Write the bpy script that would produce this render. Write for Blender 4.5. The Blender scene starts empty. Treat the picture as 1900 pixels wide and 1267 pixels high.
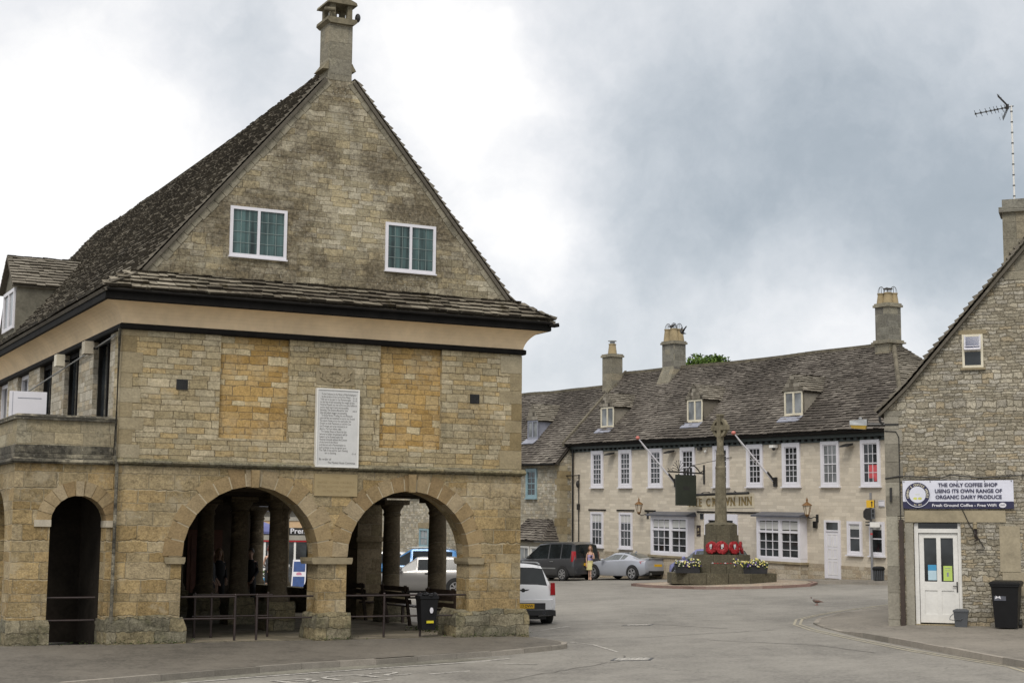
import bpy, bmesh, math, random
from mathutils import Vector, Matrix, noise as mnoise
from math import sin, cos, pi, sqrt, floor, atan2
R = math.radians
rnd = random.Random(11)
sc = bpy.context.scene
col = sc.collection

# ------------------------------------------------------------------ camera
cam_d = bpy.data.cameras.new('camera')
cam = bpy.data.objects.new('camera', cam_d)
col.objects.link(cam)
cam_d.sensor_width = 36.0
cam_d.lens = 2900 / 1900 * 36
cam_d.clip_start = 0.1
cam_d.clip_end = 3000
PITCH, ROLL = math.atan(371.5 / 2900), 0.008
_r = Vector((1, 0, 0)); _u = Vector((0, -sin(PITCH), cos(PITCH))); _b = Vector((0, -cos(PITCH), -sin(PITCH)))
_cr = _r * cos(ROLL) + _u * sin(ROLL)
_cu = -_r * sin(ROLL) + _u * cos(ROLL)
cam.matrix_world = Matrix(((_cr.x, _cu.x, _b.x, 0), (_cr.y, _cu.y, _b.y, 0), (_cr.z, _cu.z, _b.z, 2.0), (0, 0, 0, 1)))
sc.camera = cam

# ------------------------------------------------------------------ sun, sky, exposure
SUN_EL, SUN_AZ = R(50), R(196)     # azimuth clockwise from +Y (into the picture)
sun_d = bpy.data.lights.new('sun', 'SUN')
sun_d.energy = 1.5
sun_d.angle = R(22)
sun_d.color = (1.0, 0.95, 0.87)
sun = bpy.data.objects.new('sun', sun_d)
col.objects.link(sun)
_sd = Vector((sin(SUN_AZ) * cos(SUN_EL), cos(SUN_AZ) * cos(SUN_EL), sin(SUN_EL)))
sun.rotation_euler = _sd.to_track_quat('Z', 'Y').to_euler()
sun.location = (-10, -30, 40)

sc.view_settings.view_transform = 'Standard'
sc.view_settings.look = 'None'
sc.view_settings.exposure = 0.42
sc.view_settings.gamma = 1.0
sc.view_settings.use_curve_mapping = False


class NT:
    """small helper for building node trees"""
    def __init__(s, tree):
        s.t = tree
        tree.nodes.clear()

    def n(s, typ, **kw):
        nd = s.t.nodes.new(typ)
        for k, v in kw.items():
            setattr(nd, k, v)
        return nd

    def l(s, a, b):
        s.t.links.new(a, b)

    def setin(s, sock, v):
        if isinstance(v, bpy.types.NodeSocket):
            s.l(v, sock)
        else:
            sock.default_value = v

    def m(s, op, a, b=0.0, c=0.0, clamp=False):
        nd = s.n('ShaderNodeMath', operation=op)
        nd.use_clamp = clamp
        s.setin(nd.inputs[0], a); s.setin(nd.inputs[1], b)
        if len(nd.inputs) > 2:
            s.setin(nd.inputs[2], c)
        return nd.outputs[0]

    def vec(s, x, y=0.0, z=0.0):
        nd = s.n('ShaderNodeCombineXYZ')
        for i, v in enumerate((x, y, z)):
            s.setin(nd.inputs[i], v)
        return nd.outputs[0]

    def noise(s, vec, scale, detail=3.0, rough=0.55, out=0):
        nd = s.n('ShaderNodeTexNoise')
        s.l(vec, nd.inputs['Vector'])
        nd.inputs['Scale'].default_value = scale
        nd.inputs['Detail'].default_value = detail
        nd.inputs['Roughness'].default_value = rough
        return nd.outputs[out]

    def ramp(s, fac, stops, interp='LINEAR'):
        nd = s.n('ShaderNodeValToRGB')
        cr = nd.color_ramp
        cr.interpolation = interp
        while len(cr.elements) < len(stops):
            cr.elements.new(0.5)
        for e, (p, c) in zip(cr.elements, stops):
            e.position = p
            e.color = (c[0], c[1], c[2], 1) if len(c) == 3 else c
        s.l(fac, nd.inputs[0])
        return nd.outputs[0]

    def mix(s, fac, a, b, mode='MIX'):
        nd = s.n('ShaderNodeMixRGB', blend_type=mode)
        s.setin(nd.inputs[0], fac)
        for i, v in ((1, a), (2, b)):
            if isinstance(v, tuple):
                v = (v[0], v[1], v[2], 1)
            s.setin(nd.inputs[i], v)
        return nd.outputs[0]

    def mr(s, v, a, b, c=0.0, d=1.0, smooth=True):
        nd = s.n('ShaderNodeMapRange')
        nd.interpolation_type = 'SMOOTHSTEP' if smooth else 'LINEAR'
        s.l(v, nd.inputs[0])
        for i, x in enumerate((a, b, c, d)):
            nd.inputs[i + 1].default_value = x
        return nd.outputs[0]


# sky: Nishita sky seen through broken, bright overcast
def pixdir(px, py):
    dx, dy = px - 950, py - 633.5
    X = dx * cos(ROLL) + dy * sin(ROLL); Y = -dx * sin(ROLL) + dy * cos(ROLL)
    v = _r * X + _u * (-Y) - _b * 2900
    return v.normalized()


world = bpy.data.worlds.new('World')
sc.world = world
world.use_nodes = True
W = NT(world.node_tree)
tc = W.n('ShaderNodeTexCoord')
dirv = tc.outputs['Generated']
sep = W.n('ShaderNodeSeparateXYZ'); W.l(dirv, sep.inputs[0])
nz = W.noise(dirv, 5.5, 6.0, 0.58, 1)
off = W.n('ShaderNodeVectorMath', operation='MULTIPLY_ADD')
W.l(nz, off.inputs[0]); off.inputs[1].default_value = (.17, .17, .17); off.inputs[2].default_value = (-.085, -.085, -.085)
add = W.n('ShaderNodeVectorMath', operation='ADD'); W.l(dirv, add.inputs[0]); W.l(off.outputs[0], add.inputs[1])
nrm = W.n('ShaderNodeVectorMath', operation='NORMALIZE'); W.l(add.outputs[0], nrm.inputs[0])


def blob(px, py, rad, amp):
    d = pixdir(px, py)
    dt = W.n('ShaderNodeVectorMath', operation='DOT_PRODUCT')
    W.l(nrm.outputs[0], dt.inputs[0]); dt.inputs[1].default_value = d
    k = (2900.0 / rad) ** 2 * 2
    e = W.m('POWER', 2.718, W.m('MULTIPLY', W.m('SUBTRACT', dt.outputs['Value'], 1.0), k))
    return W.m('MULTIPLY', e, amp)


SKYBLOBS = [(150, 260, 310, .44), (60, 500, 270, .28), (840, 120, 190, .46), (700, 60, 150, .12), (930, 430, 130, .42), (980, 600, 160, .10),
            (470, 70, 160, -.16), (1500, 410, 300, -.26), (1240, 330, 200, -.13), (1780, 380, 240, -.20), (1150, 200, 150, -.06), (1620, 150, 300, -.10),
            (1480, 610, 170, .30), (1700, 620, 140, .22), (1250, 20, 260, .02), (1250, 560, 130, .05), (60, 20, 160, -.10)]
tot = W.m('ADD', W.mr(W.noise(dirv, 8.0, 8.0, 0.62),   .25, .75, -.15, .15, False), W.mr(W.noise(nrm.outputs[0], 21.0, 6.0, 0.6), .3, .7, .53, .67, False))
for b in SKYBLOBS:
    tot = W.m('ADD', tot, blob(*b))
cloud = W.ramp(tot, [(0.0, (.27, .31, .345)), (.22, (.325, .363, .40)), (.42, (.435, .467, .50)), (.62, (.555, .575, .60)), (.80, (.675, .68, .695)), (1.0, (.81, .80, .79))])
# overcast domes are brighter towards the zenith than near the horizon
gain = W.mr(sep.outputs[2], .28, .95, 1.0, 1.75)
gainb = W.mr(sep.outputs[2], .28, .95, 1.0, 1.5)
cloud2 = W.mix(1.0, cloud, W.vec(gain, W.m('MULTIPLY', W.m('ADD', gain, gainb), .5), gainb), 'MULTIPLY')
sky = W.n('ShaderNodeTexSky', sky_type='NISHITA')
sky.sun_disc = False
sky.sun_elevation = SUN_EL
sky.sun_rotation = SUN_AZ
skyc = W.mix(1.0, sky.outputs[0], (.10, .10, .10), 'MULTIPLY')
fin = W.mix(.93, skyc, cloud2)
bg = W.n('ShaderNodeBackground'); W.l(fin, bg.inputs[0]); bg.inputs[1].default_value = 1.0
wo = W.n('ShaderNodeOutputWorld'); W.l(bg.outputs[0], wo.inputs[0])

# ------------------------------------------------------------------ materials
MATS = {}


def new_mat(name):
    m = bpy.data.materials.new(name)
    m.use_nodes = True
    t = NT(m.node_tree)
    out = t.n('ShaderNodeOutputMaterial')
    p = t.n('ShaderNodeBsdfPrincipled')
    t.l(p.outputs[0], out.inputs[0])
    MATS[name] = m
    return m, t, p


def bump(t, p, h, strength=.5, dist=.02):
    b = t.n('ShaderNodeBump')
    b.inputs['Strength'].default_value = strength
    b.inputs['Distance'].default_value = dist
    t.l(h, b.inputs['Height'])
    t.l(b.outputs[0], p.inputs['Normal'])


def objco(t):
    return t.n('ShaderNodeTexCoord').outputs['Object']


def plain(name, c, rough=.6, var=.12, scale=6.0, metal=0.0, bmp=0.0, spec=.5, coat=0.0):
    """simple surface with mottling so that it never reads as one flat tone"""
    m, t, p = new_mat(name)
    co = objco(t)
    n1 = t.noise(co, scale, 4.0)
    n2 = t.noise(co, scale * 7, 3.0)
    f = t.m('ADD', t.m('MULTIPLY', n1, .65), t.m('MULTIPLY', n2, .35))
    lo = tuple(max(0, x * (1 - var * 2.2)) for x in c); hi = tuple(min(1, x * (1 + var * 2.2)) for x in c)
    t.l(t.ramp(f, [(.25, lo), (.75, hi)]), p.inputs['Base Color'])
    p.inputs['Roughness'].default_value = rough
    p.inputs['Metallic'].default_value = metal
    p.inputs['Specular IOR Level'].default_value = spec
    p.inputs['Coat Weight'].default_value = coat
    if bmp:
        bump(t, p, n2, bmp, .01)
    return m


def uvsep(t):
    u = t.n('ShaderNodeUVMap')
    s = t.n('ShaderNodeSeparateXYZ')
    t.l(u.outputs[0], s.inputs[0])
    return u.outputs[0], s.outputs[0], s.outputs[1]


def stone(name, cols, h=.13, w=.34, joint=.012, mortar=(.30, .27, .21), rough=.9, warp=.10, wobble=.02, bmp=.6,
          stain=None, stain_c=(.08, .075, .06), lichen=0.0, dirt=.5, mortar_f=1.0, seed=0.0, clean=None, pale=None, jmin=.35):
    """coursed stone: courses of uneven height, blocks of uneven length, each block its own tone"""
    m, t, p = new_mat(name)
    uv, u, v = uvsep(t)
    uv = t.n('ShaderNodeVectorMath', operation='ADD').outputs[0]
    nd = uv.node
    t.l(t.n('ShaderNodeUVMap').outputs[0], nd.inputs[0]); nd.inputs[1].default_value = (seed, seed * 1.7, 0)
    s2 = t.n('ShaderNodeSeparateXYZ'); t.l(uv, s2.inputs[0]); u, v = s2.outputs[0], s2.outputs[1]
    wob = t.noise(uv, 3.2, 2.0)
    wob2 = t.noise(uv, 11.0, 2.0)
    v1 = t.m('ADD', v, t.m('MULTIPLY', t.m('SUBTRACT', t.noise(t.vec(3.1 + seed, v, 0), 2.3, 1.0), .5), warp * 2.2))
    v1 = t.m('ADD', v1, t.m('MULTIPLY', t.m('SUBTRACT', wob, .5), wobble * 2))
    v1 = t.m('ADD', v1, t.m('MULTIPLY', t.m('SUBTRACT', wob2, .5), wobble * .8))
    vr = t.m('DIVIDE', v1, h)
    row = t.m('FLOOR', vr); fv = t.m('FRACT', vr)
    wn = t.n('ShaderNodeTexWhiteNoise', noise_dimensions='1D'); t.l(row, wn.inputs['W'])
    u1 = t.m('ADD', t.m('DIVIDE', t.m('ADD', u, t.m('MULTIPLY', t.m('SUBTRACT', wob2, .5), wobble)), w), t.m('MULTIPLY', wn.outputs[0], 17.0))
    u1 = t.m('ADD', u1, t.m('MULTIPLY', t.m('SUBTRACT', t.noise(t.vec(u, t.m('MULTIPLY', row, 5.37), 0), 1.0 / (w * 1.9), 1.0), .5), 1.5))
    colm = t.m('FLOOR', u1); fu = t.m('FRACT', u1)
    w3 = t.n('ShaderNodeTexWhiteNoise', noise_dimensions='2D'); t.l(t.vec(colm, row, 0), w3.inputs['Vector'])
    r1 = w3.outputs[0]
    du = t.m('MULTIPLY', t.m('MINIMUM', fu, t.m('SUBTRACT', 1.0, fu)), w)
    dv = t.m('MULTIPLY', t.m('MINIMUM', fv, t.m('SUBTRACT', 1.0, fv)), h)
    d = t.m('MINIMUM', du, dv)
    d = t.m('ADD', d, t.m('MULTIPLY', t.m('SUBTRACT', t.noise(uv, 26.0, 2.0), .5), joint * 1.3))
    mask = t.mr(d, joint * .25, joint * 1.0)
    k = len(cols)
    base = t.ramp(r1, [(i / k, c) for i, c in enumerate(cols)], 'CONSTANT')
    # tone within and between blocks
    fine = t.noise(uv, 30.0, 4.0, .65)
    mid = t.noise(uv, 4.0, 4.0, .6)
    big = t.noise(uv, .55, 4.0, .6)
    pit = t.noise(uv, 13.0, 5.0, .75)
    g = t.m('ADD', t.m('ADD', t.m('MULTIPLY', fine, .6), t.m('MULTIPLY', pit, .75)), t.m('ADD', t.m('MULTIPLY', mid, .35), t.m('MULTIPLY', big, .45)))
    g = t.mr(g, .84, 1.31, 1 - dirt, 1 + dirt * .8, False)
    g = t.m('MULTIPLY', g, t.mr(w3.outputs[0], 0, 1, .88, 1.10, False))
    c = t.mix(1.0, base, t.vec(g, g, g), 'MULTIPLY')
    if pale:
        c = t.mix(t.mr(t.noise(uv, 1.15, 7.0, .7), .52, .66, 0, pale[3]), c, pale[:3])
    jv = t.mr(t.noise(uv, 1.9, 3.0, .6), .36, .58, jmin, 1.0)
    c = t.mix(t.m('MULTIPLY', t.m('MULTIPLY', t.m('SUBTRACT', 1.0, mask), mortar_f), jv), c, mortar)
    if stain is not None:
        sn = t.noise(uv, stain[0], 7.0, .74)
        if clean:
            q = t.m('DIVIDE', t.m('SUBTRACT', u, clean[0]), clean[1])
            sn = t.m('SUBTRACT', sn, t.m('MULTIPLY', t.m('POWER', 2.718, t.m('MULTIPLY', t.m('MULTIPLY', q, q), -1.0)), clean[2]))
        sm = t.mr(sn, stain[1], stain[1] + stain[2], 0, stain[3])
        c = t.mix(sm, c, t.mix(t.mr(pit, .38, .66), stain_c, tuple(x * 3.0 for x in stain_c)))
    if lichen:
        ln = t.noise(uv, 22.0, 3.0, .7)
        lm = t.mr(t.m('ADD', ln, t.m('MULTIPLY', t.m('SUBTRACT', big, .5), .35)), .63, .70, 0, lichen)
        c = t.mix(lm, c, (.46, .44, .37))
    t.l(c, p.inputs['Base Color'])
    p.inputs['Roughness'].default_value = rough
    p.inputs['Specular IOR Level'].default_value = .25
    hgt = t.m('ADD', t.m('MULTIPLY', mask, .8), t.m('ADD', t.m('MULTIPLY', fine, .5), t.m('MULTIPLY', r1, .3)))
    bump(t, p, hgt, bmp, .025)
    return m


def tinted(name, stops, rough=.9, nscale=5.0, amp=.35, bmp=.4, lichen=0.0, moss=0.0, lc=(.40, .38, .31)):
    """surface of many pieces: each piece's own tone comes from the mesh attribute 'tint'"""
    m, t, p = new_mat(name)
    a = t.n('ShaderNodeAttribute', attribute_name='tint')
    uv, _, _ = uvsep(t)
    co = objco(t)
    base = t.ramp(a.outputs['Fac'], stops)
    n1 = t.noise(uv, nscale, 4.0, .6); n2 = t.noise(uv, nscale * 6, 3.0, .65); n3 = t.noise(co, .5, 4.0)
    g = t.m('ADD', t.m('ADD', t.m('MULTIPLY', n1, .5), t.m('MULTIPLY', n2, .5)), t.m('MULTIPLY', n3, .5))
    g = t.mr(g, .45, 1.05, 1 - amp, 1 + amp, False)
    c = t.mix(1.0, base, t.vec(g, g, g), 'MULTIPLY')
    if lichen:
        c = t.mix(t.mr(t.noise(co, 9.0, 5.0, .72), .58, .66, 0, lichen), c, lc)
    if moss:
        c = t.mix(t.mr(t.m('ADD', t.noise(co, 2.2, 5.0, .7), t.m('MULTIPLY', n2, .12)), .62, .70, 0, moss), c, (.045, .035, .018))
    t.l(c, p.inputs['Base Color'])
    p.inputs['Roughness'].default_value = rough
    p.inputs['Specular IOR Level'].default_value = .25
    bump(t, p, n2, bmp, .015)
    return m


def glass_mat(name, c=(.02, .023, .025), rough=.05, spec=.6, amp=.6, sc_=1.3, folds=False):
    """window pane over a dim room: dark, with uneven depth behind it and a clear reflection"""
    m, t, p = new_mat(name)
    co = objco(t)
    if folds:
        st = t.n('ShaderNodeVectorMath', operation='MULTIPLY'); t.l(co, st.inputs[0]); st.inputs[1].default_value = (1, 1, .05)
        n = t.m('ADD', t.m('MULTIPLY', t.noise(st.outputs[0], 11.0, 2.0), .65), t.m('MULTIPLY', t.noise(co, 1.6, 3.0), .35))
    else:
        n = t.noise(co, sc_, 2.0)
    lo = tuple(x * (1 - amp) for x in c); hi = tuple(x * (1 + amp * 1.5) for x in c)
    t.l(t.ramp(n, [(.35, lo), (.65, hi)]), p.inputs['Base Color'])
    p.inputs['Roughness'].default_value = rough
    p.inputs['Specular IOR Level'].default_value = spec
    bump(t, p, t.noise(co, 3.0, 1.0), .04, .02)
    return m


OCH = [(.315, .24, .125), (.355, .28, .16), (.30, .215, .10), (.38, .305, .185), (.335, .245, .122), (.27, .218, .13), (.355, .262, .13)]
PALE = [(.385, .312, .185), (.43, .36, .23), (.345, .283, .168), (.455, .388, .262), (.39, .295, .152), (.38, .327, .22), (.31, .266, .175)]
M_low = stone('ochre_ashlar', OCH, h=.25, w=.58, joint=.013, mortar=(.44, .375, .26), warp=.16, wobble=.035, stain=(.8, .49, .2, .62), stain_c=(.105, .08, .045), mortar_f=.8, bmp=1.0, dirt=.62, lichen=.45, pale=(.42, .365, .26, .55), jmin=.15)
M_up = stone('pale_coursed_stone', PALE, h=.125, w=.38, joint=.007, mortar=(.155, .12, .07), warp=.10, wobble=.020, stain=(.6, .50, .2, .6), stain_c=(.12, .095, .058), dirt=.58, mortar_f=.9, bmp=.9, lichen=.35, pale=(.44, .385, .275, .6), jmin=.4)
M_side = stone('grey_coursed_stone', [(.39, .35, .27), (.44, .40, .32), (.34, .29, .21), (.48, .44, .36), (.42, .36, .26)], h=.13, w=.33, joint=.009, mortar=(.24, .21, .155))
M_orange = stone('orange_infill_stone', [(.41, .27, .105), (.46, .32, .14), (.37, .235, .08), (.47, .35, .18), (.43, .285, .11), (.42, .29, .13), (.48, .40, .25)], h=.13, w=.31, joint=.010,
                 mortar=(.17, .135, .085), stain=(1.1, .50, .2, .7), stain_c=(.17, .125, .07), mortar_f=.9, pale=(.40, .335, .215, .55), wobble=.03)
M_gable = stone('lichen_gable_stone', [(.36, .315, .215), (.41, .365, .265), (.31, .27, .18), (.45, .405, .30), (.38, .32, .20), (.36, .325, .245)], h=.12, w=.32, joint=.009,
                mortar=(.19, .155, .10), stain=(.62, .355, .22, .88), stain_c=(.060, .049, .032), lichen=.8, warp=.12, wobble=.03, dirt=.65, clean=(4.55, 1.0, .09), pale=(.42, .39, .305, .65), jmin=.1)
M_rubble = stone('grey_rubble_stone', [(.34, .305, .235), (.40, .365, .285), (.28, .25, .19), (.44, .40, .315), (.36, .30, .205), (.31, .285, .235), (.37, .345, .29)], h=.078, w=.21, joint=.014,
                 mortar=(.20, .175, .125), warp=.13, wobble=.055, stain=(.5, .47, .22, .68), stain_c=(.105, .092, .066), bmp=1.0, dirt=.65, mortar_f=.8)
M_rubble2 = stone('cottage_rubble_stone', [(.36, .33, .26), (.42, .39, .31), (.30, .27, .21), (.46, .42, .34), (.38, .33, .24)], h=.14, w=.24, joint=.016,
                  mortar=(.25, .22, .17), warp=.15, wobble=.06, stain=(.6, .52, .2, .5), stain_c=(.13, .115, .09), bmp=.8)
M_inn = stone('painted_inn_stone', [(.575, .515, .42), (.58, .52, .425), (.57, .51, .415), (.582, .523, .428)], h=.14, w=.46, joint=.010, mortar=(.49, .43, .335), warp=.08, wobble=.01,
              bmp=.3, dirt=.10, stain=(.35, .56, .25, .30), stain_c=(.24, .20, .14), rough=.8)
M_plinth = stone('mossy_plinth_stone', [(.20, .175, .115), (.25, .22, .15), (.17, .155, .11), (.22, .185, .11)], h=.23, w=.7, joint=.012, mortar=(.11, .10, .07), wobble=.09,
                 stain=(1.7, .46, .2, .85), stain_c=(.055, .052, .030), lichen=.6, bmp=1.0, dirt=.7, mortar_f=.45)
M_dark = stone('blackened_stone', [(.21, .19, .14), (.26, .235, .175), (.165, .15, .115), (.29, .26, .19)], h=.24, w=.55, joint=.01, mortar=(.15, .135, .10), stain=(.9, .41, .14, .92), stain_c=(.028, .026, .021), lichen=.6, dirt=.5)
M_annex = stone('balcony_stone', [(.32, .275, .185), (.37, .33, .235), (.29, .245, .155), (.35, .295, .19)], h=.27, w=.55, joint=.009, mortar=(.22, .19, .13), stain=(.9, .50, .16, .75), stain_c=(.10, .09, .065), lichen=.45, dirt=.45)
M_quoin = stone('dressed_quoin_stone', [(.33, .305, .25), (.38, .35, .285), (.30, .275, .22), (.35, .315, .24)], h=.42, w=.8, joint=.009, mortar=(.23, .21, .17), stain=(1.2, .52, .18, .6), stain_c=(.15, .14, .115), lichen=.4)
M_chim = stone('chimney_stone', [(.235, .215, .165), (.27, .245, .185), (.205, .19, .15), (.25, .22, .16)], h=.36, w=.6, joint=.008, mortar=(.20, .18, .145), stain=(1.5, .50, .15, .8), stain_c=(.13, .12, .09), lichen=.7, dirt=.45)
M_cstack = stone('dark_stack_stone', [(.19, .18, .15), (.23, .22, .185), (.16, .15, .13), (.26, .24, .185)], h=.3, w=.55, joint=.012, mortar=(.27, .26, .21), stain=(1.3, .5, .15, .6), stain_c=(.075, .072, .06))
M_arch = tinted('arch_stone', [(0, (.235, .165, .085)), (.5, (.30, .222, .118)), (1, (.335, .27, .175))], nscale=4, amp=.5, bmp=.8)
M_dress = plain('dressed_stone', (.27, .225, .145), .9, .16, 3.0, bmp=.5, spec=.25)
M_cross = plain('weathered_cross_stone', (.165, .145, .10), .9, .34, 2.6, bmp=.6, spec=.25)
M_step = plain('lichened_step_stone', (.13, .12, .085), .9, .35, 2.2, bmp=.7, spec=.25)
M_slate = tinted('stone_slate', [(0, (.045, .039, .031)), (.15, (.135, .12, .096)), (.45, (.185, .166, .134)), (.75, (.225, .204, .167)), (1, (.29, .265, .22))], nscale=5, amp=.38, lichen=.3, moss=.12, lc=(.27, .25, .195))
M_slate2 = tinted('brown_stone_slate', [(0, (.028, .023, .019)), (.15, (.075, .065, .056)), (.45, (.125, .110, .094)), (.75, (.165, .147, .126)), (1, (.225, .203, .174))], nscale=5, amp=.4, lichen=.3, lc=(.25, .23, .18))
M_skirt = tinted('mossy_stone_slate', [(0, (.025, .021, .016)), (.15, (.085, .072, .054)), (.45, (.17, .15, .113)), (.75, (.235, .21, .162)), (1, (.34, .31, .245))], nscale=5, amp=.5, lichen=.55, moss=.9, lc=(.30, .28, .22))
M_ridge = plain('mossy_ridge_stone', (.13, .115, .085), .9, .3, 3.0, bmp=.6, spec=.25)
M_render = plain('peach_render', (.82, .645, .425), .85, .09, .8, spec=.3)
M_black = plain('black_timber', (.010, .009, .008), .75, .3, 3.0, bmp=.3, spec=.15)
M_green = plain('dark_green_paint', (.030, .042, .038), .5, .2, 3.0)
M_white = plain('white_paint', (.68, .67, .71), .45, .03, 4.0)
M_dirtyw = plain('weathered_white_paint', (.70, .69, .66), .5, .07, 2.0)
M_cream = plain('cream_frame_paint', (.66, .61, .48), .5, .08, 3.0)
M_bluef = plain('pale_blue_paint', (.23, .34, .38), .5, .1, 3.0)
M_lead = plain('lead_sheet', (.075, .08, .10), .45, .2, 3.0, spec=.6)
M_leadl = plain('pale_lead_flashing', (.24, .25, .30), .5, .15, 3.0)
M_iron = plain('black_iron', (.018, .017, .016), .45, .3, 5.0)
M_rust = plain('brown_railing_paint', (.030, .020, .018), .45, .3, 6.0)
M_steel = plain('galvanised_steel', (.30, .31, .31), .4, .15, 8.0, metal=.6)
M_pot = plain('buff_chimney_pot', (.31, .245, .14), .85, .18, 4.0)
M_glass = glass_mat('dark_window_glass')
M_glassg = glass_mat('curtained_window_glass', (.040, .072, .070), .10, .45, .75, 6.0, True)
M_glassl = glass_mat('grey_window_glass', (.17, .18, .185), .1, .5, .4)
M_blind = plain('white_blind', (.52, .52, .50), .8, .05, 2.0)
M_wood = plain('dark_bench_timber', (.055, .036, .026), .6, .3, 5.0)
M_plastic = plain('black_plastic', (.007, .007, .008), .5, .2, 5.0, spec=.3)
M_grey = plain('grey_plastic', (.075, .08, .088), .5, .12, 5.0)
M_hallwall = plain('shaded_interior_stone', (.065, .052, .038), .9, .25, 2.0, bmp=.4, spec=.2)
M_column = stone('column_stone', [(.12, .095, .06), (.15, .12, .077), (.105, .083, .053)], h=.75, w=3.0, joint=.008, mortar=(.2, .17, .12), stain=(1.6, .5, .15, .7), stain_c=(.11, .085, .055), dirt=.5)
M_door = plain('brown_interior_door', (.10, .035, .018), .6, .25, 2.0)


def asphalt(name, c, scale=1.0, patch=.25, crack=True):
    m, t, p = new_mat(name)
    co = objco(t)
    big = t.noise(co, .16 * scale, 5.0, .6)
    st = t.n('ShaderNodeVectorMath', operation='MULTIPLY'); t.l(co, st.inputs[0]); st.inputs[1].default_value = (.9, .12, 1)
    trk = t.noise(st.outputs[0], .7 * scale, 4.0, .6)
    mid = t.noise(co, 1.7 * scale, 5.0, .65)
    fine = t.noise(co, 55.0, 2.0, .7)
    g = t.m('ADD', t.m('ADD', t.m('MULTIPLY', big, .75), t.m('MULTIPLY', trk, .35)), t.m('ADD', t.m('MULTIPLY', mid, .45), t.m('MULTIPLY', t.noise(co, 14.0, 4.0, .7), .75)))
    lo = tuple(x * (1 - patch * 1.6) for x in c); hi = tuple(x * (1 + patch) for x in c)
    cc = t.ramp(t.mr(g, .90, 1.45, 0, 1, False), [(0.05, lo), (.5, c), (.95, hi)])
    if crack:
        dco = t.n('ShaderNodeVectorMath', operation='ADD'); t.l(co, dco.inputs[0])
        dd = t.n('ShaderNodeVectorMath', operation='SCALE'); t.l(t.noise(co, .9, 4.0, .6, 1), dd.inputs[0]); dd.inputs['Scale'].default_value = 1.6
        t.l(dd.outputs[0], dco.inputs[1])
        vo = t.n('ShaderNodeTexVoronoi', feature='DISTANCE_TO_EDGE'); vo.inputs['Scale'].default_value = .17
        t.l(dco.outputs[0], vo.inputs['Vector'])
        ck = t.mr(vo.outputs['Distance'], .0, .0045, .55, 0)
        cc = t.mix(t.m('MULTIPLY', ck, t.mr(mid, .42, .56)), cc, tuple(x * .3 for x in c))
    t.l(cc, p.inputs['Base Color'])
    p.inputs['Roughness'].default_value = .82
    p.inputs['Specular IOR Level'].default_value = .35
    bump(t, p, t.m('ADD', fine, t.m('MULTIPLY', mid, .6)), .35, .008)
    return m


M_road = asphalt('worn_asphalt', (.222, .210, .186), 1.0, .26)
M_pave = asphalt('stained_pavement_asphalt', (.125, .112, .092), 1.4, .34, False)
M_paveR = asphalt('pale_pavement_asphalt', (.205, .186, .157), 2.0, .25, False)
M_flag = stone('paving_flags', [(.19, .165, .12), (.23, .20, .15), (.16, .14, .10), (.21, .18, .13)], h=.6, w=.8, joint=.014, mortar=(.10, .09, .07), bmp=.3, dirt=.35)
M_setts = stone('island_paving', [(.33, .28, .22), (.37, .31, .25), (.30, .25, .19), (.35, .27, .20)], h=.16, w=.24, joint=.014, mortar=(.22, .19, .15), bmp=.4)
M_kerb = tinted('kerb_stone', [(0, (.17, .155, .13)), (.5, (.24, .22, .19)), (1, (.30, .27, .23))], nscale=6, amp=.35, bmp=.4)
M_kerbr = tinted('reddish_kerb_stone', [(0, (.18, .12, .10)), (.5, (.25, .165, .14)), (1, (.27, .21, .18))], nscale=6, amp=.35, bmp=.4)


def worn_paint(name, c, keep=.5):
    m, t, p = new_mat(name)
    co = objco(t)
    n = t.noise(co, 9.0, 5.0, .7)
    f = t.mr(n, keep - .08, keep + .1)
    t.l(t.mix(f, (.20, .19, .172), c), p.inputs['Base Color'])
    p.inputs['Roughness'].default_value = .8
    return m


M_line = worn_paint('worn_white_line', (.46, .44, .40), .46)
M_yline = worn_paint('worn_cream_line', (.36, .325, .235), .44)


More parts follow.
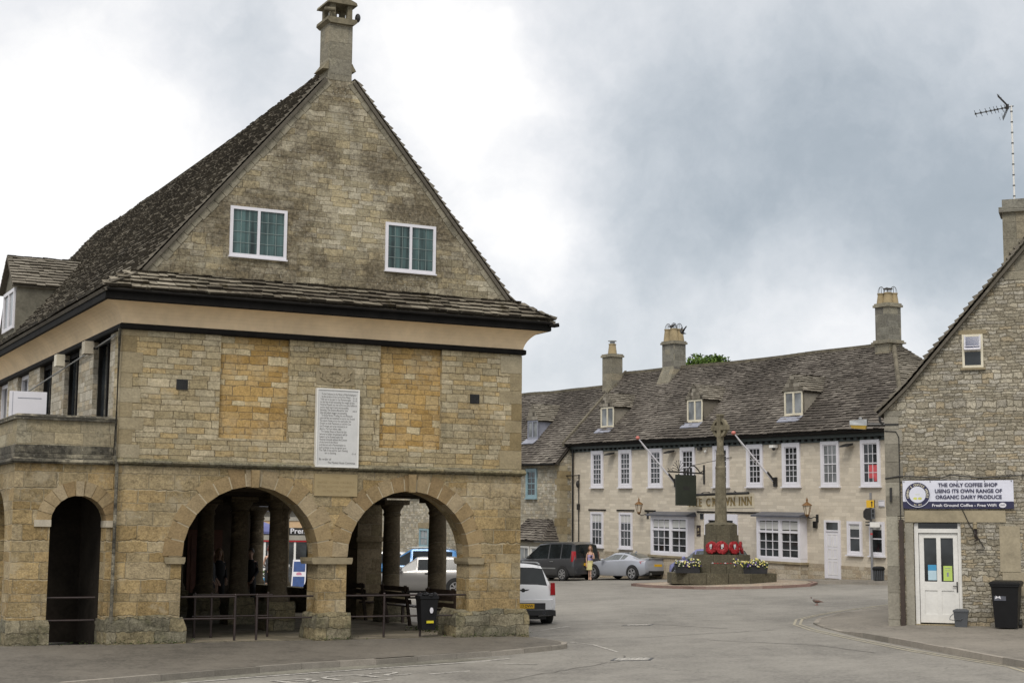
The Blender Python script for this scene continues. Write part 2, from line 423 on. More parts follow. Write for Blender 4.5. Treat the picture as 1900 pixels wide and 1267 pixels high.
# ------------------------------------------------------------------ geometry helpers
class MB:
    """collects faces in local metric coordinates; build() links them as ONE mesh object"""
    def __init__(s, F=None):
        s.v, s.f, s.uv, s.t, s.F = [], [], [], [], F

    def face(s, pts, t=None, uv=None):
        i = len(s.v)
        pts = [Vector(p) for p in pts]
        s.v += pts
        s.f.append(tuple(range(i, i + len(pts))))
        if uv is None:
            n = Vector((0, 0, 0))
            for k in range(len(pts)):
                a, b = pts[k], pts[(k + 1) % len(pts)]
                n += Vector(((a.y - b.y) * (a.z + b.z), (a.z - b.z) * (a.x + b.x), (a.x - b.x) * (a.y + b.y)))
            ax = max(range(3), key=lambda q: abs(n[q]))
            uv = [(p.y + .37, p.z) if ax == 0 else (p.x, p.z) if ax == 1 else (p.x, p.y) for p in pts]
        s.uv += uv
        s.t.append(rnd.random() if t is None else t)

    def mesh(s, vs, fs, t=.5):
        i = len(s.v)
        vs = [Vector(p) for p in vs]
        s.v += vs
        for f in fs:
            s.f.append(tuple(i + q for q in f))
            s.uv += [(vs[q].x + vs[q].y * .5, vs[q].z + vs[q].y * .3) for q in f]
            s.t.append(t)

    def box(s, x0, x1, y0, y1, z0, z1, t=None):
        t = rnd.random() if t is None else t
        a = [(x0, y0, z0), (x1, y0, z0), (x1, y1, z0), (x0, y1, z0), (x0, y0, z1), (x1, y0, z1), (x1, y1, z1), (x0, y1, z1)]
        for q in ((0, 1, 5, 4), (1, 2, 6, 5), (2, 3, 7, 6), (3, 0, 4, 7), (4, 5, 6, 7), (3, 2, 1, 0)):
            s.face([a[i] for i in q], t)

    def hexa(s, a, t=None):
        t = rnd.random() if t is None else t
        for q in ((0, 1, 5, 4), (1, 2, 6, 5), (2, 3, 7, 6), (3, 0, 4, 7), (4, 5, 6, 7), (3, 2, 1, 0)):
            s.face([a[i] for i in q], t)

    def prism(s, poly, y0, y1, t=None, caps=(1, 1)):
        """polygon in (x, z) pushed from y0 to y1"""
        t = rnd.random() if t is None else t
        if caps[0]:
            s.face([(x, y0, z) for x, z in poly], t)
        if caps[1]:
            s.face([(x, y1, z) for x, z in reversed(poly)], t)
        for i in range(len(poly)):
            (xa, za), (xb, zb) = poly[i], poly[(i + 1) % len(poly)]
            s.face([(xa, y1, za), (xb, y1, zb), (xb, y0, zb), (xa, y0, za)], t)

    def prismz(s, poly, z0, z1, t=None):
        t = rnd.random() if t is None else t
        s.face([(x, y, z1) for x, y in poly], t)
        s.face([(x, y, z0) for x, y in reversed(poly)], t)
        for i in range(len(poly)):
            (xa, ya), (xb, yb) = poly[i], poly[(i + 1) % len(poly)]
            s.face([(xa, ya, z0), (xb, yb, z0), (xb, yb, z1), (xa, ya, z1)], t)

    def loft(s, rings, closed=True, caps=True, t=.5):
        n = len(rings[0])
        vs = [p for r in rings for p in r]
        fs = []
        for i in range(len(rings) - 1):
            for j in range(n if closed else n - 1):
                k = (j + 1) % n
                fs.append((i * n + j, i * n + k, (i + 1) * n + k, (i + 1) * n + j))
        if caps and closed:
            fs.append(tuple(reversed(range(n))))
            fs.append(tuple((len(rings) - 1) * n + j for j in range(n)))
        s.mesh(vs, fs, t)

    def tube(s, pts, r, n=8, r1=None, t=.5):
        pts = [Vector(p) for p in pts]
        rings = []
        for i, p in enumerate(pts):
            d = (pts[min(i + 1, len(pts) - 1)] - pts[max(i - 1, 0)]).normalized()
            a = d.cross(Vector((0, 0, 1)))
            if a.length < 1e-3:
                a = d.cross(Vector((1, 0, 0)))
            a.normalize(); b = d.cross(a)
            rr = r if r1 is None else r + (r1 - r) * i / max(1, len(pts) - 1)
            rings.append([p + a * cos(2 * pi * k / n) * rr + b * sin(2 * pi * k / n) * rr for k in range(n)])
        s.loft(rings, True, True, t)

    def lathe(s, prof, c=(0, 0, 0), n=16, t=.5, sy=1.0):
        c = Vector(c)
        s.loft([[c + Vector((r * cos(2 * pi * k / n), r * sy * sin(2 * pi * k / n), z)) for k in range(n)] for r, z in prof], True, True, t)

    def ball(s, c, r, sx=1, sy=1, sz=1, n=10, m=7, t=.5):
        s.loft([[Vector((c[0] + r * sx * sin(pi * i / m) * cos(2 * pi * k / n), c[1] + r * sy * sin(pi * i / m) * sin(2 * pi * k / n), c[2] - r * sz * cos(pi * i / m)))
                 for k in range(n)] for i in [.02] + list(range(1, m)) + [m - .02]], True, True, t)

    def build(s, name, mat, parent=None, smooth=False, F=None):
        F = F or s.F
        me = bpy.data.meshes.new(name)
        me.from_pydata([F(p) if F else p for p in s.v], [], s.f)
        uvl = me.uv_layers.new(name='UVMap')
        flat = [c for q in s.uv for c in q]
        uvl.data.foreach_set('uv', flat)
        at = me.attributes.new('tint', 'FLOAT', 'FACE')
        at.data.foreach_set('value', s.t)
        me.materials.append(mat)
        if smooth:
            me.polygons.foreach_set('use_smooth', [True] * len(me.polygons))
            if smooth != 'all':
                me.set_sharp_from_angle(angle=R(40))
        me.update()
        o = bpy.data.objects.new(name, me)
        col.objects.link(o)
        if parent is not None:
            o.parent = parent
        return o


def tag(o, label=None, cat=None, group=None, kind=None):
    if label: o['label'] = label
    if cat: o['category'] = cat
    if group: o['group'] = group
    if kind: o['kind'] = kind
    return o


def thing(name, loc, label, cat, rot=0.0, group=None):
    o = bpy.data.objects.new(name, None)
    o.empty_display_size = .3
    col.objects.link(o)
    o.location = loc; o.rotation_euler = (0, 0, rot)
    return tag(o, label, cat, group)


class Frame:
    """a building's own axes: u along the front, w into the building, z up; world() and the mapping used by its parts"""
    def __init__(s, O, ang, wang=None, shear=0.0, z0=0.0):
        s.O = Vector((O[0], O[1], 0)); s.ang = R(ang); s.shear = shear
        wa = R(ang + 90 if wang is None else wang)
        s.eu = Vector((cos(s.ang), sin(s.ang), 0)); s.ew = Vector((cos(wa), sin(wa), 0))
        s.L = s.world((0, 0, z0))

    def world(s, p):
        return s.O + s.eu * p[0] + s.ew * p[1] + Vector((0, 0, p[2] + s.shear * p[0]))

    def __call__(s, p):
        return s.world(p) - s.L


def text_faces(txt, size, align='CENTER', bold=0.0, space=1.0):
    cu = bpy.data.curves.new('lettering', 'FONT')
    cu.body = txt; cu.size = size; cu.align_x = align; cu.offset = bold; cu.space_character = space
    cu.resolution_u = 3
    o = bpy.data.objects.new('lettering', cu)
    col.objects.link(o)
    dg = bpy.context.evaluated_depsgraph_get()
    me = bpy.data.meshes.new_from_object(o.evaluated_get(dg))
    vs = [v.co.copy() for v in me.vertices]; fs = [tuple(p.vertices) for p in me.polygons]
    bpy.data.objects.remove(o); bpy.data.curves.remove(cu); bpy.data.meshes.remove(me)
    return vs, fs


def add_text(mb, txt, size, x, z, y=0.0, align='CENTER', bold=0.0, fit=None, space=1.0, M=None, t=.5):
    vs, fs = text_faces(txt, size, align, bold, space)
    if not vs:
        return
    k = 1.0
    if fit:
        wd = max(v.x for v in vs) - min(v.x for v in vs)
        k = fit / wd
    if M is None:
        mb.mesh([(x + v.x * k, y, z + v.y) for v in vs], fs, t)
    else:
        mb.mesh([M(v.x * k, v.y) for v in vs], fs, t)


def slates(mb, S, T, a0, a1, e0=.17, e1=.12, wd=.26, th=.028, clip=None):
    th *= 1.45
    """stone slates laid in diminishing courses on the surface S(a, t); a0, a1 are functions of t"""
    t = 0.0
    fl = lambda x: x if callable(x) else (lambda q: x)
    a0, a1 = fl(a0), fl(a1)
    while t < T - .02:
        ex = e0 + (e1 - e0) * t / T
        t2 = min(T, t + ex * 1.55)
        a = a0(t) - rnd.random() * .15 * 0
        end = a1(t)
        while a < end - .03:
            w_ = wd * rnd.uniform(.6, 1.45) * (1.1 - .35 * t / T)
            b = min(end, a + w_)
            if end - b < .07:
                b = end
            if clip is None or clip((a + b) / 2, t + ex / 2):
                tl = t + rnd.uniform(-.016, .016)
                A, B, C, D = Vector(S(a + .004, tl)), Vector(S(b - .004, tl + rnd.uniform(-.012, .012))), Vector(S(b - .004, t2)), Vector(S(a + .004, t2))
                n = (B - A).cross(D - A).normalized()
                if n.z < 0: n = -n
                h = th * rnd.uniform(.8, 1.6)
                up = n * (h + th * .5)
                A2, B2 = A + up + n * rnd.uniform(-.004, .006), B + up + n * rnd.uniform(-.004, .006)
                C2, D2 = C + n * .008, D + n * .008
                tt = min(1, max(0, .45 + .9 * (mnoise.noise((a * .5, t * .7, 3.3))) * .6 + rnd.gauss(0, .15)))
                tt = max(.17, tt)
                mb.face([A2, B2, C2, D2], tt)
                lo = -n * (h * 1.0)
                mb.face([A2 + lo, B2 + lo, B2, A2], tt * .12)  # lower edge tinted near black: the shadow line under each course, painted in
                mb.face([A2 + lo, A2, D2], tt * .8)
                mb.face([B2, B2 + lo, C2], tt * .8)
            a = b
        t += ex


def deck(mb, S, ts, a0, a1, drop=.02, thick=.07, na=2):
    """solid boarding under the slates"""
    fl = lambda x: x if callable(x) else (lambda q: x)
    a0, a1 = fl(a0), fl(a1)
    for t, t2 in zip(ts[:-1], ts[1:]):
        P = [Vector(S(a0(t), t)), Vector(S(a1(t), t)), Vector(S(a1(t2), t2)), Vector(S(a0(t2), t2))]
        n = (P[1] - P[0]).cross(P[3] - P[0]).normalized()
        if n.z < 0: n = -n
        top = [p - n * drop for p in P]; bot = [p - n * (drop + thick) for p in P]
        mb.hexa(bot + top, .1)


def arc(cx, cz, r, a0, a1, n):
    return [(cx + r * cos(a0 + (a1 - a0) * i / n), cz + r * sin(a0 + (a1 - a0) * i / n)) for i in range(n + 1)]


def lumpy(mb, x0, x1, y0, y1, z0, z1, amp=.03, n=6, taper=.0, seed=0, rnd_top=.05):
    """a worn block of stone: gridded box pushed about by noise"""
    nx = max(3, int((x1 - x0) / .12)); ny = max(3, int((y1 - y0) / .14)); nz_ = max(3, int((z1 - z0) / .1))

    def P(x, y, z):
        fz = (z - z0) / (z1 - z0)
        d = mnoise.noise_vector((x * 2.3 + seed, y * 2.3, z * 3.1)) * amp + mnoise.noise_vector((x * 7 + seed, y * 7, z * 8)) * amp * .4
        cx, cy = (x0 + x1) / 2, (y0 + y1) / 2
        k = 1 - taper * fz - (rnd_top if fz > .97 else 0)
        return Vector((cx + (x - cx) * k + d.x, cy + (y - cy) * k + d.y, z + d.z * (1 if 0 < fz else 0)))

    def sheet(f, na, nb):
        vs = [P(*f(i / na, j / nb)) for j in range(nb + 1) for i in range(na + 1)]
        for j in range(nb):
            for i in range(na):
                q = [j * (na + 1) + i, j * (na + 1) + i + 1, (j + 1) * (na + 1) + i + 1, (j + 1) * (na + 1) + i]
                mb.face([vs[k] for k in q])
    X = lambda a: x0 + (x1 - x0) * a
    Y = lambda a: y0 + (y1 - y0) * a
    Z = lambda a: z0 + (z1 - z0) * a
    sheet(lambda a, b: (X(a), y0, Z(b)), nx, nz_)
    sheet(lambda a, b: (X(1 - a), y1, Z(b)), nx, nz_)
    sheet(lambda a, b: (x0, Y(1 - a), Z(b)), ny, nz_)
    sheet(lambda a, b: (x1, Y(a), Z(b)), ny, nz_)
    sheet(lambda a, b: (X(a), Y(b), z1), nx, ny)


def ground_z(x, y):
    return -.19 + .038 * min(max(x, -.5), 20) + .0055 * (min(max(y, 22), 100) - 30)


# ------------------------------------------------------------------ road, pavements, markings
xs = [-700, -250, -90] + [-50 + 1.0 * i for i in range(121)] + [110, 300, 700]
ys = [-300, -80] + [-10 + 1.0 * i for i in range(131)] + [160, 300, 900]
b = MB()
vs = [(x, y, ground_z(x, y)) for y in ys for x in xs]
nxs = len(xs)
b.mesh(vs, [(j * nxs + i, j * nxs + i + 1, (j + 1) * nxs + i + 1, (j + 1) * nxs + i) for j in range(len(ys) - 1) for i in range(nxs - 1)])
tag(b.build('road', M_road, smooth='all'), kind='structure')


def kerb(name, path, mat, wd=.13, h=.11, stone_l=.9, drop=None):
    """kerb stones along a polyline, the road on its left-hand side"""
    mb = MB()
    pts, hs = [], []
    for vi, ((x0, y0), (x1, y1)) in enumerate(zip(path[:-1], path[1:])):
        L = math.hypot(x1 - x0, y1 - y0); k = max(1, round(L / stone_l))
        pts += [(x0 + (x1 - x0) * i / k, y0 + (y1 - y0) * i / k) for i in range(k)]
        if isinstance(drop, list): hs += [drop[vi] + (drop[vi + 1] - drop[vi]) * i / k for i in range(k)]
    pts.append(path[-1])
    if isinstance(drop, list): hs.append(drop[-1])
    nn = []
    for i, p in enumerate(pts):
        a, c = pts[max(0, i - 1)], pts[min(len(pts) - 1, i + 1)]
        d = Vector((c[0] - a[0], c[1] - a[1], 0)).normalized()
        nn.append(Vector((d.y, -d.x, 0)))
    for i in range(len(pts) - 1):
        A, B = Vector((*pts[i], 0)), Vector((*pts[i + 1], 0))
        d = (B - A).normalized() * .004
        A1, B1 = A + d, B - d
        h0, h1 = (hs[i], hs[i + 1]) if hs else (h, h) if drop is None else (drop(i / (len(pts) - 1)), drop((i + 1) / (len(pts) - 1)))
        za, zb = ground_z(A.x, A.y), ground_z(B.x, B.y)
        j = rnd.uniform(-.006, .006)
        Ai, Bi = A1 - nn[i] * wd, B1 - nn[i + 1] * wd
        up = lambda p, z: Vector((p.x, p.y, z))
        mb.hexa([up(A1, za - .1), up(B1, zb - .1), up(Bi, zb - .1), up(Ai, za - .1),
                 up(A1 - nn[i] * .015, za + h0 + j), up(B1 - nn[i + 1] * .015, zb + h1 + j), up(Bi, zb + h1 + j), up(Ai, za + h0 + j)])
    return tag(mb.build(name, mat), kind='structure')


def strip(name, path, wd, mat, lift=.004, h=0.0, kind='structure', dash=None):
    mb = MB()
    for i, ((x0, y0), (x1, y1)) in enumerate(zip(path[:-1], path[1:])):
        if dash and not dash(i):
            continue
        k = max(1, int(math.hypot(x1 - x0, y1 - y0) / .8))
        d = Vector((x1 - x0, y1 - y0, 0)).normalized(); n = Vector((-d.y, d.x, 0)) * wd / 2
        for q in range(k):
            P = []
            for f in (q / k, (q + 1) / k):
                c = Vector((x0 + (x1 - x0) * f, y0 + (y1 - y0) * f, 0))
                P.append([Vector((e.x, e.y, ground_z(e.x, e.y) + lift + h)) for e in (c - n, c + n)])
            mb.face([P[0][0], P[1][0], P[1][1], P[0][1]])
    return tag(mb.build(name, mat), kind=kind)


MK = Frame((-7.6824, 30.5765), 26, 118)          # market house: u along the gable front, w along its side
KL = [(-17.0, 11.8), (-6.63, 23.78), (-5.52, 25.28), (-4.83, 26.17), (-3.6, 27.63), (-2.39, 28.73), (-.99, 30.2), (.3, 31.3), (.85, 31.8), (1.16, 32.2), (1.2, 32.7), (1.12, 33.3), (.5, 34.9)]
_e = MK.world((9.6, 22, 0)); KL.append((_e.x, _e.y))
kerb('kerb', KL, M_kerb, drop=lambda f: .11 - .03 * max(0, min(1, (f - .3) * 3)))
# pavement sheet from the kerb back to (and under) the market house
b = MB()
inner = [(-24, 14)] + [tuple(MK.world((u, .1, 0))[:2]) for u in (-8, -6.0, -4.0, -2.0, 0, 2, 4, 6, 7.5, 8.6)] + [tuple(MK.world((8.6, w, 0))[:2]) for w in (1.2, 5.0, 22)]
for i in range(len(KL) - 1):
    def K(p):
        f = 1 if p[0] < -1 else .75
        return (p[0], p[1], ground_z(*p) + .105 * f)
    def shrink(p, q, d=.12):
        v = Vector((q[0] - p[0], q[1] - p[1], 0)); v.normalize()
        return (p[0] + v.x * d, p[1] + v.y * d)
    a, c = shrink(KL[i], inner[i]), shrink(KL[i + 1], inner[i + 1])
    zi = lambda p: (p[0], p[1], -.012)
    prev = None
    for k in range(4):
        f0, f1 = k / 4, (k + 1) / 4
        lerp = lambda A, B, f: tuple(A[q] + (B[q] - A[q]) * f for q in range(3))
        A0, A1 = lerp(K(a), zi(inner[i]), f0), lerp(K(a), zi(inner[i]), f1)
        C0, C1 = lerp(K(c), zi(inner[i + 1]), f0), lerp(K(c), zi(inner[i + 1]), f1)
        b.face([A0, C0, C1, A1], uv=[(p[0], p[1]) for p in (A0, C0, C1, A1)])
tag(b.build('pavement', M_pave), kind='structure')
# concrete channel of the bus bay and its worn lettering
b = MB()
ch = [(-6.2, 23.2, 0), (-5.15, 25.0, 0), (-4.0, 26.5, 0), (-2.45, 28.0, 0), (-1.25, 29.2, 0), (-.2, 30.25, 0)]
for i in range(len(ch) - 1):
    p, q = ch[i], ch[i + 1]
    kp, kq = KL[i + 1], KL[i + 2]
    b.face([(x, y, ground_z(x, y) + .004) for x, y in ((p[0], p[1]), (q[0], q[1]), (kq[0], kq[1]), (kp[0], kp[1]))])
M_chan = asphalt('concrete_channel', (.20, .19, .155), 2.5, .3)
tag(b.build('road_channel', M_chan), kind='structure')
strip('road_marking', [(-5.2, 24.9), (-4.3, 25.95), (-2.4, 27.85), (-1.2, 28.95), (.0, 30.05)], .10, M_line, .009)
b = MB()
_d = Vector((.70, .714, 0)).normalized(); _n = Vector((_d.y, -_d.x, 0))
def road_text(x, y):
    p = Vector((-2.95, 26.35, 0)) + _d * x + _n * y
    return (p.x, p.y, ground_z(p.x, p.y) + .010)
add_text(b, 'BUS', .9, 0, 0, fit=2.6, bold=-.01, M=road_text)
tag(b.build('road_marking', M_line), kind='structure')
strip('road_marking', [(-2.9, 24.7), (-1.9, 25.95)], .09, M_line, .006)
strip('road_marking', [(-1.35, 26.9), (-.55, 27.75)], .09, M_line, .006)
strip('road_marking', [(-.1, 29.0), (.5, 28.6)], .08, M_line, .006)
strip('road_marking', [(.72, 38.3), (1.5, 39.7)], .10, M_line, .006)
strip('road_marking', [(2.1, 30.9), (1.75, 33.0), (1.3, 34.0)], .06, M_line, .006)
YL = [(7.95, 22.0), (8.1, 25.4), (7.45, 29.0), (7.12, 32.35), (6.86, 35.35), (6.88, 37.6), (7.3, 39.6), (8.1, 41.3), (9.1, 42.9), (10.2, 44.4), (13.5, 48.5)]
strip('road_marking', YL, .06, M_yline, .006)
strip('road_marking', [(x - .14, y) for x, y in YL], .06, M_yline, .006)
KR = [(13.5, 48.2), (10.75, 44.5), (9.5, 42.8), (8.4, 41.1), (7.62, 39.4), (7.2, 37.7), (7.12, 36.3), (7.16, 34.6), (7.25, 32.64), (7.5, 30.4), (7.73, 28.33), (8.1, 25.03), (8.35, 20)]
KRH = [.03] * 8 + [.10] + [.11] * 4
kerb('kerb', KR, M_kerb, drop=KRH)
b = MB()
KC = Frame((8.2804, 34.6), -21)
inner = [KC.world((1.5, 14, 0)), KC.world((.4, 9.5, 0)), KC.world((.2, 7.0, 0)), KC.world((.15, 5, 0)), KC.world((.1, 3.5, 0)), KC.world((.05, 2, 0)), KC.world((.02, 1.0, 0)), KC.world((.1, .2, 0)),
         KC.world((.6, .1, 0)), KC.world((1.5, .1, 0)), KC.world((2.8, .1, 0)), KC.world((4.6, .1, 0)), KC.world((8, .1, 0))]
for i in range(len(KR) - 1):
    h0, h1 = KRH[i] - .004, KRH[i + 1] - .004
    v0 = Vector((inner[i].x - KR[i][0], inner[i].y - KR[i][1])).normalized() * .12; v1 = Vector((inner[i + 1].x - KR[i + 1][0], inner[i + 1].y - KR[i + 1][1])).normalized() * .12
    A = (KR[i][0] + v0.x, KR[i][1] + v0.y, ground_z(*KR[i]) + h0); C = (KR[i + 1][0] + v1.x, KR[i + 1][1] + v1.y, ground_z(*KR[i + 1]) + h1)
    B0 = (inner[i].x, inner[i].y, .30 if i > 5 else .30 + .02 * (6 - i)); B1 = (inner[i + 1].x, inner[i + 1].y, .30 if i + 1 > 5 else .30 + .02 * (5 - i))
    b.face([A, B0, B1, C], uv=[(p[0], p[1]) for p in (A, B0, B1, C)])
tag(b.build('pavement', M_paveR), kind='structure')


def cover(x, y, rot, lx, ly, label):
    o = thing('manhole_cover', (x, y, ground_z(x, y) + .004), label, 'manhole cover', rot)
    o.rotation_euler = (R(.3), -R(2.1), rot); o.location.z -= .006
    m_ = MB()
    m_.box(-lx / 2, lx / 2, -ly / 2, ly / 2, -.03, .008)
    for k in range(5):
        for j in range(3):
            cx, cy = -lx / 2 + lx * (k + .5) / 5, -ly / 2 + ly * (j + .5) / 3
            m_.box(cx - lx * .07, cx + lx * .07, cy - ly * .1, cy + ly * .1, .008, .016)
    m_.build('cover_plate', M_cover, o)
    f_ = MB()
    for (x0, x1, y0, y1) in ((-lx / 2 - .06, lx / 2 + .06, -ly / 2 - .06, -ly / 2 - .004), (-lx / 2 - .06, lx / 2 + .06, ly / 2 + .004, ly / 2 + .06), (-lx / 2 - .06, -lx / 2 - .004, -ly / 2, ly / 2), (lx / 2 + .004, lx / 2 + .06, -ly / 2, ly / 2)):
        f_.box(x0, x1, y0, y1, -.03, .006)
    f_.build('cover_frame', M_iron, o)


M_cover = plain('worn_cover_metal', (.36, .345, .315), .7, .45, 14.0)
cover(3.2, 39.4, R(-18), .6, .55, 'pale worn iron manhole cover in the road level with the white hatchback')
cover(2.25, 29.1, R(-12), .62, .5, 'pale worn iron manhole cover with dark cracked surround, nearest the camera')

M_seam = plain('tar_seam', (.085, .078, .066), .7, .2, 3.0)
for pth in ([(-.3, 43.0), (1.6, 42.0), (3.2, 40.2), (4.3, 38.2), (5.2, 36.8)], [(-.6, 25.0), (.5, 26.6), (1.2, 27.6), (2.0, 28.8), (2.2, 30.2)], [(4.2, 33.5), (6.0, 31.0), (6.8, 28.5)], [(2.8, 34.8), (5.0, 35.6), (6.2, 36.0)]):
    q = []
    for (x0, y0), (x1, y1) in zip(pth[:-1], pth[1:]):
        for k in range(6):
            f = k / 6; q.append((x0 + (x1 - x0) * f + rnd.uniform(-.05, .05), y0 + (y1 - y0) * f + rnd.uniform(-.1, .1)))
    strip('road_seam', q, .035, M_seam, .003)


# ------------------------------------------------------------------ the market house
W_, D_ = 8.79, 22.0
mk = thing('market_house', MK.L, 'tall old stone market house with two open arches and a steep slate gable', 'market house')
ARCH = [(2.745, 1.42), (6.175, 1.395)]
SPR = 1.66


def P3(name, mb, mat, parent=mk, smooth=False, label=None):
    o = mb.build(name, mat, parent, smooth)
    if label: o['label'] = label
    return o


# lower front wall with the two arch openings
def arch_outline(x0, x1, top, openings, base=-.15):
    poly = [(x0, base)]
    for cx, r in openings:
        poly += [(cx - r, base)] + list(reversed(arc(cx, SPR, r, 0, pi, 28))) + [(cx + r, base)]
    return poly + [(x1, base), (x1, top), (x0, top)]


b = MB(MK)
b.prism(arch_outline(0, W_, 3.42, ARCH), 0, .62, .4)
P3('lower_wall', b, M_low)
M_mort = plain('lime_mortar', (.40, .34, .235), .95, .12, 5.0, spec=.2)
for cx, r in ARCH:
    b = MB(MK)
    n = 15 if cx < 4 else 17
    b.prism([(cx + (r - .004) * cos(pi * q / 30), SPR + (r - .004) * sin(pi * q / 30)) for q in range(31)] + [(cx + (r + .25) * cos(pi * q / 30), SPR + (r + .25) * sin(pi * q / 30)) for q in range(30, -1, -1)], -.0085, .2, 1.0)
    P3('arch_mortar', b, M_mort)
    b = MB(MK)
    for i in range(n):
        a0, a1 = pi * i / n, pi * (i + 1) / n
        ro = r + .34 + rnd.uniform(-.07, .08)
        if i == n // 2:
            ro = r + .34
        seg = [(cx + (r - .008) * cos(a0 + .010), SPR + (r - .008) * sin(a0 + .010)), (cx + (r - .008) * cos(a1 - .010), SPR + (r - .008) * sin(a1 - .010)),
               (cx + ro * cos(a1 - .008), SPR + ro * sin(a1 - .008)), (cx + ro * cos(a0 + .008), SPR + ro * sin(a0 + .008))]
        seg = [(x, min(z, 3.40)) for x, z in seg]
        pr = -.0105 - rnd.random() * .008
        b.prism(seg, pr, .30)
    P3('arch', b, M_arch)
    b = MB(MK)
    kx = cx + .02
    b.prism([(kx - .07, SPR + r - .03), (kx + .07, SPR + r - .03), (kx + .085, 3.40), (kx - .085, 3.40)], -.075, .32, .35)
    P3('keystone', b, M_arch)
for x0, x1, y1 in ((1.0, 1.37, .64), (4.03, 4.87, .64), (7.53, 7.88, .64)):
    b = MB(MK)
    b.prism([(x0, 1.52), (x1, 1.52), (x1 + .02, 1.58), (x1 + .02, 1.65), (x0 - .02, 1.65), (x0 - .02, 1.58)], -.055, y1)
    P3('impost', b, M_dress)
for i, (x0, x1) in enumerate(((-.13, 1.43), (4.07, 4.87), (7.2, 8.96))):
    b = MB(MK)
    lumpy(b, x0, x1, -.13, .72, -.15, .50 + .02 * i, .06, taper=.03, seed=i * 5.1, rnd_top=.05)
    P3('plinth', b, M_plinth, smooth=True)
# string course
b = MB(MK)
b.box(-.02, W_ + .02, -.015, .6, 3.42, 3.445)
b.prism([(0, 0)], 0, 0) if False else None
for (x0, x1) in ((-.07, W_ + .08),):
    prof = [(.0, 3.445), (-.08, 3.455), (-.105, 3.49), (-.09, 3.53), (.0, 3.575)]
    for (ya, za), (yb, zb) in zip(prof[:-1], prof[1:]):
        b.face([(x0, ya, za), (x1, ya, za), (x1, yb, zb), (x0, yb, zb)])
    for x in (x0, x1):
        b.face([(x, ya, za) for ya, za in prof] + [(x, .3, 3.575), (x, .3, 3.445)])
    b.face([(x0, 0, 3.575), (x1, 0, 3.575), (x1, .3, 3.575), (x0, .3, 3.575)])
P3('string_course', b, M_plinth)
# upper front wall with two recessed, orange-blocked openings
PL = [(1.99, 3.44, 4.03), (5.45, 6.87, 3.95)]
ZT = 6.12
b = MB(MK)
xcuts = [0, 1.99, 3.44, 5.45, 6.87, W_]
for i in range(5):
    x0, x1 = xcuts[i], xcuts[i + 1]
    if i in (1, 3):
        zb = PL[(i - 1) // 2][2]
        b.box(x0, x1, 0, .55, 3.45, zb, .5)
    else:
        b.box(x0, x1, 0, .55, 3.45, ZT, .5)
P3('upper_wall', b, M_up)
for x0, x1, zb in PL:
    b = MB(MK)
    b.box(x0, x1, .085, .5, zb, ZT, .5)
    P3('blocked_opening', b, M_orange, label='orange stone infill of a blocked opening')
# dressed corner stones, 3 mm proud of the wall
M_corner = tinted('corner_stone', [(0, (.22, .17, .09)), (.45, (.29, .24, .15)), (1, (.335, .29, .20))], nscale=4, amp=.5, bmp=.7)
for side in (0, 1):
    b = MB(MK)
    z = 3.58
    k = 0
    while z < 6.0:
        hh = rnd.uniform(.24, .42); ww = rnd.uniform(.22, .30) if k % 2 else rnd.uniform(.38, .55)
        z1 = min(6.1, z + hh - .008)
        x0, x1 = (0 - .004, ww) if side == 0 else (W_ - ww, W_ + .004)
        b.box(x0, x1, -.006 - rnd.random() * .006, .3, z, z1)
        z += hh; k += 1
    P3('corner_stone', b, M_corner)
for x0, x1, z0, z1 in ((1.10, 1.33, 4.96, 5.17), (7.54, 7.76, 4.98, 5.18)):
    b = MB(MK)
    b.box(x0, x1, -.012, .1, z0, z1, .1)
    o = P3('vent', b, M_iron)
    b = MB(MK)
    for k in range(6):
        x = x0 + .015 + (x1 - x0 - .03) * k / 5
        b.box(x - .006, x + .006, -.022, -.0125, z0 + .01, z1 - .01)
        z = z0 + .015 + (z1 - z0 - .03) * k / 5
        b.box(x0 + .01, x1 - .01, -.026, -.0225, z - .006, z + .006)
    b.build('grille', M_iron, o)
# carved stone above the plaque
b = MB(MK)
b.box(4.02, 4.86, -.018, .2, 5.22, 5.56)
for q in range(14):
    a = q / 14 * 2 * pi
    b.ball((4.44 + .17 * cos(a), -.02, 5.39 + .10 * sin(a)), .05, 1, .5, .8, 6, 4)
for q in range(5):
    b.ball((4.44 + rnd.uniform(-.12, .12), -.02, 5.39 + rnd.uniform(-.08, .08)), .05, 1.2, .5, .7, 6, 4)
for sx in (-1, 1):
    b.tube([(4.44 + sx * .22, -.02, 5.30), (4.44 + sx * .32, -.025, 5.36), (4.44 + sx * .30, -.025, 5.46), (4.44 + sx * .36, -.02, 5.5)], .022, 6)
P3('carved_crest', b, M_dress)


# ring sweeps round the eaves
def ring(mb, prof, x0=0, x1=W_, y0=0, y1=D_):
    for (d0, z0), (d1, z1) in zip(prof[:-1], prof[1:]):
        A = [(x0 - d0, y1, z0), (x0 - d0, y0 - d0, z0), (x1 + d0, y0 - d0, z0), (x1 + d0, y1, z0)]
        B = [(x0 - d1, y1, z1), (x0 - d1, y0 - d1, z1), (x1 + d1, y0 - d1, z1), (x1 + d1, y1, z1)]
        for i in range(3):
            mb.face([A[i], A[i + 1], B[i + 1], B[i]], .4)


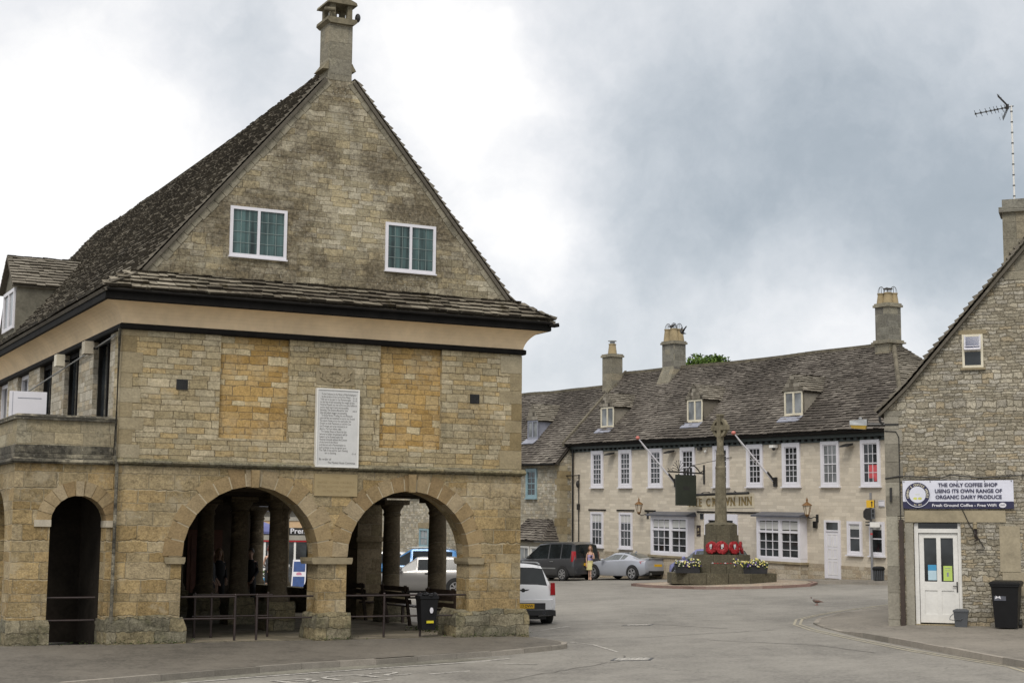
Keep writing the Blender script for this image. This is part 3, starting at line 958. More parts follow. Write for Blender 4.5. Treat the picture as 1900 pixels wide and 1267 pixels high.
b = MB(MK); ring(b, [(-.3, 6.105), (.06, 6.105), (.075, 6.13), (.075, 6.205), (.04, 6.225), (-.3, 6.225)]); P3('timber_band', b, M_black)
prof = [(.025, 6.226)] + [(.42 - .395 * cos(pi / 2 * i / 8), 6.226 + .385 * sin(pi / 2 * i / 8) ** 1.25) for i in range(1, 9)]
b = MB(MK); ring(b, prof); P3('cove', b, M_render, smooth='all').data.set_sharp_from_angle(angle=R(40))
b = MB(MK); ring(b, [(.25, 6.612), (.46, 6.612), (.475, 6.63), (.475, 6.81), (.38, 6.84), (.2, 6.84)]); P3('fascia', b, M_black)
# gutter spout at the right-hand corner
b = MB(MK)
b.tube([(W_ + .40, -.50, 6.75), (W_ + .52, -.52, 6.74), (W_ + .62, -.55, 6.76)], .05, 8, .045)
b.tube([(-.52, -.53, 6.80), (W_ + .52, -.53, 6.78)], .03, 6)
P3('gutter', b, M_black)

# gable wall
AP = (4.395, 12.13)
GL, GR, GZ = .22, 8.62, 7.10


def gw(z, side):
    f = (z - GZ) / (AP[1] - GZ)
    return (GL + (AP[0] - GL) * f) if side < 0 else (GR + (AP[0] - GR) * f)


b = MB(MK)
b.prism([(.02, 6.84), (W_ - .02, 6.84), (GR, GZ), (4.69, 11.78), (4.10, 11.78), (GL, GZ)], 0.0, .5, .5)
P3('gable_wall', b, M_gable)
# pale pointed margin along both raking edges
M_verge = plain('verge_mortar', (.225, .205, .155), .9, .3, 4.0, bmp=.5, spec=.2)
for sd in (-1, 1):
    b = MB(MK)
    x0, x1 = (GL, 4.10) if sd < 0 else (GR, 4.69)
    dx, dz = x1 - x0, 11.78 - GZ
    L = math.hypot(dx, dz)
    nx_, nz_ = (dz / L, -dx / L) if sd < 0 else (-dz / L, dx / L)
    k = 26
    for i in range(k):
        f0, f1 = i / k + .001, (i + 1) / k - .001
        wd0 = .15 + rnd.uniform(-.03, .03)
        b.prism([(x0 + dx * f0, GZ + dz * f0), (x0 + dx * f1, GZ + dz * f1), (x0 + dx * f1 + nx_ * wd0, GZ + dz * f1 + nz_ * wd0), (x0 + dx * f0 + nx_ * wd0, GZ + dz * f0 + nz_ * wd0)], -.012, .2)
        b.prism([(x0 + dx * f0 - nx_ * .03, GZ + dz * f0 - nz_ * .03), (x0 + dx * f1 - nx_ * .03, GZ + dz * f1 - nz_ * .03), (x0 + dx * f1 + nx_ * .012, GZ + dz * f1 + nz_ * .012), (x0 + dx * f0 + nx_ * .012, GZ + dz * f0 + nz_ * .012)], -.035, .1)
    P3('verge', b, M_verge)


def casement(F, parent, x0, x1, z0, z1, rows, cols, proud=.035, fr=.062, mull=.055, fm=None, gm=None, bar=.010, yo=0.0, barm=None, name='window'):
    """two-light casement: painted frame on the wall face, leaded panes set back inside it"""
    fm = fm or M_white; gm = gm or M_glassg
    b = MB(F)
    y0, y1 = yo - proud, yo + .02
    b.box(x0, x1, y0, y1, z0, z0 + fr, .5); b.box(x0, x1, y0, y1, z1 - fr, z1, .5)
    b.box(x0, x0 + fr, y0, y1, z0 + fr, z1 - fr, .5); b.box(x1 - fr, x1, y0, y1, z0 + fr, z1 - fr, .5)
    xm = (x0 + x1) / 2
    b.box(xm - mull / 2, xm + mull / 2, y0, y1, z0 + fr, z1 - fr, .5)
    b.box(x0 - .02, x1 + .02, y0 - .03, y1, z0 - .03, z0 - .002, .5)
    o = b.build(name, fm, parent)
    for xa, xb in ((x0 + fr, xm - mull / 2), (xm + mull / 2, x1 - fr)):
        g = MB(F)
        g.face([(xa, yo - .006, z0 + fr), (xb, yo - .006, z0 + fr), (xb, yo - .006, z1 - fr), (xa, yo - .006, z1 - fr)])
        g.build('pane', gm, o)
        if rows:
            l = MB(F)
            for k in range(1, cols):
                x = xa + (xb - xa) * k / cols
                l.box(x - bar / 2, x + bar / 2, yo - .012, yo - .007, z0 + fr, z1 - fr, .5)
            for k in range(1, rows):
                z = z0 + fr + (z1 - z0 - 2 * fr) * k / rows
                l.box(xa, xb, yo - .017, yo - .0125, z - bar / 2, z + bar / 2, .5)
            l.build('glazing_bars', barm or M_bar, o)
    return o


M_bar = plain('leaded_bar', (.20, .25, .24), .5, .1, 4.0)
casement(MK, mk, 2.09, 3.30, 7.76, 8.80, 4, 3)
casement(MK, mk, 5.50, 6.67, 7.74, 8.79, 4, 3)

# roof slopes: straight above, flared over the cove at the eaves
EAVE_U, EAVE_Z = -.54, 6.84
FT_U, FT_Z = .20, 7.22
RIDGE_Z = 12.20
LT0 = math.hypot(FT_U - EAVE_U, FT_Z - EAVE_Z)
LT1 = LT0 + math.hypot(AP[0] - FT_U, RIDGE_Z - FT_Z)


def sag(a, t):
    return -.10 * max(0, sin(pi * min(1, max(0, a) / D_))) * min(1, t / LT1) + .035 * mnoise.noise((a * .35, t * .4, 7.7))


def left_slope(a, t):
    if t < LT0:
        f = t / LT0
        return (EAVE_U + (FT_U - EAVE_U) * f, a, EAVE_Z + (FT_Z - EAVE_Z) * f + sag(a, t))
    f = (t - LT0) / (LT1 - LT0)
    return (FT_U + (AP[0] - FT_U) * f, a, FT_Z + (RIDGE_Z - FT_Z) * f + sag(a, t))


def right_slope(a, t):
    x, y, z = left_slope(a, t)
    return (W_ - x, y, z)


SK0, SKT = -.53, .72            # skirt: from the front gutter up to the gable wall


def front_skirt(a, t):
    f = t / SKT
    return (a, SK0 + (.02 - SK0) * f, 6.84 + .46 * f + .012 * mnoise.noise((a * 1.3, t * 2, 1.1)))


# the side slopes start on the mitre line with the skirt
mit = lambda t: SK0 + (.53) * min(1, t / LT0) - .05
tl = [0, LT0, LT0 + 1.7, LT0 + 3.4, LT0 + 5.0, LT1]
dormer_w0, dormer_w1 = 14.5, 17.6
b = MB(MK)
slates(b, left_slope, LT1, mit, D_, .19, .13, .30, .03, clip=lambda a, t: not (a < .62 and left_slope(a, t)[0] > 4.02))
deck(b, left_slope, tl[:-1] + [LT1 - .55], mit, D_); deck(b, left_slope, [LT1 - .55, LT1], .56, D_)
P3('roof', b, M_slate)
b = MB(MK)
slates(b, right_slope, LT1, mit, 4.5, .19, .13, .30, .03, clip=lambda a, t: not (a < .62 and right_slope(a, t)[0] < 4.74))
deck(b, right_slope, tl[:-1] + [LT1 - .55], mit, D_); deck(b, right_slope, [LT1 - .55, LT1], .56, D_)
P3('roof', b, M_slate)
b = MB(MK)
mxL = lambda t: -.54 + .74 * t / SKT
slates(b, front_skirt, SKT, mxL, lambda t: W_ - mxL(t), .16, .13, .26, .032)
deck(b, front_skirt, [0, .36, SKT], mxL, lambda t: W_ - mxL(t), .02, .05)
P3('pent_roof', b, M_skirt)
# ridge stones
b = MB(MK)
w = .56
while w < D_:
    L = rnd.uniform(.4, .55)
    z = RIDGE_Z + sag(w, LT1) + .03
    b.prism([(AP[0] - .16, z - .13), (AP[0], z + .05), (AP[0] + .16, z - .13), (AP[0], z - .02)], w, w + L - .01)
    w += L
P3('ridge', b, M_ridge)
# gable chimney with an open stone cowl
ch = MB(MK)
cx0, cx1, cy1 = 4.13, 4.66, .52
ch.prism([(cx0, 11.76), (cx1, 11.76), (cx1, 13.0), (cx0, 13.0)], -.006, cy1, .5)
chim = P3('chimney', ch, M_chim)
b = MB(MK)
b.prism([(cx0 - .14, 11.98), (cx0, 11.98), (cx0, 12.18), (cx0 - .04, 12.12)], -.03, .5)
b.prism([(cx1, 11.98), (cx1 + .09, 12.0), (cx1 + .03, 12.10), (cx1, 12.16)], -.03, .5)
b.build('weathering', M_cross, chim)
b = MB(MK)
b.prism([(cx0 - .075, 13.06), (cx0, 13.0), (cx1, 13.0), (cx1 + .075, 13.06), (cx1 + .06, 13.13), (cx0 - .06, 13.13)], -.08, cy1 + .08)
b.build('cornice', M_cross, chim)
for x, y in ((cx0 + .02, -.02), (cx0 + .02, cy1 - .13), (cx1 - .13, -.02), (cx1 - .13, cy1 - .13), (cx0 + .21, .4)):
    b = MB(MK); b.box(x, x + .11, y, y + .11, 13.13, 13.44); b.build('cowl_post', M_cross, chim)
b = MB(MK)
b.prism([(cx0 - .07, 13.44), (cx1 + .07, 13.44), (cx1 + .05, 13.50), ((cx0 + cx1) / 2 + .12, 13.58), ((cx0 + cx1) / 2 - .12, 13.58), (cx0 - .05, 13.50)], -.09, cy1 + .09)
b.build('cowl_slab', M_cross, chim)
b = MB(MK)
b.ball((cx1 + .13, .05, 13.22), .075, .8, 1, 1.35, 10, 7)
b.tube([(cx1 + .11, .05, 13.18), (cx1 + .06, .05, 13.08)], .03, 6)
tag(b.build('siren', M_iron), 'small black bulb fixed to the side of the gable chimney top', 'siren').location = MK.L
b = MB(MK)
b.tube([(cx0 - .10, -.06, 13.28), (cx0 + .08, -.12, 13.27)], .045, 10)
b.ball((cx0 - .10, -.06, 13.28), .047, 1, 1, 1, 8, 6)
b.tube([(cx0 + .0, -.08, 13.25), (cx0 + .03, -.06, 13.12)], .015, 6)
tag(b.build('security_camera', M_cross), 'stubby grey cylinder camera on the left of the gable chimney top', 'camera').location = MK.L

# left side wall above the balcony: stone piers between dark full-height lights
b = MB(MK)
w = 0.55
piers = []
op = []
w0 = .95
while w0 < D_ - 2:
    op.append((w0, w0 + 1.42)); w0 += 2.78
prev = .55
for a, c in op:
    b.box(0, .45, prev, a, 3.45, 6.10, .5); prev = c
b.box(0, .45, prev, D_, 3.45, 6.10, .5)
P3('side_wall', b, M_side)
for i, (a, c) in enumerate(op):
    b = MB(MK)
    b.box(.10, .18, a, a + .09, 4.3, 6.10); b.box(.10, .18, c - .09, c, 4.3, 6.10); b.box(.10, .18, a + .09, c - .09, 6.0, 6.10); b.box(.12, .17, (a + c) / 2 - .03, (a + c) / 2 + .03, 4.3, 6.0)
    b.box(0.02, .45, a, c, 3.45, 4.3)
    o = P3('window', b, M_black if i not in (3, 4) else M_white)
    g = MB(MK)
    g.face([(.165, a + .09, 4.3), (.165, c - .09, 4.3), (.165, c - .09, 6.0), (.165, a + .09, 6.0)])
    g.build('pane', M_glass, o)
# right side and back walls, floor over the open hall
b = MB(MK)
b.box(W_ - .45, W_, .56, D_, 3.45, 6.10, .5)
b.box(.45, W_ - .45, D_ - .4, D_, 3.2, 6.10, .5)
P3('side_wall', b, M_side)
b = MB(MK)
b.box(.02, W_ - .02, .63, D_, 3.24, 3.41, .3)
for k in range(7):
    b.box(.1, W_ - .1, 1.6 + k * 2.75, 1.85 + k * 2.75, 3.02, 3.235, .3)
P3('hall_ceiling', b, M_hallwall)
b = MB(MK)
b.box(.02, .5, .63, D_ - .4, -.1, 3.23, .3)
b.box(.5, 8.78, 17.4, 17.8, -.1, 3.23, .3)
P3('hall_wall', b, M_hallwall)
b = MB(MK); b.box(-.012, .018, 9.2, D_, -.1, 3.42, .3); b.box(.018, W_, D_ - .02, D_ + .012, -.1, 3.42, .3); P3('lower_wall', b, M_low)
b = MB(MK)
b.box(6.5, 7.6, 17.34, 17.39, .02, 2.3)
for z0, z1 in ((.2, 1.0), (1.15, 2.15)):
    b.box(6.62, 7.0, 17.32, 17.339, z0, z1); b.box(7.1, 7.48, 17.32, 17.339, z0, z1)
P3('door', b, M_door)
b = MB()
fl = MK
m_ = MB()
for i in range(11):
    pass
b = MB(MK)
b.box(.5, W_ - .25, .0, D_ - .5, -.10, .004)
tag(b.build('paving', M_flag), kind='structure').location = MK.L


M_pier = stone('hall_pier_stone', [(.21, .165, .10), (.25, .20, .13), (.18, .145, .085)], h=.3, w=.5, joint=.01, mortar=(.22, .18, .12), stain=(1.2, .5, .15, .6), stain_c=(.10, .08, .05), dirt=.5)


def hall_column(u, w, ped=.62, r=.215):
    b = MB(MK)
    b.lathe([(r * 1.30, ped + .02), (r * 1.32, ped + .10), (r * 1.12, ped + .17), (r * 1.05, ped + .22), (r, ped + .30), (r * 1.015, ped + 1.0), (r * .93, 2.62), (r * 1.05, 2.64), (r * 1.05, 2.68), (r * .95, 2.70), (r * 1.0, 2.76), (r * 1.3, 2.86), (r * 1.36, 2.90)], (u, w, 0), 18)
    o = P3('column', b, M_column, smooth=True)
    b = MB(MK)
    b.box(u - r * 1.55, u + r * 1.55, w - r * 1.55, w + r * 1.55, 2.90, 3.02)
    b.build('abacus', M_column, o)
    b = MB(MK)
    lumpy(b, u - r * 1.5, u + r * 1.5, w - r * 1.5, w + r * 1.5, -.05, ped + .02, .02, seed=u + w)
    b.build('pedestal', M_plinth, o, smooth=True)


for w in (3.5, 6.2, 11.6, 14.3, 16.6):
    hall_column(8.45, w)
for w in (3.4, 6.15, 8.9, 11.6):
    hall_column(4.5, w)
b = MB(MK)
b.box(8.05, 8.72, 7.45, 9.1, -.05, 3.02)
p_ = P3('hall_pier', b, M_pier)
b = MB(MK); b.box(8.0, 8.77, 7.40, 9.15, 1.98, 2.10); b.build('impost', M_pier, p_)
b = MB(MK)
for w in (11.6, 14.3):
    b.box(8.28, 8.62, w + .36, w + 2.34, -.05, .60)
    b.box(8.22, 8.68, w + .36, w + 2.34, .60, .66)
P3('low_wall', b, M_plinth)

# dormer on the left slope
DW0, DW1, DU, DZE, DZR = 15.1, 17.0, .66, 9.22, 10.12
dm = (DW0 + DW1) / 2
b = MB(MK)
roof_u = lambda z: FT_U + (z - FT_Z) * (AP[0] - FT_U) / (RIDGE_Z - FT_Z)
b.hexa([(DU, DW0, 7.6), (DU, DW1, 7.6), (roof_u(7.6), DW1, 7.6), (roof_u(7.6), DW0, 7.6), (DU, DW0, DZE), (DU, DW1, DZE), (roof_u(DZE) + .3, DW1, DZE), (roof_u(DZE) + .3, DW0, DZE)])
b.face([(DU, DW0, DZE), (DU, DW1, DZE), (DU, dm, DZR)])
M_cheek = plain('dormer_render', (.155, .145, .115), .9, .25, 2.0, spec=.2)
dorm = P3('dormer', b, M_cheek)
dl = math.hypot(dm - DW0 + .12, DZR - DZE + .07)
for s_ in (0, 1):
    b = MB(MK)
    def dslope(a, t, s_=s_):
        f = t / dl
        y = (DW0 - .14 + (dm - DW0 + .14) * f) if s_ == 0 else (DW1 + .14 - (DW1 + .14 - dm) * f)
        return (a, y, DZE - .06 + (DZR - DZE + .1) * f)
    slates(b, dslope, dl, DU - .16, lambda t: roof_u(DZE + (DZR - DZE) * t / dl) + .25, .15, .13, .26, .028)
    deck(b, dslope, [0, dl], DU - .16, lambda t: roof_u(DZE + (DZR - DZE) * t / dl) + .25, .02, .04)
    b.build('dormer_roof', M_slate, dorm)
b = MB(MK)
b.box(DU - .06, DU - .004, DW0 + .12, DW0 + .22, 7.95, DZE - .1); b.box(DU - .06, DU - .004, DW1 - .22, DW1 - .12, 7.95, DZE - .1)
b.box(DU - .06, DU - .004, DW0 + .22, DW1 - .22, 7.95, 8.05); b.box(DU - .06, DU - .004, DW0 + .22, DW1 - .22, DZE - .2, DZE - .1); b.box(DU - .06, DU - .004, dm - .04, dm + .04, 8.05, DZE - .2)
o = b.build('window', M_white, dorm)
b = MB(MK)
b.face([(DU - .02, DW0 + .22, 8.05), (DU - .02, DW1 - .22, 8.05), (DU - .02, DW1 - .22, DZE - .2), (DU - .02, DW0 + .22, DZE - .2)])
o2 = b.build('dormer_pane', M_glassl, dorm)

M_shade = plain('shade_black_plaster', (.022, .018, .014), .9, .3, 2.0, spec=.1)  # near-black colour stands in for the unlit interior behind the annex arches
# arcaded side block carrying the balcony
AL, AY = -1.90, .15             # left end, set back from the main front
ALEN = 9.0
b = MB(MK)
SPR_ = 2.30
axc, axr = -.665, .535
poly = [(AL, -.15), (axc - axr, -.15), (axc - axr, SPR_)] + list(reversed(arc(axc, SPR_, axr, 0, pi, 18)))[1:-1] + [(axc + axr, SPR_), (axc + axr, -.15), (-.004, -.15), (-.004, 3.43), (AL, 3.43)]
b.prism(poly, AY, AY + .42, .4)
P3('annex_wall', b, M_low)
b = MB(MK)       # side face of the block, with its own arches
for k in range(3):
    wa = AY + .42 + k * 2.9
    cy, rr = wa + 1.25, .9
    pl = [(wa, -.15)] + [(wa + .3, -.15), (wa + .3, 2.0)] + [(cy - .0 + rr * 1.05 * cos(a), 2.0 + .95 * sin(a)) for a in [pi - pi * i / 14 for i in range(1, 14)]] + [(wa + 2.2, 2.0), (wa + 2.2, -.15), (wa + 2.9, -.15), (wa + 2.9, 3.43), (wa, 3.43)]
    n0 = len(b.v)
    q = MB()
    q.prism(pl, 0, .42)
    for f_, t_ in zip(q.f, q.t):
        b.face([(AL + q.v[i].y, q.v[i].x, q.v[i].z) for i in f_], t_)
P3('annex_wall', b, M_low)
b = MB(MK)
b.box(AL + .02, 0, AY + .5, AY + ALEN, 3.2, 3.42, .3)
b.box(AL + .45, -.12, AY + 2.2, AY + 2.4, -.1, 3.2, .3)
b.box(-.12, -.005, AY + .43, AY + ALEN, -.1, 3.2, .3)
P3('annex_floor', b, M_shade)
b = MB(MK)
b.prism([(axc - axr - .30, 2.22), (axc - axr + .015, 2.22), (axc - axr + .015, 2.35), (axc - axr - .30, 2.35)], AY - .035, AY + .4)
M_palestone = plain('pale_new_stone', (.44, .395, .31), .85, .12, 5.0, bmp=.3)
P3('annex_impost', b, M_palestone)
b = MB(MK)
b.prism([(axc + axr - .015, 2.22), (axc + axr + .12, 2.22), (axc + axr + .12, 2.35), (axc + axr - .015, 2.35)], AY - .035, AY + .4)
P3('annex_impost', b, M_palestone)
b = MB(MK)
n = 11
for i in range(n):
    a0, a1 = pi * i / n + .008, pi * (i + 1) / n - .008
    ro = axr + .27
    b.prism([(axc + (axr - .006) * cos(a0), SPR_ + (axr - .006) * sin(a0)), (axc + (axr - .006) * cos(a1), SPR_ + (axr - .006) * sin(a1)), (axc + ro * cos(a1), SPR_ + ro * sin(a1)), (axc + ro * cos(a0), SPR_ + ro * sin(a0))], AY - .014, AY + .3)
P3('annex_arch', b, M_arch)
b = MB(MK)
b.prism([(axc - .07, SPR_ + axr - .02), (axc + .07, SPR_ + axr - .02), (axc + .08, 3.1), (axc - .08, 3.1)], AY - .03, AY + .3)
P3('keystone', b, M_arch)
for i, (x0, x1) in enumerate(((AL - .06, axc - axr + .05), (axc + axr - .03, -.02))):
    b = MB(MK)
    lumpy(b, x0, x1, AY - .09, AY + .5, -.15, .46, .025, seed=i * 3 + 40)
    P3('plinth', b, M_plinth, smooth=True)
def ringL(mb, prof, x0, y0, x1, y1):
    for (d0, z0), (d1, z1) in zip(prof[:-1], prof[1:]):
        A = [(x0 - d0, y1, z0), (x0 - d0, y0 - d0, z0), (x1, y0 - d0, z0)]
        B = [(x0 - d1, y1, z1), (x0 - d1, y0 - d1, z1), (x1, y0 - d1, z1)]
        for i in range(2):
            mb.face([A[i], A[i + 1], B[i + 1], B[i]], .4)
b = MB(MK)
ringL(b, [(-.3, 3.425), (.07, 3.425), (.10, 3.46), (.08, 3.51), (0, 3.54), (-.3, 3.54)], AL, AY, -.02, AY + ALEN)
P3('annex_string', b, M_dark)
b = MB(MK)
ringL(b, [(0.02, 3.541), (0.02, 3.78), (-.25, 3.78)], AL, AY, -.02, AY + ALEN)
P3('parapet_base', b, M_dark)
b = MB(MK)
ringL(b, [(0, 3.782), (0, 4.26), (-.25, 4.26), (-.25, 3.43)], AL, AY, -.02, AY + ALEN)
P3('parapet', b, M_annex)
b = MB(MK)
ringL(b, [(-.29, 4.262), (.05, 4.262), (.055, 4.33), (-.0, 4.37), (-.29, 4.37), (-.29, 4.262)], AL, AY, -.02, AY + ALEN)
P3('coping', b, M_dark)
b = MB(MK)
b.tube([(-.07, -.06, 6.1), (-.075, -.06, 3.6), (-.03, -.09, 3.4), (-.03, -.09, .4)], .035, 8)
P3('rain_pipe', b, M_dark, smooth=True)
b = MB(MK)
b.tube([(-.05, .4, 6.02), (-.10, 9, 5.55)], .018, 6)
P3('cable', b, M_steel)

# ---- things fixed on or standing in the market house
# notice board with its painted rules
nb = thing('notice_board', MK.world((4.475, -.09, 3.53)), 'white board of black painted script fixed between the orange stone infills', 'notice board', R(26))
b = MB(); b.box(-.44, .44, -.02, .05, 0, 1.57, .5); M_board = plain('white_notice_board', (.56, .56, .55), .6, .06, 2.5)
b.build('board', M_board, nb)
b = MB()
for x0, x1, z0, z1 in ((-.47, -.44, -.03, 1.6), (.44, .47, -.03, 1.6), (-.44, .44, -.03, 0), (-.44, .44, 1.57, 1.6)):
    b.box(x0, x1, -.035, .07, z0, z1)
b.build('board_frame', M_dirtyw, nb)
LINES = ['To be Collected in the Manor of Minchinhampton', 'by the orders of the Lord of the Manor', 'Tolls not to be paid in the Marketwright', 'to the Use of not exceeding the weight of one',
         'Hundred Pounds nor one score one and a half', 'and for each Score more not exceeding', 'Standing, The Goods offered for Sale', 'One long wheel waggon not exceeding', 'To Every Person Trading his own Materials',
         'a one half the less mentioned to use for the Ground', 'The above Stones are to be used under the', 'Ground as under Pavements or and the Cost', 'and Drainage are to be removed in or', 'about a Yard on either sides',
         'The Sewing Shops or Booth for the', 'removal of public Amusements will be', 'Subject to be Erected upon the', 'Manorial Grounds without the Consent', 'of the Lord of the Manor', 'and then to such a Remuneration as', 'such a charge as may be agreed upon', 'The Tolls to be paid for each Evening', 'ten o clocking']
b = MB()
z = 1.485
for i, L in enumerate(LINES):
    wd = min(.76, .0162 * len(L) + .02)
    add_text(b, L, .062, -.39 + wd / 2 + (.03 if i in (0, 1, 8, 14) else 0) + (.12 if i == 22 else 0), z - .02, -.0225, fit=wd, bold=-.0004)
    z -= .0555
add_text(b, 'By order of', .06, -.26, .115, -.0225, fit=.26)
add_text(b, 'The Market House Committee', .062, .10, .045, -.0225, fit=.60)
for zz, tt in ((1.40, '0.1.0'), (1.35, '0.1.0'), (1.245, '0.0.6'), (1.13, '0.0.3'), (.245, '0.1.0')):
    add_text(b, tt, .045, .37, zz, -.0225, fit=.085)
b.build('lettering', plain('faded_black_ink', (.055, .05, .045), .8), nb)
ds = thing('dedication_stone', MK.world((4.5, -.03, 2.91)), 'plain ochre tablet with faint cut lettering below the white notice board', 'stone plaque', R(26))
b = MB(); b.box(-.47, .47, 0, .1, 0, .46, .5)
b.build('tablet', plain('ochre_tablet', (.32, .25, .135), .85, .07, 3.0, bmp=.2), ds)
b = MB()
for z, s in ((.36, 'THIS'), (.26, 'MARKET HOUSE WAS BUILT'), (.17, 'BY THE LORD OF THE MANOR'), (.08, 'IN THE YEAR 1698')):
    add_text(b, s, .07, 0, z, -.002, fit=min(.82, len(s) * .036))
b.build('cut_lettering', plain('cut_letter', (.30, .225, .115), .9), ds)


def railing(name_loc, x0, x1, posts, label, y=.12, extra=0.0):
    o = thing('iron_railing', MK.world((x0, y, 0)), label, 'railing', R(26), 'iron railings across the arches')
    b = MB(); b.tube([(0, 0, .87), (x1 - x0, 0, .87)], .02, 8); b.build('rail', M_rust, o, True)
    b = MB(); b.tube([(0, 0, .44), (x1 - x0, 0, .44)], .017, 8); b.build('rail', M_rust, o, True)
    for p in posts:
        b = MB(); b.tube([(p - x0, 0, -.03), (p - x0, 0, .90)], .026, 8); b.ball((p - x0, 0, .90), .03, n=8, m=5); b.build('post', M_rust, o, True)
    return o


railing(0, 1.30, 2.50, (2.48,), 'brown railing in the left half of the arch by the balcony block')
railing(0, 2.90, 4.12, (2.93,), 'brown railing in the right half of the arch where figures sit')
railing(0, 4.80, 7.55, (5.68, 6.50), 'long brown railing that carries the black bin')
railing(0, -1.2, -.27, (), 'short brown railing in the narrow balcony arch', AY + .1)
o = railing(0, 1.9, 3.6, (1.95, 2.3, 3.5), 'brown barrier set back in the hall behind the gap', 1.1)
# bin on the railing
lb = thing('litter_bin', MK.world((6.60, .02, .16)), 'black litter bin with a white emblem and yellow label hung on the railing', 'litter bin', R(26))
b = MB()
b.loft([[(-.15, -.11, 0), (.15, -.11, 0), (.15, .10, 0), (-.15, .10, 0)], [(-.20, -.15, .62), (.20, -.15, .62), (.20, .12, .62), (-.20, .12, .62)], [(-.215, -.165, .64), (.215, -.165, .64), (.215, .13, .64), (-.215, .13, .64)], [(-.215, -.165, .70), (.215, -.165, .70), (.215, .13, .70), (-.215, .13, .70)]])
b.build('bin_body', M_plastic, lb)
b = MB()
for k in range(9):
    a = k / 9 * 2 * pi
    b.ball((.17 * cos(a), -.02 + .12 * sin(a), .71 + rnd.random() * .03), .065, 1, 1, .7, 7, 5)
b.build('bin_liner', plain('black_bin_bag', (.015, .015, .017), .25, .2, 8.0), lb, True)
b = MB(); b.box(-.06, .10, -.155, -.14, .135, .185); b.build('label_strip', plain('yellow_label', (.62, .52, .02), .5), lb)
b = MB()
b.lathe([(.045, 0), (.05, .002)], (0, 0, 0), 12)
b2 = MB(); b2.mesh([(.045 + .05 * cos(a) * (1 if abs(cos(a)) < .8 else .8), -.165, .40 + .06 * sin(a)) for a in [k * pi / 6 for k in range(12)]], [tuple(range(12))]); b2.mesh([(.02, -.168, .40), (.075, -.168, .38), (.06, -.168, .44)], [(0, 1, 2)])
b2.build('emblem', M_white, lb)


def bench(u, w, label):
    o = thing('bench', MK.world((u, w, 0)), label, 'bench', R(118), 'timber benches in the open hall')
    L = 1.65
    b = MB()
    for k in range(4):
        b.box(-L / 2, L / 2, -.02 - .11 * k - .09, -.02 - .11 * k, .43, .465)
    b.build('seat', M_wood, o)
    b = MB()
    for z in (.56, .72, .86):
        y = .02 + (z - .45) * .22
        b.hexa([(-L / 2, y, z - .05), (L / 2, y, z - .05), (L / 2, y + .03, z - .045), (-L / 2, y + .03, z - .045), (-L / 2, y + .022, z + .06), (L / 2, y + .022, z + .06), (L / 2, y + .052, z + .065), (-L / 2, y + .052, z + .065)])
    b.build('backrest', M_wood, o)
    for sx in (-1, 1):
        x = sx * (L / 2 - .16)
        b = MB(); b.box(x - .035, x + .035, -.42, -.36, 0, .425); b.build('leg', M_wood, o)
        b = MB(); b.hexa([(x - .035, -.02, 0), (x + .035, -.02, 0), (x + .035, .05, 0), (x - .035, .05, 0), (x - .035, .13, .95), (x + .035, .13, .95), (x + .035, .18, .95), (x - .035, .18, .95)]); b.build('leg', M_wood, o)
        b = MB(); b.box(x - .03, x + .03, -.42, .06, .64, .68); b.build('armrest', M_wood, o)
    return o


bench(8.1, 7.55, 'dark timber bench beside the middle pier, behind the long railing')
bench(8.1, 4.85, 'dark timber bench between the two round columns, behind the bin')
bench(8.05, 2.1, 'dark bench end half hidden by the right-hand pier')
# white pendant lamp
o = thing('pendant_lamp', MK.world((5.55, 9.6, 2.72)), 'white enamel dome lamp hanging in the open hall', 'lamp')
b = MB(); b.lathe([(.19, 0), (.185, .03), (.14, .10), (.07, .14), (.03, .17)], (0, 0, 0), 18); b.build('lamp_shade', M_dirtyw, o, True)
b = MB(); b.tube([(0, 0, .16), (0, 0, .50)], .012, 6); b.build('stem', M_dirtyw, o, True)
# panelled white leaf standing on the balcony
o = thing('balcony_gate', MK.world((-1.45, 1.55, 4.0)), 'white panelled gate leaf standing on the balcony behind the coping', 'gate', R(22))
b = MB(); b.box(-.36, .36, 0, .05, .1, .92); b.build('gate_leaf', M_white, o)
b = MB(); b.box(-.20, .26, -.004, .0, .78, .795); b.box(-.30, -.29, -.004, 0, .12, .9); b.build('panel_moulding', M_leadl, o)
for i, (w, z) in enumerate(((2.05, 5.93), (4.75, 5.93))):
    o = thing('floodlight', MK.world((-.22, w, z)), ['pale square floodlight under the eaves, nearer the front corner', 'smaller yellowed floodlight under the eaves, farther along the side'][i], 'floodlight', R(118))
    b = MB(); b.box(-.13, .13, -.10, .08, -.13, .13); b.build('lamp_housing', M_cream if i else M_palestone, o)
    b = MB(); b.box(-.03, .03, -.22, -.1, -.02, .02); b.build('bracket', M_iron, o)

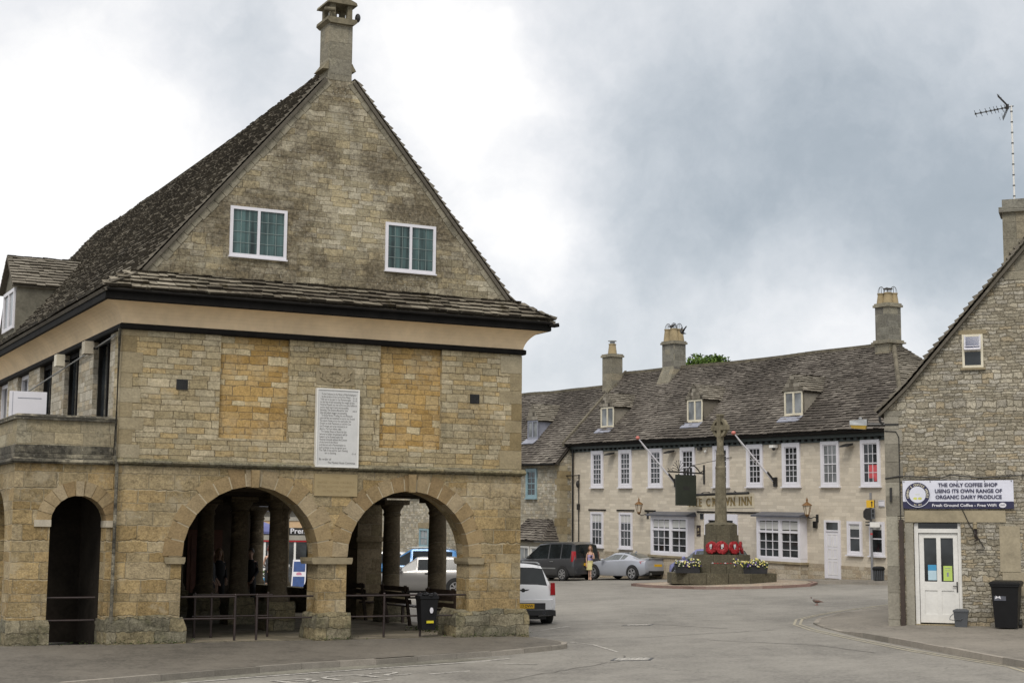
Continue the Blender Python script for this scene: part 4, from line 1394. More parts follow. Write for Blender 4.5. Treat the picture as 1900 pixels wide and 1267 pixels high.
b = MB()
def tuft(u, w, n, s):
    for k in range(n):
        p = MK.world((u + rnd.gauss(0, .16), w + rnd.uniform(-.05, .04), rnd.random() * s))
        nn = Vector((rnd.gauss(0, 1), rnd.gauss(-.5, 1), rnd.gauss(.2, .6))).normalized(); a = nn.orthogonal().normalized(); c = nn.cross(a); q = s * rnd.uniform(.3, .6)
        b.face([p - a * q * .5, p + c * q * .25, p + a * q * .5, p - c * q * .25])
for k in range(46):
    u = rnd.choice([rnd.uniform(-1.9, 1.4), rnd.uniform(-.2, 1.4), rnd.uniform(4.0, 4.9), rnd.uniform(6.6, 8.9)]); tuft(u, -.17, 9, rnd.uniform(.04, .09))
for k in range(10): tuft(rnd.uniform(7.2, 8.4), rnd.uniform(1.4, 3.0), 30, .12)
tag(b.build('weeds', tinted('weed_leaf', [(0, (.02, .035, .01)), (.6, (.055, .085, .02)), (1, (.10, .11, .04))], rough=.8, amp=.2, bmp=0)), 'low green weeds growing along the foot of the market house walls', 'weeds', kind='stuff')


# ------------------------------------------------------------------ the inn
CR = Frame((14.6627, 62.0), -60, 30, -.0235)
inn = thing('inn', CR.L, 'long cream painted stone inn with a stone slate roof and three small dormers', 'inn')


def P4(name, mb, mat, parent=None, smooth=False, label=None):
    o = mb.build(name, mat, parent or inn, smooth)
    if label: o['label'] = label
    return o


UL, UR = -23.0, 1.6
b = MB(CR)
b.box(UL, UR, 0, 7.0, -.9, 6.45, .5)
P4('wall', b, M_inn)
M_innplinth = stone('inn_plinth_stone', [(.39, .33, .245), (.43, .375, .285), (.345, .285, .205), (.41, .365, .29)], h=.2, w=.45, joint=.011, mortar=(.30, .26, .20), stain=(1.0, .5, .15, .55), stain_c=(.19, .155, .105))
for u0, u1 in ((UL - .01, -15.35), (-12.3, -11.55), (-9.05, -7.45), (-4.45, -3.40), (-2.42, UR)):
    b = MB(CR); b.box(u0, u1, -.022, .1, -.9, 1.12 - .02 * (u0 > -3), .5); P4('plinth', b, M_innplinth)
# dark green eaves board, dentils and gutter
b = MB(CR)
b.box(UL, UR, -.16, 0.1, 6.28, 6.50, .5)
b.box(UL, UR, -.06, 0.1, 6.12, 6.277, .5)
P4('eaves_board', b, M_green)
b = MB(CR)
b.box(UL, UR, -.34, -.15, 6.42, 6.50, .5)
b.tube([(UL, -.36, 6.52), (UR, -.36, 6.52)], .055, 8)
P4('gutter', b, M_black)
b = MB(CR)
u = UL + .2
while u < UR:
    b.box(u - .06, u + .06, -.115, -.062, 6.18, 6.275, .5); u += .40
P4('dentils', b, M_black)['kind'] = 'stuff'
RT = math.hypot(3.9, 3.9)
INN_S = lambda a, t: (a, -.42 + 3.92 * t / RT, 6.52 + 3.98 * t / RT + .05 * mnoise.noise((a * .3, t * .5, 2.2)) - .07 * sin(pi * min(1, max(0, (a - UL) / 24))) * t / RT)
b = MB(CR)
hipu = lambda t: 1.75 - 4.6 * t / RT
slates(b, INN_S, RT, UL - .1, hipu, .175, .12, .27, .028)
deck(b, INN_S, [0, RT], UL - .1, hipu)
deck(b, lambda a, t: (a, 7.42 - 3.92 * t / RT, 6.52 + 3.98 * t / RT), [0, RT], UL - .1, hipu)
P4('roof', b, M_slate2)
b = MB(CR)
HT = math.hypot(4.6, 3.98)
hip = lambda a, t: (1.78 - 4.6 * t / HT, a, 6.52 + 3.98 * t / HT)
slates(b, hip, HT, lambda t: -.42 + 3.92 * t / HT, lambda t: 7.42 - 3.92 * t / HT, .19, .14, .34, .034)
deck(b, hip, [0, HT], lambda t: -.42 + 3.92 * t / HT, lambda t: 7.42 - 3.92 * t / HT)
P4('hip_roof', b, M_slate)
b = MB(CR)
u = UL
while u < -2.9:
    L = rnd.uniform(.42, .55); z = INN_S(u, RT)[2] + .03
    b.prism([(0, 0)] * 0 or [(u, z - .11), (u + L - .012, z - .11), (u + L - .012, z + .045), (u, z + .045)], 3.36, 3.64); u += L
b.tube([(1.78, -.42, 6.58), (-2.82, 3.5, 10.58)], .10, 6)
P4('ridge', b, M_ridge)
b = MB(CR)        # raised verge against the cottage
b.hexa([(UL - .22, -.45, 6.42), (UL - .02, -.45, 6.42), (UL - .02, 3.5, 10.42), (UL - .22, 3.5, 10.42), (UL - .22, -.45, 6.66), (UL - .02, -.45, 6.66), (UL - .02, 3.5, 10.66), (UL - .22, 3.5, 10.66)])
P4('verge', b, M_ridge)


def sash(F, parent, u0, u1, z0, z1, cols, rows, fr=.10, proud=.07, blind=0, fm=None, gm=None, sill=.05, yo=0.0, bar=.024, split=True, name='window'):
    fm = fm or M_white
    o_ = MB(F)
    y0, y1 = yo - proud, yo + .01
    o_.box(u0, u0 + fr, y0, y1, z0, z1, .5); o_.box(u1 - fr, u1, y0, y1, z0, z1, .5)
    o_.box(u0 + fr, u1 - fr, y0, y1, z1 - fr, z1, .5); o_.box(u0 + fr, u1 - fr, y0, y1, z0, z0 + fr * .8, .5)
    o = o_.build(name, fm, parent)
    if sill:
        s_ = MB(F); s_.box(u0 - sill, u1 + sill, y0 - .06, y1, z0 - .055, z0 - .002, .5); s_.build('sill', fm, o)
    a0, a1, c0, c1 = u0 + fr, u1 - fr, z0 + fr * .8, z1 - fr
    g = MB(F); yg = yo - .012
    g.face([(a0, yg, c0), (a1, yg, c0), (a1, yg, c1), (a0, yg, c1)]); g.build('pane', gm or M_glass, o)
    l = MB(F); yb0, yb1 = yo - .034, yo - .0125
    l.box(a0, a0 + .04, yb0, yb1, c0, c1, .5); l.box(a1 - .04, a1, yb0, yb1, c0, c1, .5)
    l.box(a0 + .04, a1 - .04, yb0, yb1, c1 - .045, c1, .5); l.box(a0 + .04, a1 - .04, yb0, yb1, c0, c0 + .06, .5)
    a0 += .04; a1 -= .04; c0 += .06; c1 -= .045
    zm = (c0 + c1) / 2
    if split:
        l.box(a0, a1, yb0 - .012, yb1, zm - .022, zm + .022, .5)
    for k in range(1, cols):
        x = a0 + (a1 - a0) * k / cols
        l.box(x - bar / 2, x + bar / 2, yb0 + .004, yb1, c0, c1, .5)
    for k in range(1, rows):
        z = c0 + (c1 - c0) * k / rows
        if split and abs(z - zm) < .02: continue
        l.box(a0, a1, yb0 + .006, yb1, z - bar / 2, z + bar / 2, .5)
    l.build('glazing_bars', fm, o)
    if blind:
        d = MB(F); d.face([(a0, yg - .004, c1 - blind * (c1 - c0)), (a1, yg - .004, c1 - blind * (c1 - c0)), (a1, yg - .004, c1), (a0, yg - .004, c1)]); d.build('blind', M_blind, o)
    return o


UPW = [(-21.05, -19.95), (-18.53, -17.40), (-15.97, -14.82), (-13.36, -12.22), (-10.85, -9.68), (-8.42, -7.30), (-5.99, -4.84), (-3.52, -2.41), (-1.13, -.03)]
for i, (u0, u1) in enumerate(UPW):
    o = sash(CR, inn, u0, u1, 4.30, 6.15, 3, 6 if i < 7 else 4, fr=.17 if i < 7 else .14, gm=M_glassl if i == 7 else None)
    if i == 8:
        d = MB(CR)
        d.box(-.72, -.22, -.0165, -.0135, 4.62, 5.15)
        d.box(-.40, -.24, -.0185, -.0167, 4.5, 4.8)
        d.build('red_curtain', plain('red_curtain', (.55, .09, .10), .8, .2, 6.0), o)
for u0, u1 in ((-21.09, -19.95), (-18.49, -17.36)):
    sash(CR, inn, u0, u1, 1.30, 3.06, 3, 4, fr=.10, blind=.23)
for u0, u1 in ((-2.0, -1.15), (-.71, .12)):
    sash(CR, inn, u0, u1, 1.56, 2.90, 1, 2, fr=.11, blind=.16)
b = MB(CR)
for u0, u1 in ((-21.3, -19.72), (-18.73, -17.22), (-16.3, -15.4), (-12.1, -7.55)):
    b.box(u0, u1, -.045, .05, 3.13, 3.20, .5)
P4('lintel_strip', b, M_black)


def bay(u0, u1, z0, z1, lc, rc):
    b = MB(CR); d = .42
    b.box(u0, u1, -d + .03, .05, z0, z0 + .14, .5); b.box(u0, u1, -d + .03, .05, z1 - .16, z1, .5)
    for x in (u0, u1 - .12, (u0 + u1) / 2 + .05):
        b.box(x, x + .13, -d + .03, .05, z0 + .14, z1 - .16, .5)
    zt = z1 - .62
    b.box(u0, u1, -d + .035, .05, zt - .05, zt + .05, .5)
    b.box(u0 + .13, u1 - .13, -d + .15, .05, z0 + .1, z1 - .1, .5)
    o = b.build('bay_window', M_white, inn)
    b = MB(CR)
    b.box(u0 - .12, u1 + .12, -d - .06, .05, z0 - .09, z0 - .002, .5); b.build('sill', M_dress, o)
    b = MB(CR); b.box(u0 - .05, u1 + .05, -d, .05, z0 - 1.9, z0 - .092, .5); b.build('bay_base', MATS['inn_plinth_stone'], o)
    b = MB(CR)
    b.hexa([(u0 - .18, -d - .14, z1 + .004), (u1 + .18, -d - .14, z1 + .004), (u1 + .18, .02, z1 + .004), (u0 - .18, .02, z1 + .004), (u0 - .18, -d - .14, z1 + .07), (u1 + .18, -d - .14, z1 + .07), (u1 + .10, .0, z1 + .22), (u0 - .10, .0, z1 + .22)])
    b.build('bay_roof', M_lead, o)
    xm = (u0 + u1) / 2 + .05
    l = MB(CR)
    for x0, x1, cols in ((u0 + .13, xm, lc), (xm + .13, u1 - .12, rc)):
        g = MB(CR); yg = -d + .10
        g.face([(x0, yg, z0 + .14), (x1, yg, z0 + .14), (x1, yg, z1 - .16), (x0, yg, z1 - .16)]); g.build('pane', M_glass, o)
        y0, y1 = -d + .055, -d + .098
        l.box(x0, x0 + .05, y0, y1, z0 + .14, z1 - .16, .5); l.box(x1 - .05, x1, y0, y1, z0 + .14, z1 - .16, .5); l.box(x0 + .05, x1 - .05, y0, y1, z0 + .14, z0 + .2, .5)
        for k in range(1, cols):
            x = x0 + (x1 - x0) * k / cols; l.box(x - .014, x + .014, y0 + .006, y1, z0 + .2, z1 - .16, .5)
        for k in range(1, 3):
            z = z0 + .14 + (zt - .05 - z0 - .14) * k / 3; l.box(x0 + .05, x1 - .05, y0 + .008, y1, z - .014, z + .014, .5)
        d_ = MB(CR); d_.face([(x0 + .05, -d + .0965, zt + .10), (x1 - .05, -d + .0965, zt + .10), (x1 - .05, -d + .0965, z1 - .2), (x0 + .05, -d + .0965, z1 - .2)]); d_.build('blind', M_blind, o)
    l.build('glazing_bars', M_white, o)
    for x in (u0 - .0, u1):
        pass
    return o


bay(-15.3, -12.35, 1.10, 2.93, 3, 2)
bay(-7.35, -4.50, 1.14, 3.00, 3, 2)
# main doorway
b = MB(CR)
b.box(-11.5, -11.2, -.07, .05, .2, 3.08, .5); b.box(-9.4, -9.1, -.07, .05, .2, 3.08, .5); b.box(-11.2, -9.4, -.07, .05, 2.80, 3.08, .5)
o = b.build('doorway', M_white, inn)
b = MB(CR); b.face([(-11.2, -.015, .2), (-9.4, -.015, .2), (-9.4, -.015, 2.8), (-11.2, -.015, 2.8)]); b.build('pane', M_glass, o)
b = MB(CR); b.box(-11.2, -9.4, -.06, -.017, 2.28, 2.36); b.box(-10.34, -10.26, -.06, -.017, .2, 2.28); b.build('transom', M_white, o)
# white side door
b = MB(CR)
b.box(-3.38, -3.27, -.06, .05, .55, 2.92, .5); b.box(-2.53, -2.42, -.06, .05, .55, 2.92, .5); b.box(-3.27, -2.53, -.06, .05, 2.83, 2.92, .5); b.box(-3.27, -2.53, -.06, .05, 2.46, 2.52, .5)
o = b.build('door_frame', M_white, inn)
b = MB(CR); b.box(-3.27, -2.53, -.03, .05, .56, 2.46, .5); dl_ = b.build('door', M_white, inn)
b = MB(CR)
for z0, z1 in ((.7, 1.25), (1.35, 1.75), (1.85, 2.35)):
    for x0, x1 in ((-3.18, -2.94), (-2.86, -2.62)):
        b.box(x0, x1, -.042, -.0305, z0, z0 + .02); b.box(x0, x1, -.042, -.0305, z1 - .02, z1); b.box(x0, x0 + .02, -.042, -.0305, z0 + .02, z1 - .02); b.box(x1 - .02, x1, -.042, -.0305, z0 + .02, z1 - .02)
b.build('panel_moulding', M_dirtyw, dl_)
b = MB(CR); b.face([(-3.27, -.02, 2.52), (-2.53, -.02, 2.52), (-2.53, -.02, 2.83), (-3.27, -.02, 2.83)]); b.build('pane', M_glass, o)
# dormers of the inn
def inn_dormer(uc, name, z0=7.36, z1=8.42, za=9.08, w=.38, hw=.63, parent=None, S=INN_S, e=(-.42, 6.52, .9950), fm=None, gm=None, F=CR, gable=None):
    parent = parent or inn
    wback = lambda z: e[0] + (z - e[1]) / e[2]
    b = MB(F)
    for sx in (-1, 1):
        x = uc + sx * hw
        xi = x - sx * .05
        b.prism([(0, 0)] * 0 or [(x, z0 - .3), (xi, z0 - .3), (xi, z1), (x, z1)], w, w + .04)
        b.face([(x, w, z0 - .3), (x, w, z1), (x, wback(z1) + .2, z1), (x, wback(z0 - .3) + .2, z0 - .3)])
    b.face([(uc - hw, w, z1), (uc + hw, w, z1), (uc, w, za)])
    o = b.build('dormer', gable or M_slate, parent)
    dl = math.hypot(hw + .08, za - z1 + .1)
    for s_ in (-1, 1):
        m_ = MB(F)
        def sl(a, t, s_=s_):
            f = t / dl
            return (uc + s_ * (hw + .08) * (1 - f), a, z1 - .07 + (za - z1 + .12) * f)
        slates(m_, sl, dl, w - .08, lambda t: wback(z1 - .07 + (za - z1 + .12) * t / dl) + .12, .15, .12, .26, .03)
        deck(m_, sl, [0, dl], w - .06, lambda t: wback(z1 - .07 + (za - z1 + .12) * t / dl) + .12, .02, .05)
        m_.build('dormer_roof', M_slate, o)
    m_ = MB(F)       # slate-hung gable front
    for k in range(4):
        f = k / 4; zz = z1 + (za - z1) * f; ww = hw * (1 - f)
        x = -ww
        while x < ww - .05:
            x2 = min(ww, x + rnd.uniform(.15, .3))
            m_.box(uc + x, uc + x2 - .006, w - .075 - .012 * rnd.random(), w - .012, zz, zz + (za - z1) / 4 * .95); x = x2
    m_.build('gable_slates', M_slate, o)
    casement(F, o, uc - hw + .03, uc + hw - .03, z0, z1 - .02, 0, 0, proud=.04, fr=.085, mull=.10, fm=fm or M_cream, gm=gm or M_glassl, yo=w)
    m_ = MB(F)
    m_.hexa([(uc - hw - .12, w - .36, z0 - .30), (uc + hw + .02, w - .36, z0 - .30), (uc + hw + .02, w - .03, z0 - .05), (uc - hw - .12, w - .03, z0 - .05), (uc - hw - .12, w - .36, z0 - .26), (uc + hw + .02, w - .36, z0 - .26), (uc + hw + .02, w - .03, z0 - .0), (uc - hw - .12, w - .03, z0 - .0)])
    m_.build('lead_apron', M_leadl, o)
    return o


for uc in (-20.15, -12.72, -5.66):
    inn_dormer(uc, 'dormer')


def stack(F, parent, uc, wc, hu, hw, z0, z1, npots, pot_h, mat, flare=None, cowl='wire', pr=.17):
    b = MB(F)
    b.box(uc - hu, uc + hu, wc - hw, wc + hw, z0, z1, .5)
    o = b.build('chimney', mat, parent)
    b = MB(F); b.box(uc - hu - .07, uc + hu + .07, wc - hw - .07, wc + hw + .07, z1 - .12, z1 - .02); b.box(uc - hu - .03, uc + hu + .03, wc - hw - .03, wc + hw + .03, z1 - .018, z1 + .05)
    if flare:
        b.box(uc - hu - .08, uc + hu + .08, wc - hw - .08, wc + hw + .08, flare, flare + .08)
        b.box(uc - hu - .14, uc + hu + .14, wc - hw - .14, wc + hw + .14, flare - .07, flare - .002)
        b.box(uc - hu - .03, uc + hu + .03, wc - hw - .03, wc + hw + .03, z0, flare - .072)
    b.build('chimney_cap', M_chim, o)
    spots = [(0, 0)] if npots == 1 else [(-hu * .5, hw * .45), (hu * .5, hw * .45), (-hu * .5, -hw * .45), (hu * .5, -hw * .45)][:npots] if npots == 4 else [(-hu * .62, 0), (0, -hw * .1), (hu * .62, 0)]
    for i, (x, y) in enumerate(spots):
        b = MB(F)
        b.lathe([(pr * 1.25, z1 + .04), (pr * 1.2, z1 + .12), (pr * .92, z1 + pot_h - .06), (pr * 1.05, z1 + pot_h - .05), (pr * 1.05, z1 + pot_h), (pr * .8, z1 + pot_h), (pr * .75, z1 + pot_h - .15)], (uc + x, wc + y, 0), 12)
        p = b.build('chimney_pot', M_pot, o, True)
        if cowl == 'wire' or (cowl == 'mixed' and i < npots - 1):
            b = MB(F)
            for a in (0, pi / 2, pi / 4, -pi / 4):
                q = [(uc + x + pr * .85 * cos(a) * cos(th), wc + y + pr * .85 * sin(a) * cos(th), z1 + pot_h + .30 * sin(th)) for th in [pi * k / 8 for k in range(9)]]
                b.tube(q, .008, 4)
            b.build('wire_guard', M_iron, p)
        elif cowl in ('mixed', 'cap'):
            b = MB(F); b.tube([(uc + x, wc + y, z1 + pot_h - .05), (uc + x, wc + y, z1 + pot_h + .14)], .02 if cowl == 'mixed' else pr * .7, 8); b.lathe([(pr * 1.25, z1 + pot_h + .14), (pr * 1.1, z1 + pot_h + .18), (.03, z1 + pot_h + .19)], (uc + x, wc + y, 0), 10)
            b.build('cowl', M_iron if cowl == 'mixed' else M_steel, p)
    return o


stack(CR, inn, -18.42, 3.3, .50, .38, 9.9, 11.78, 4, .68, M_cstack, pr=.20)
b = MB(CR); b.hexa([(-19.0, 2.45, 9.3), (-17.85, 2.45, 9.3), (-17.85, 3.3, 9.3), (-19.0, 3.3, 9.3), (-18.93, 2.90, 10.36), (-17.9, 2.90, 10.36), (-17.9, 3.3, 10.36), (-18.93, 3.3, 10.36)]); P4('chimney_base', b, M_chim)
stack(CR, inn, -2.95, 3.35, .40, .36, 10.0, 12.12, 4, .50, M_cstack, flare=10.50, cowl='mixed', pr=.17)
b = MB(CR)
b.tube([(-22.72, -.10, 6.4), (-22.72, -.10, -.4)], .05, 8); b.tube([(-22.2, -.06, 4.4), (-22.2, -.06, .4)], .03, 6)
b.box(-22.27, -22.13, -.14, -.03, 3.15, 3.45)
P4('rain_pipe', b, M_iron)
b = MB(CR)
for q in range(5):
    b.tube([(-6.55, -.006, 4.25), (-6.55 + rnd.uniform(-.03, .03), -.006, 3.4)], .012, 4)

# ---- things on the inn front
sg = thing('inn_lettering', CR.world((-10.42, -.03, 3.45)), 'gold raised letters reading THE CROWN INN above the inn doorway', 'sign', R(-60))
M_gold = plain('gilded_letter', (.27, .19, .07), .5, .2, 5.0)
b = MB(); b.box(-2.45, 2.45, .012, .03, -.12, .50, .5); b.build('sign_board', plain('pale_letter_board', (.56, .50, .37), .8, .06, 2.0), sg)
WORDS = [('T', -2.24), ('H', -1.82), ('E', -1.42), ('C', -.82), ('R', -.38), ('O', .06), ('W', .52), ('N', .98), ('I', 1.46), ('N', 1.76), ('N', 2.16)]
for chh, x in WORDS:
    b = MB()
    vs, fs = text_faces(chh, .50, 'CENTER', .008)
    b.mesh([(x + v.x * .9, -.012, v.y) for v in vs], fs)
    b.mesh([(x + v.x * .9, .008, v.y) for v in vs], fs)
    # short serifs
    for zz in ((0, .025), (.345, .37)):
        for sx in {'T': [0] if zz[0] == 0 else [-.14, .14], 'H': [-.13, .13], 'E': [-.1], 'C': [], 'R': [-.1, .12] if zz[0] == 0 else [-.1], 'O': [], 'W': [-.2, .2] if zz[0] > 0 else [], 'N': [-.13, .13], 'I': [0]}[chh]:
            b.box(x + sx - .055, x + sx + .055, -.013, .0, zz[0], zz[1])
    b.build('raised_letter', M_gold, sg)
lb = thing('light_bar', CR.world((-10.25, -.2, 3.97)), 'long dark strip lamp above the gold inn lettering', 'strip lamp', R(-60))
b = MB(); b.tube([(-2.15, 0, 0), (2.15, 0, 0)], .06, 8); b.build('lamp_tube', M_iron, lb)
b = MB(); b.tube([(-1.3, 0, .05), (-1.15, .02, .10), (-.9, .2, .11)], .02, 6); b.tube([(1.3, 0, .05), (1.15, .02, .10), (.9, .2, .11)], .02, 6); b.build('bracket', M_iron, lb)
# hanging sign
hs = thing('hanging_sign', CR.world((-11.55, 0, 4.85)), 'dark green inn sign board hanging from an ornate black iron bracket', 'pub sign', R(-60))
b = MB(); b.box(-.045, .045, -1.62, -.50, -1.42, -.03, .5); b.build('sign_board', plain('sign_green_paint', (.024, .030, .020), .55, .15, 2.0), hs)
b = MB()
for s_ in (-1, 1):
    x = s_ * .052
    pts = [(-.17, -.10), (-.19, .10), (-.09, .0), (0, .13), (.09, 0), (.19, .10), (.17, -.10)]
    b.face([(x, -1.06 + p[0], -.62 + p[1]) for p in pts], .5)
b.build('crown_emblem', M_iron, hs)
b = MB()
b.tube([(0, 0, .06), (0, -2.06, .10)], .035, 8)
b.box(-.05, .05, -.04, 0, -.42, .45)
arcp = [(0, -.05, .18)] + [(0, -.25 - .8 * k / 10, .10 + .30 * sin(pi * k / 10)) for k in range(11)] + [(0, -1.5, .1)]
b.tube(arcp, .028, 6)
b.tube([(0, -.55, .02), (0, -.55, -.04)], .03, 6); b.tube([(0, -1.45, .02), (0, -1.45, -.04)], .03, 6)
for k in range(9):
    a = pi * (k + .5) / 9
    p0 = Vector((0, -1.45, .14)); p1 = p0 + Vector((0, .34 * cos(a), .42 * sin(a) + .05)); mid = (p0 + p1) / 2 + Vector((rnd.uniform(-.05, .05), rnd.uniform(-.05, .05), .03))
    b.tube([p0, mid, p1], .012, 4); b.ball(p1, .025, n=5, m=4); b.ball(mid, .02, n=5, m=4)
b.tube([(0, -1.75, .1), (0, -1.85, .22), (0, -1.98, .16), (0, -2.06, .26)], .015, 5)
b.build('bracket', M_iron, hs)
b = MB(); b.tube([(0, -.75, .40), (2.05, -.02, .72)], .014, 5); b.build('stay_rod', M_iron, hs)
# lanterns
def lantern(u, z, label):
    o = thing('lantern', CR.world((u, -.45, z)), label, 'wall lantern', R(-60), 'copper lanterns on the inn wall')
    b = MB(); b.lathe([(.09, 0), (.17, .36), (.14, .36)], (0, 0, 0), 6); b.build('lantern_glass', plain('warm_lantern_glass', (.62, .55, .44), .3, .2, 8.0), o)
    b = MB(); b.lathe([(.21, .36), (.19, .40), (.10, .47), (.04, .50), (.03, .56), (.05, .58), (.02, .66), (.005, .72)], (0, 0, 0), 8)
    for k in range(6):
        a = k * pi / 3; b.tube([(.09 * cos(a), .09 * sin(a), 0), (.172 * cos(a), .172 * sin(a), .36)], .012, 4)
    b.lathe([(.03, -.12), (.06, -.08), (.10, -.03), (.10, .0)], (0, 0, 0), 8)
    b.build('lantern_frame', plain('copper', (.22, .12, .05), .4, .2, 6.0, metal=.5), o)
    b = MB(); b.tube([(0, 0, -.1), (.06, .15, -.17), (.1, .3, -.1), (.12, .44, -.16)], .022, 6); b.box(.05, .19, .42, .45, -.32, 0); b.build('bracket', M_iron, o)
lantern(-16.18, 3.10, 'copper lantern on the inn wall left of the left bay window')
lantern(-3.95, 3.14, 'copper lantern on the inn wall right of the right bay window')
# flagpoles
def flagpole(u, z, du, d, dz, label):
    o = thing('flagpole', CR.world((u, 0, z)), label, 'flagpole', R(-60), 'slanting flagpoles on the inn front')
    b = MB(); b.tube([(0, -.1, 0), (du, -d, dz)], .045, 8, .03); b.build('pole', M_white, o, True)
    b = MB(); b.ball((du, -d, dz), .10, 1, 1, .9, 10, 7); b.build('finial', plain('red_finial', (.50, .16, .13), .5, .1), o, True)
    b = MB(); b.box(-.11, .11, -.07, 0, -.2, .2); b.tube([(0, -.03, -.05), (du * .2, -.03 - d * .2, dz * .2)], .07, 8); b.build('bracket', M_iron, o)
    b = MB(); b.tube([(du * .15, -d * .15, dz * .15 - .1), (du * .55, -d * .55, dz * .55 - .22), (du * .97, -d * .97, dz * .97 - .02)], .008, 4); b.build('halyard', M_dirtyw, o)
flagpole(-13.72, 4.50, -.30, 2.0, 2.05, 'white flagpole with a red tip rising over the hanging inn sign')
flagpole(-6.47, 4.50, -.35, 2.0, 2.05, 'white flagpole with a red tip rising to the right of the stone cross')
# small lamps under the eaves
for i, (u, z, lab) in enumerate(((-19.05, 5.98, 'small dark floodlight under the inn eaves between the two leftmost windows'), (-13.95, 5.97, 'small dark floodlight under the inn eaves beside the left flagpole window'),
                                 (-1.72, 5.97, 'small dark floodlight under the inn eaves between the two widest upper windows'))):
    o = thing('floodlight', CR.world((u, 0, z)), lab, 'floodlight', R(-60))
    b = MB(); b.hexa([(-.24, -.42, -.1), (.24, -.42, -.1), (.24, -.1, -.02), (-.24, -.1, -.02), (-.24, -.42, -.04), (.24, -.42, -.04), (.24, -.1, .06), (-.24, -.1, .06)]); b.build('lamp_head', M_iron, o)
    b = MB(); b.box(-.03, .03, -.12, 0, -.02, .04); b.build('bracket', M_iron, o)
o = thing('security_camera', CR.world((-6.4, 0, 6.02)), 'pale dome camera under the inn eaves beside the right flagpole window', 'camera', R(-60))
b = MB(); b.box(-.14, .14, -.3, -.04, -.06, .06); b.build('camera_body', M_dirtyw, o); b = MB(); b.ball((.05, -.2, -.1), .08, n=8, m=6); b.build('lens_dome', M_iron, o)
o = thing('alarm_box', CR.world((-11.45, 0, 6.05)), 'small dark box and white bell lamp under the eaves left of the cross', 'alarm', R(-60))
b = MB(); b.box(-.5, -.24, -.12, 0, -.06, .1); b.build('alarm_body', M_iron, o); b = MB(); b.ball((.12, -.1, -.14), .07, n=8, m=6); b.tube([(.12, -.1, -.1), (.12, 0, .05)], .012, 5); b.build('bell_lamp', M_dirtyw, o)
o = thing('wall_plaque', CR.world((-12.0, -.0, 2.3)), 'dark little plaque on the inn wall right of the left bay window', 'plaque', R(-60))
b = MB(); b.box(-.14, .14, -.03, 0, -.25, .25); b.build('plaque', M_rust, o); b = MB(); b.ball((0, -.035, .05), .07, 1, .3, 1.2, 8, 6); b.tube([(-.08, -.035, -.15), (.08, -.035, -.12)], .02, 5); b.build('relief', M_dress, o)
o = thing('notice_case', CR.world((-11.75, -.0, 2.96)), 'small dark square notice on the inn wall left of the doorway', 'notice', R(-60))
b = MB(); b.box(-.12, .12, -.03, 0, -.13, .13); b.build('case', M_lead, o); b = MB(); b.box(-.10, .10, -.035, -.0305, -.11, .11); b.build('case_glass', M_glass, o)
o = thing('meter_box', CR.world((-3.92, -.0, 2.72)), 'small black box on the inn wall under the right lantern', 'box', R(-60))
b = MB(); b.box(-.10, .10, -.1, 0, -.14, .14); b.build('box_body', M_iron, o); b = MB(); b.box(-.085, .085, -.108, -.1005, -.12, .12); b.build('box_door', M_black, o)
sc_ = thing('street_name_sign', CR.world((.0, -.02, 3.62)), 'tiny white street plate at the right end of the inn wall', 'sign', R(-60))
b = MB(); b.box(-.17, .17, -.02, 0, -.13, .13); b.build('sign_plate', M_white, sc_); b = MB(); b.box(-.15, .15, -.0235, -.0205, -.11, -.095); b.box(-.15, .15, -.0235, -.0205, .095, .11); b.build('sign_border', M_iron, sc_)
sl = thing('wall_lamp', CR.world((-22.2, 0, 4.82)), 'pale lantern head on a black arm by the drain pipe', 'wall lamp', R(-60))
b = MB(); b.tube([(0, 0, .1), (0, -.05, .1), (-.9, -.35, .1)], .03, 6); b.tube([(0, -.05, .15), (0, -.05, -.4)], .03, 6); b.build('arm', M_iron, sl); b = MB(); b.ball((-1.15, -.43, .08), .24, 1.2, .7, .55, 10, 7); b.build('lamp_head', M_palestone, sl, True)
b = MB(); b.ball((0, -.12, -.35), .12, .8, .8, 1.6, 8, 6); b.build('lamp_gear', M_iron, sl, True)

# ------------------------------------------------------------------ stone cottages left of the inn
ct = thing('stone_cottage', CR.world((-30, -.7, 0)), 'rough grey stone cottage joining the inn, with pale blue window frames', 'cottage')
CL = ct.location.copy()
FC = lambda p: CR.world(p) - CL
b = MB(FC)
b.box(-43.0, -23.0, -.7, 6.2, -1.3, 5.56, .5)
P4('wall', b, M_rubble2, ct)
b = MB(FC)
z = -1.0
k = 0
while z < 5.3:
    hh = rnd.uniform(.25, .45); ww = .5 if k % 2 else .28
    b.box(-23.0 - ww, -22.985, -.715 - rnd.random() * .01, -.25 if k % 2 else -.05, z, min(5.5, z + hh - .012)); z += hh; k += 1
P4('corner_stone', b, M_corner, ct)
CT_S = lambda a, t: (a, -1.02 + 3.85 * t / 5.75, 5.50 + 4.30 * t / 5.75 + .07 * mnoise.noise((a * .3, t * .4, 9.2)))
b = MB(FC)
slates(b, CT_S, 5.75, -43.2, -22.9, .18, .13, .27, .028)
deck(b, CT_S, [0, 5.75], -43.2, -22.9)
deck(b, lambda a, t: (a, 6.68 - 3.85 * t / 5.75, 5.50 + 4.30 * t / 5.75), [0, 5.75], -43.2, -22.9)
b.prism([], 0, 0) if False else None
P4('roof', b, M_slate2, ct)
b = MB(FC)
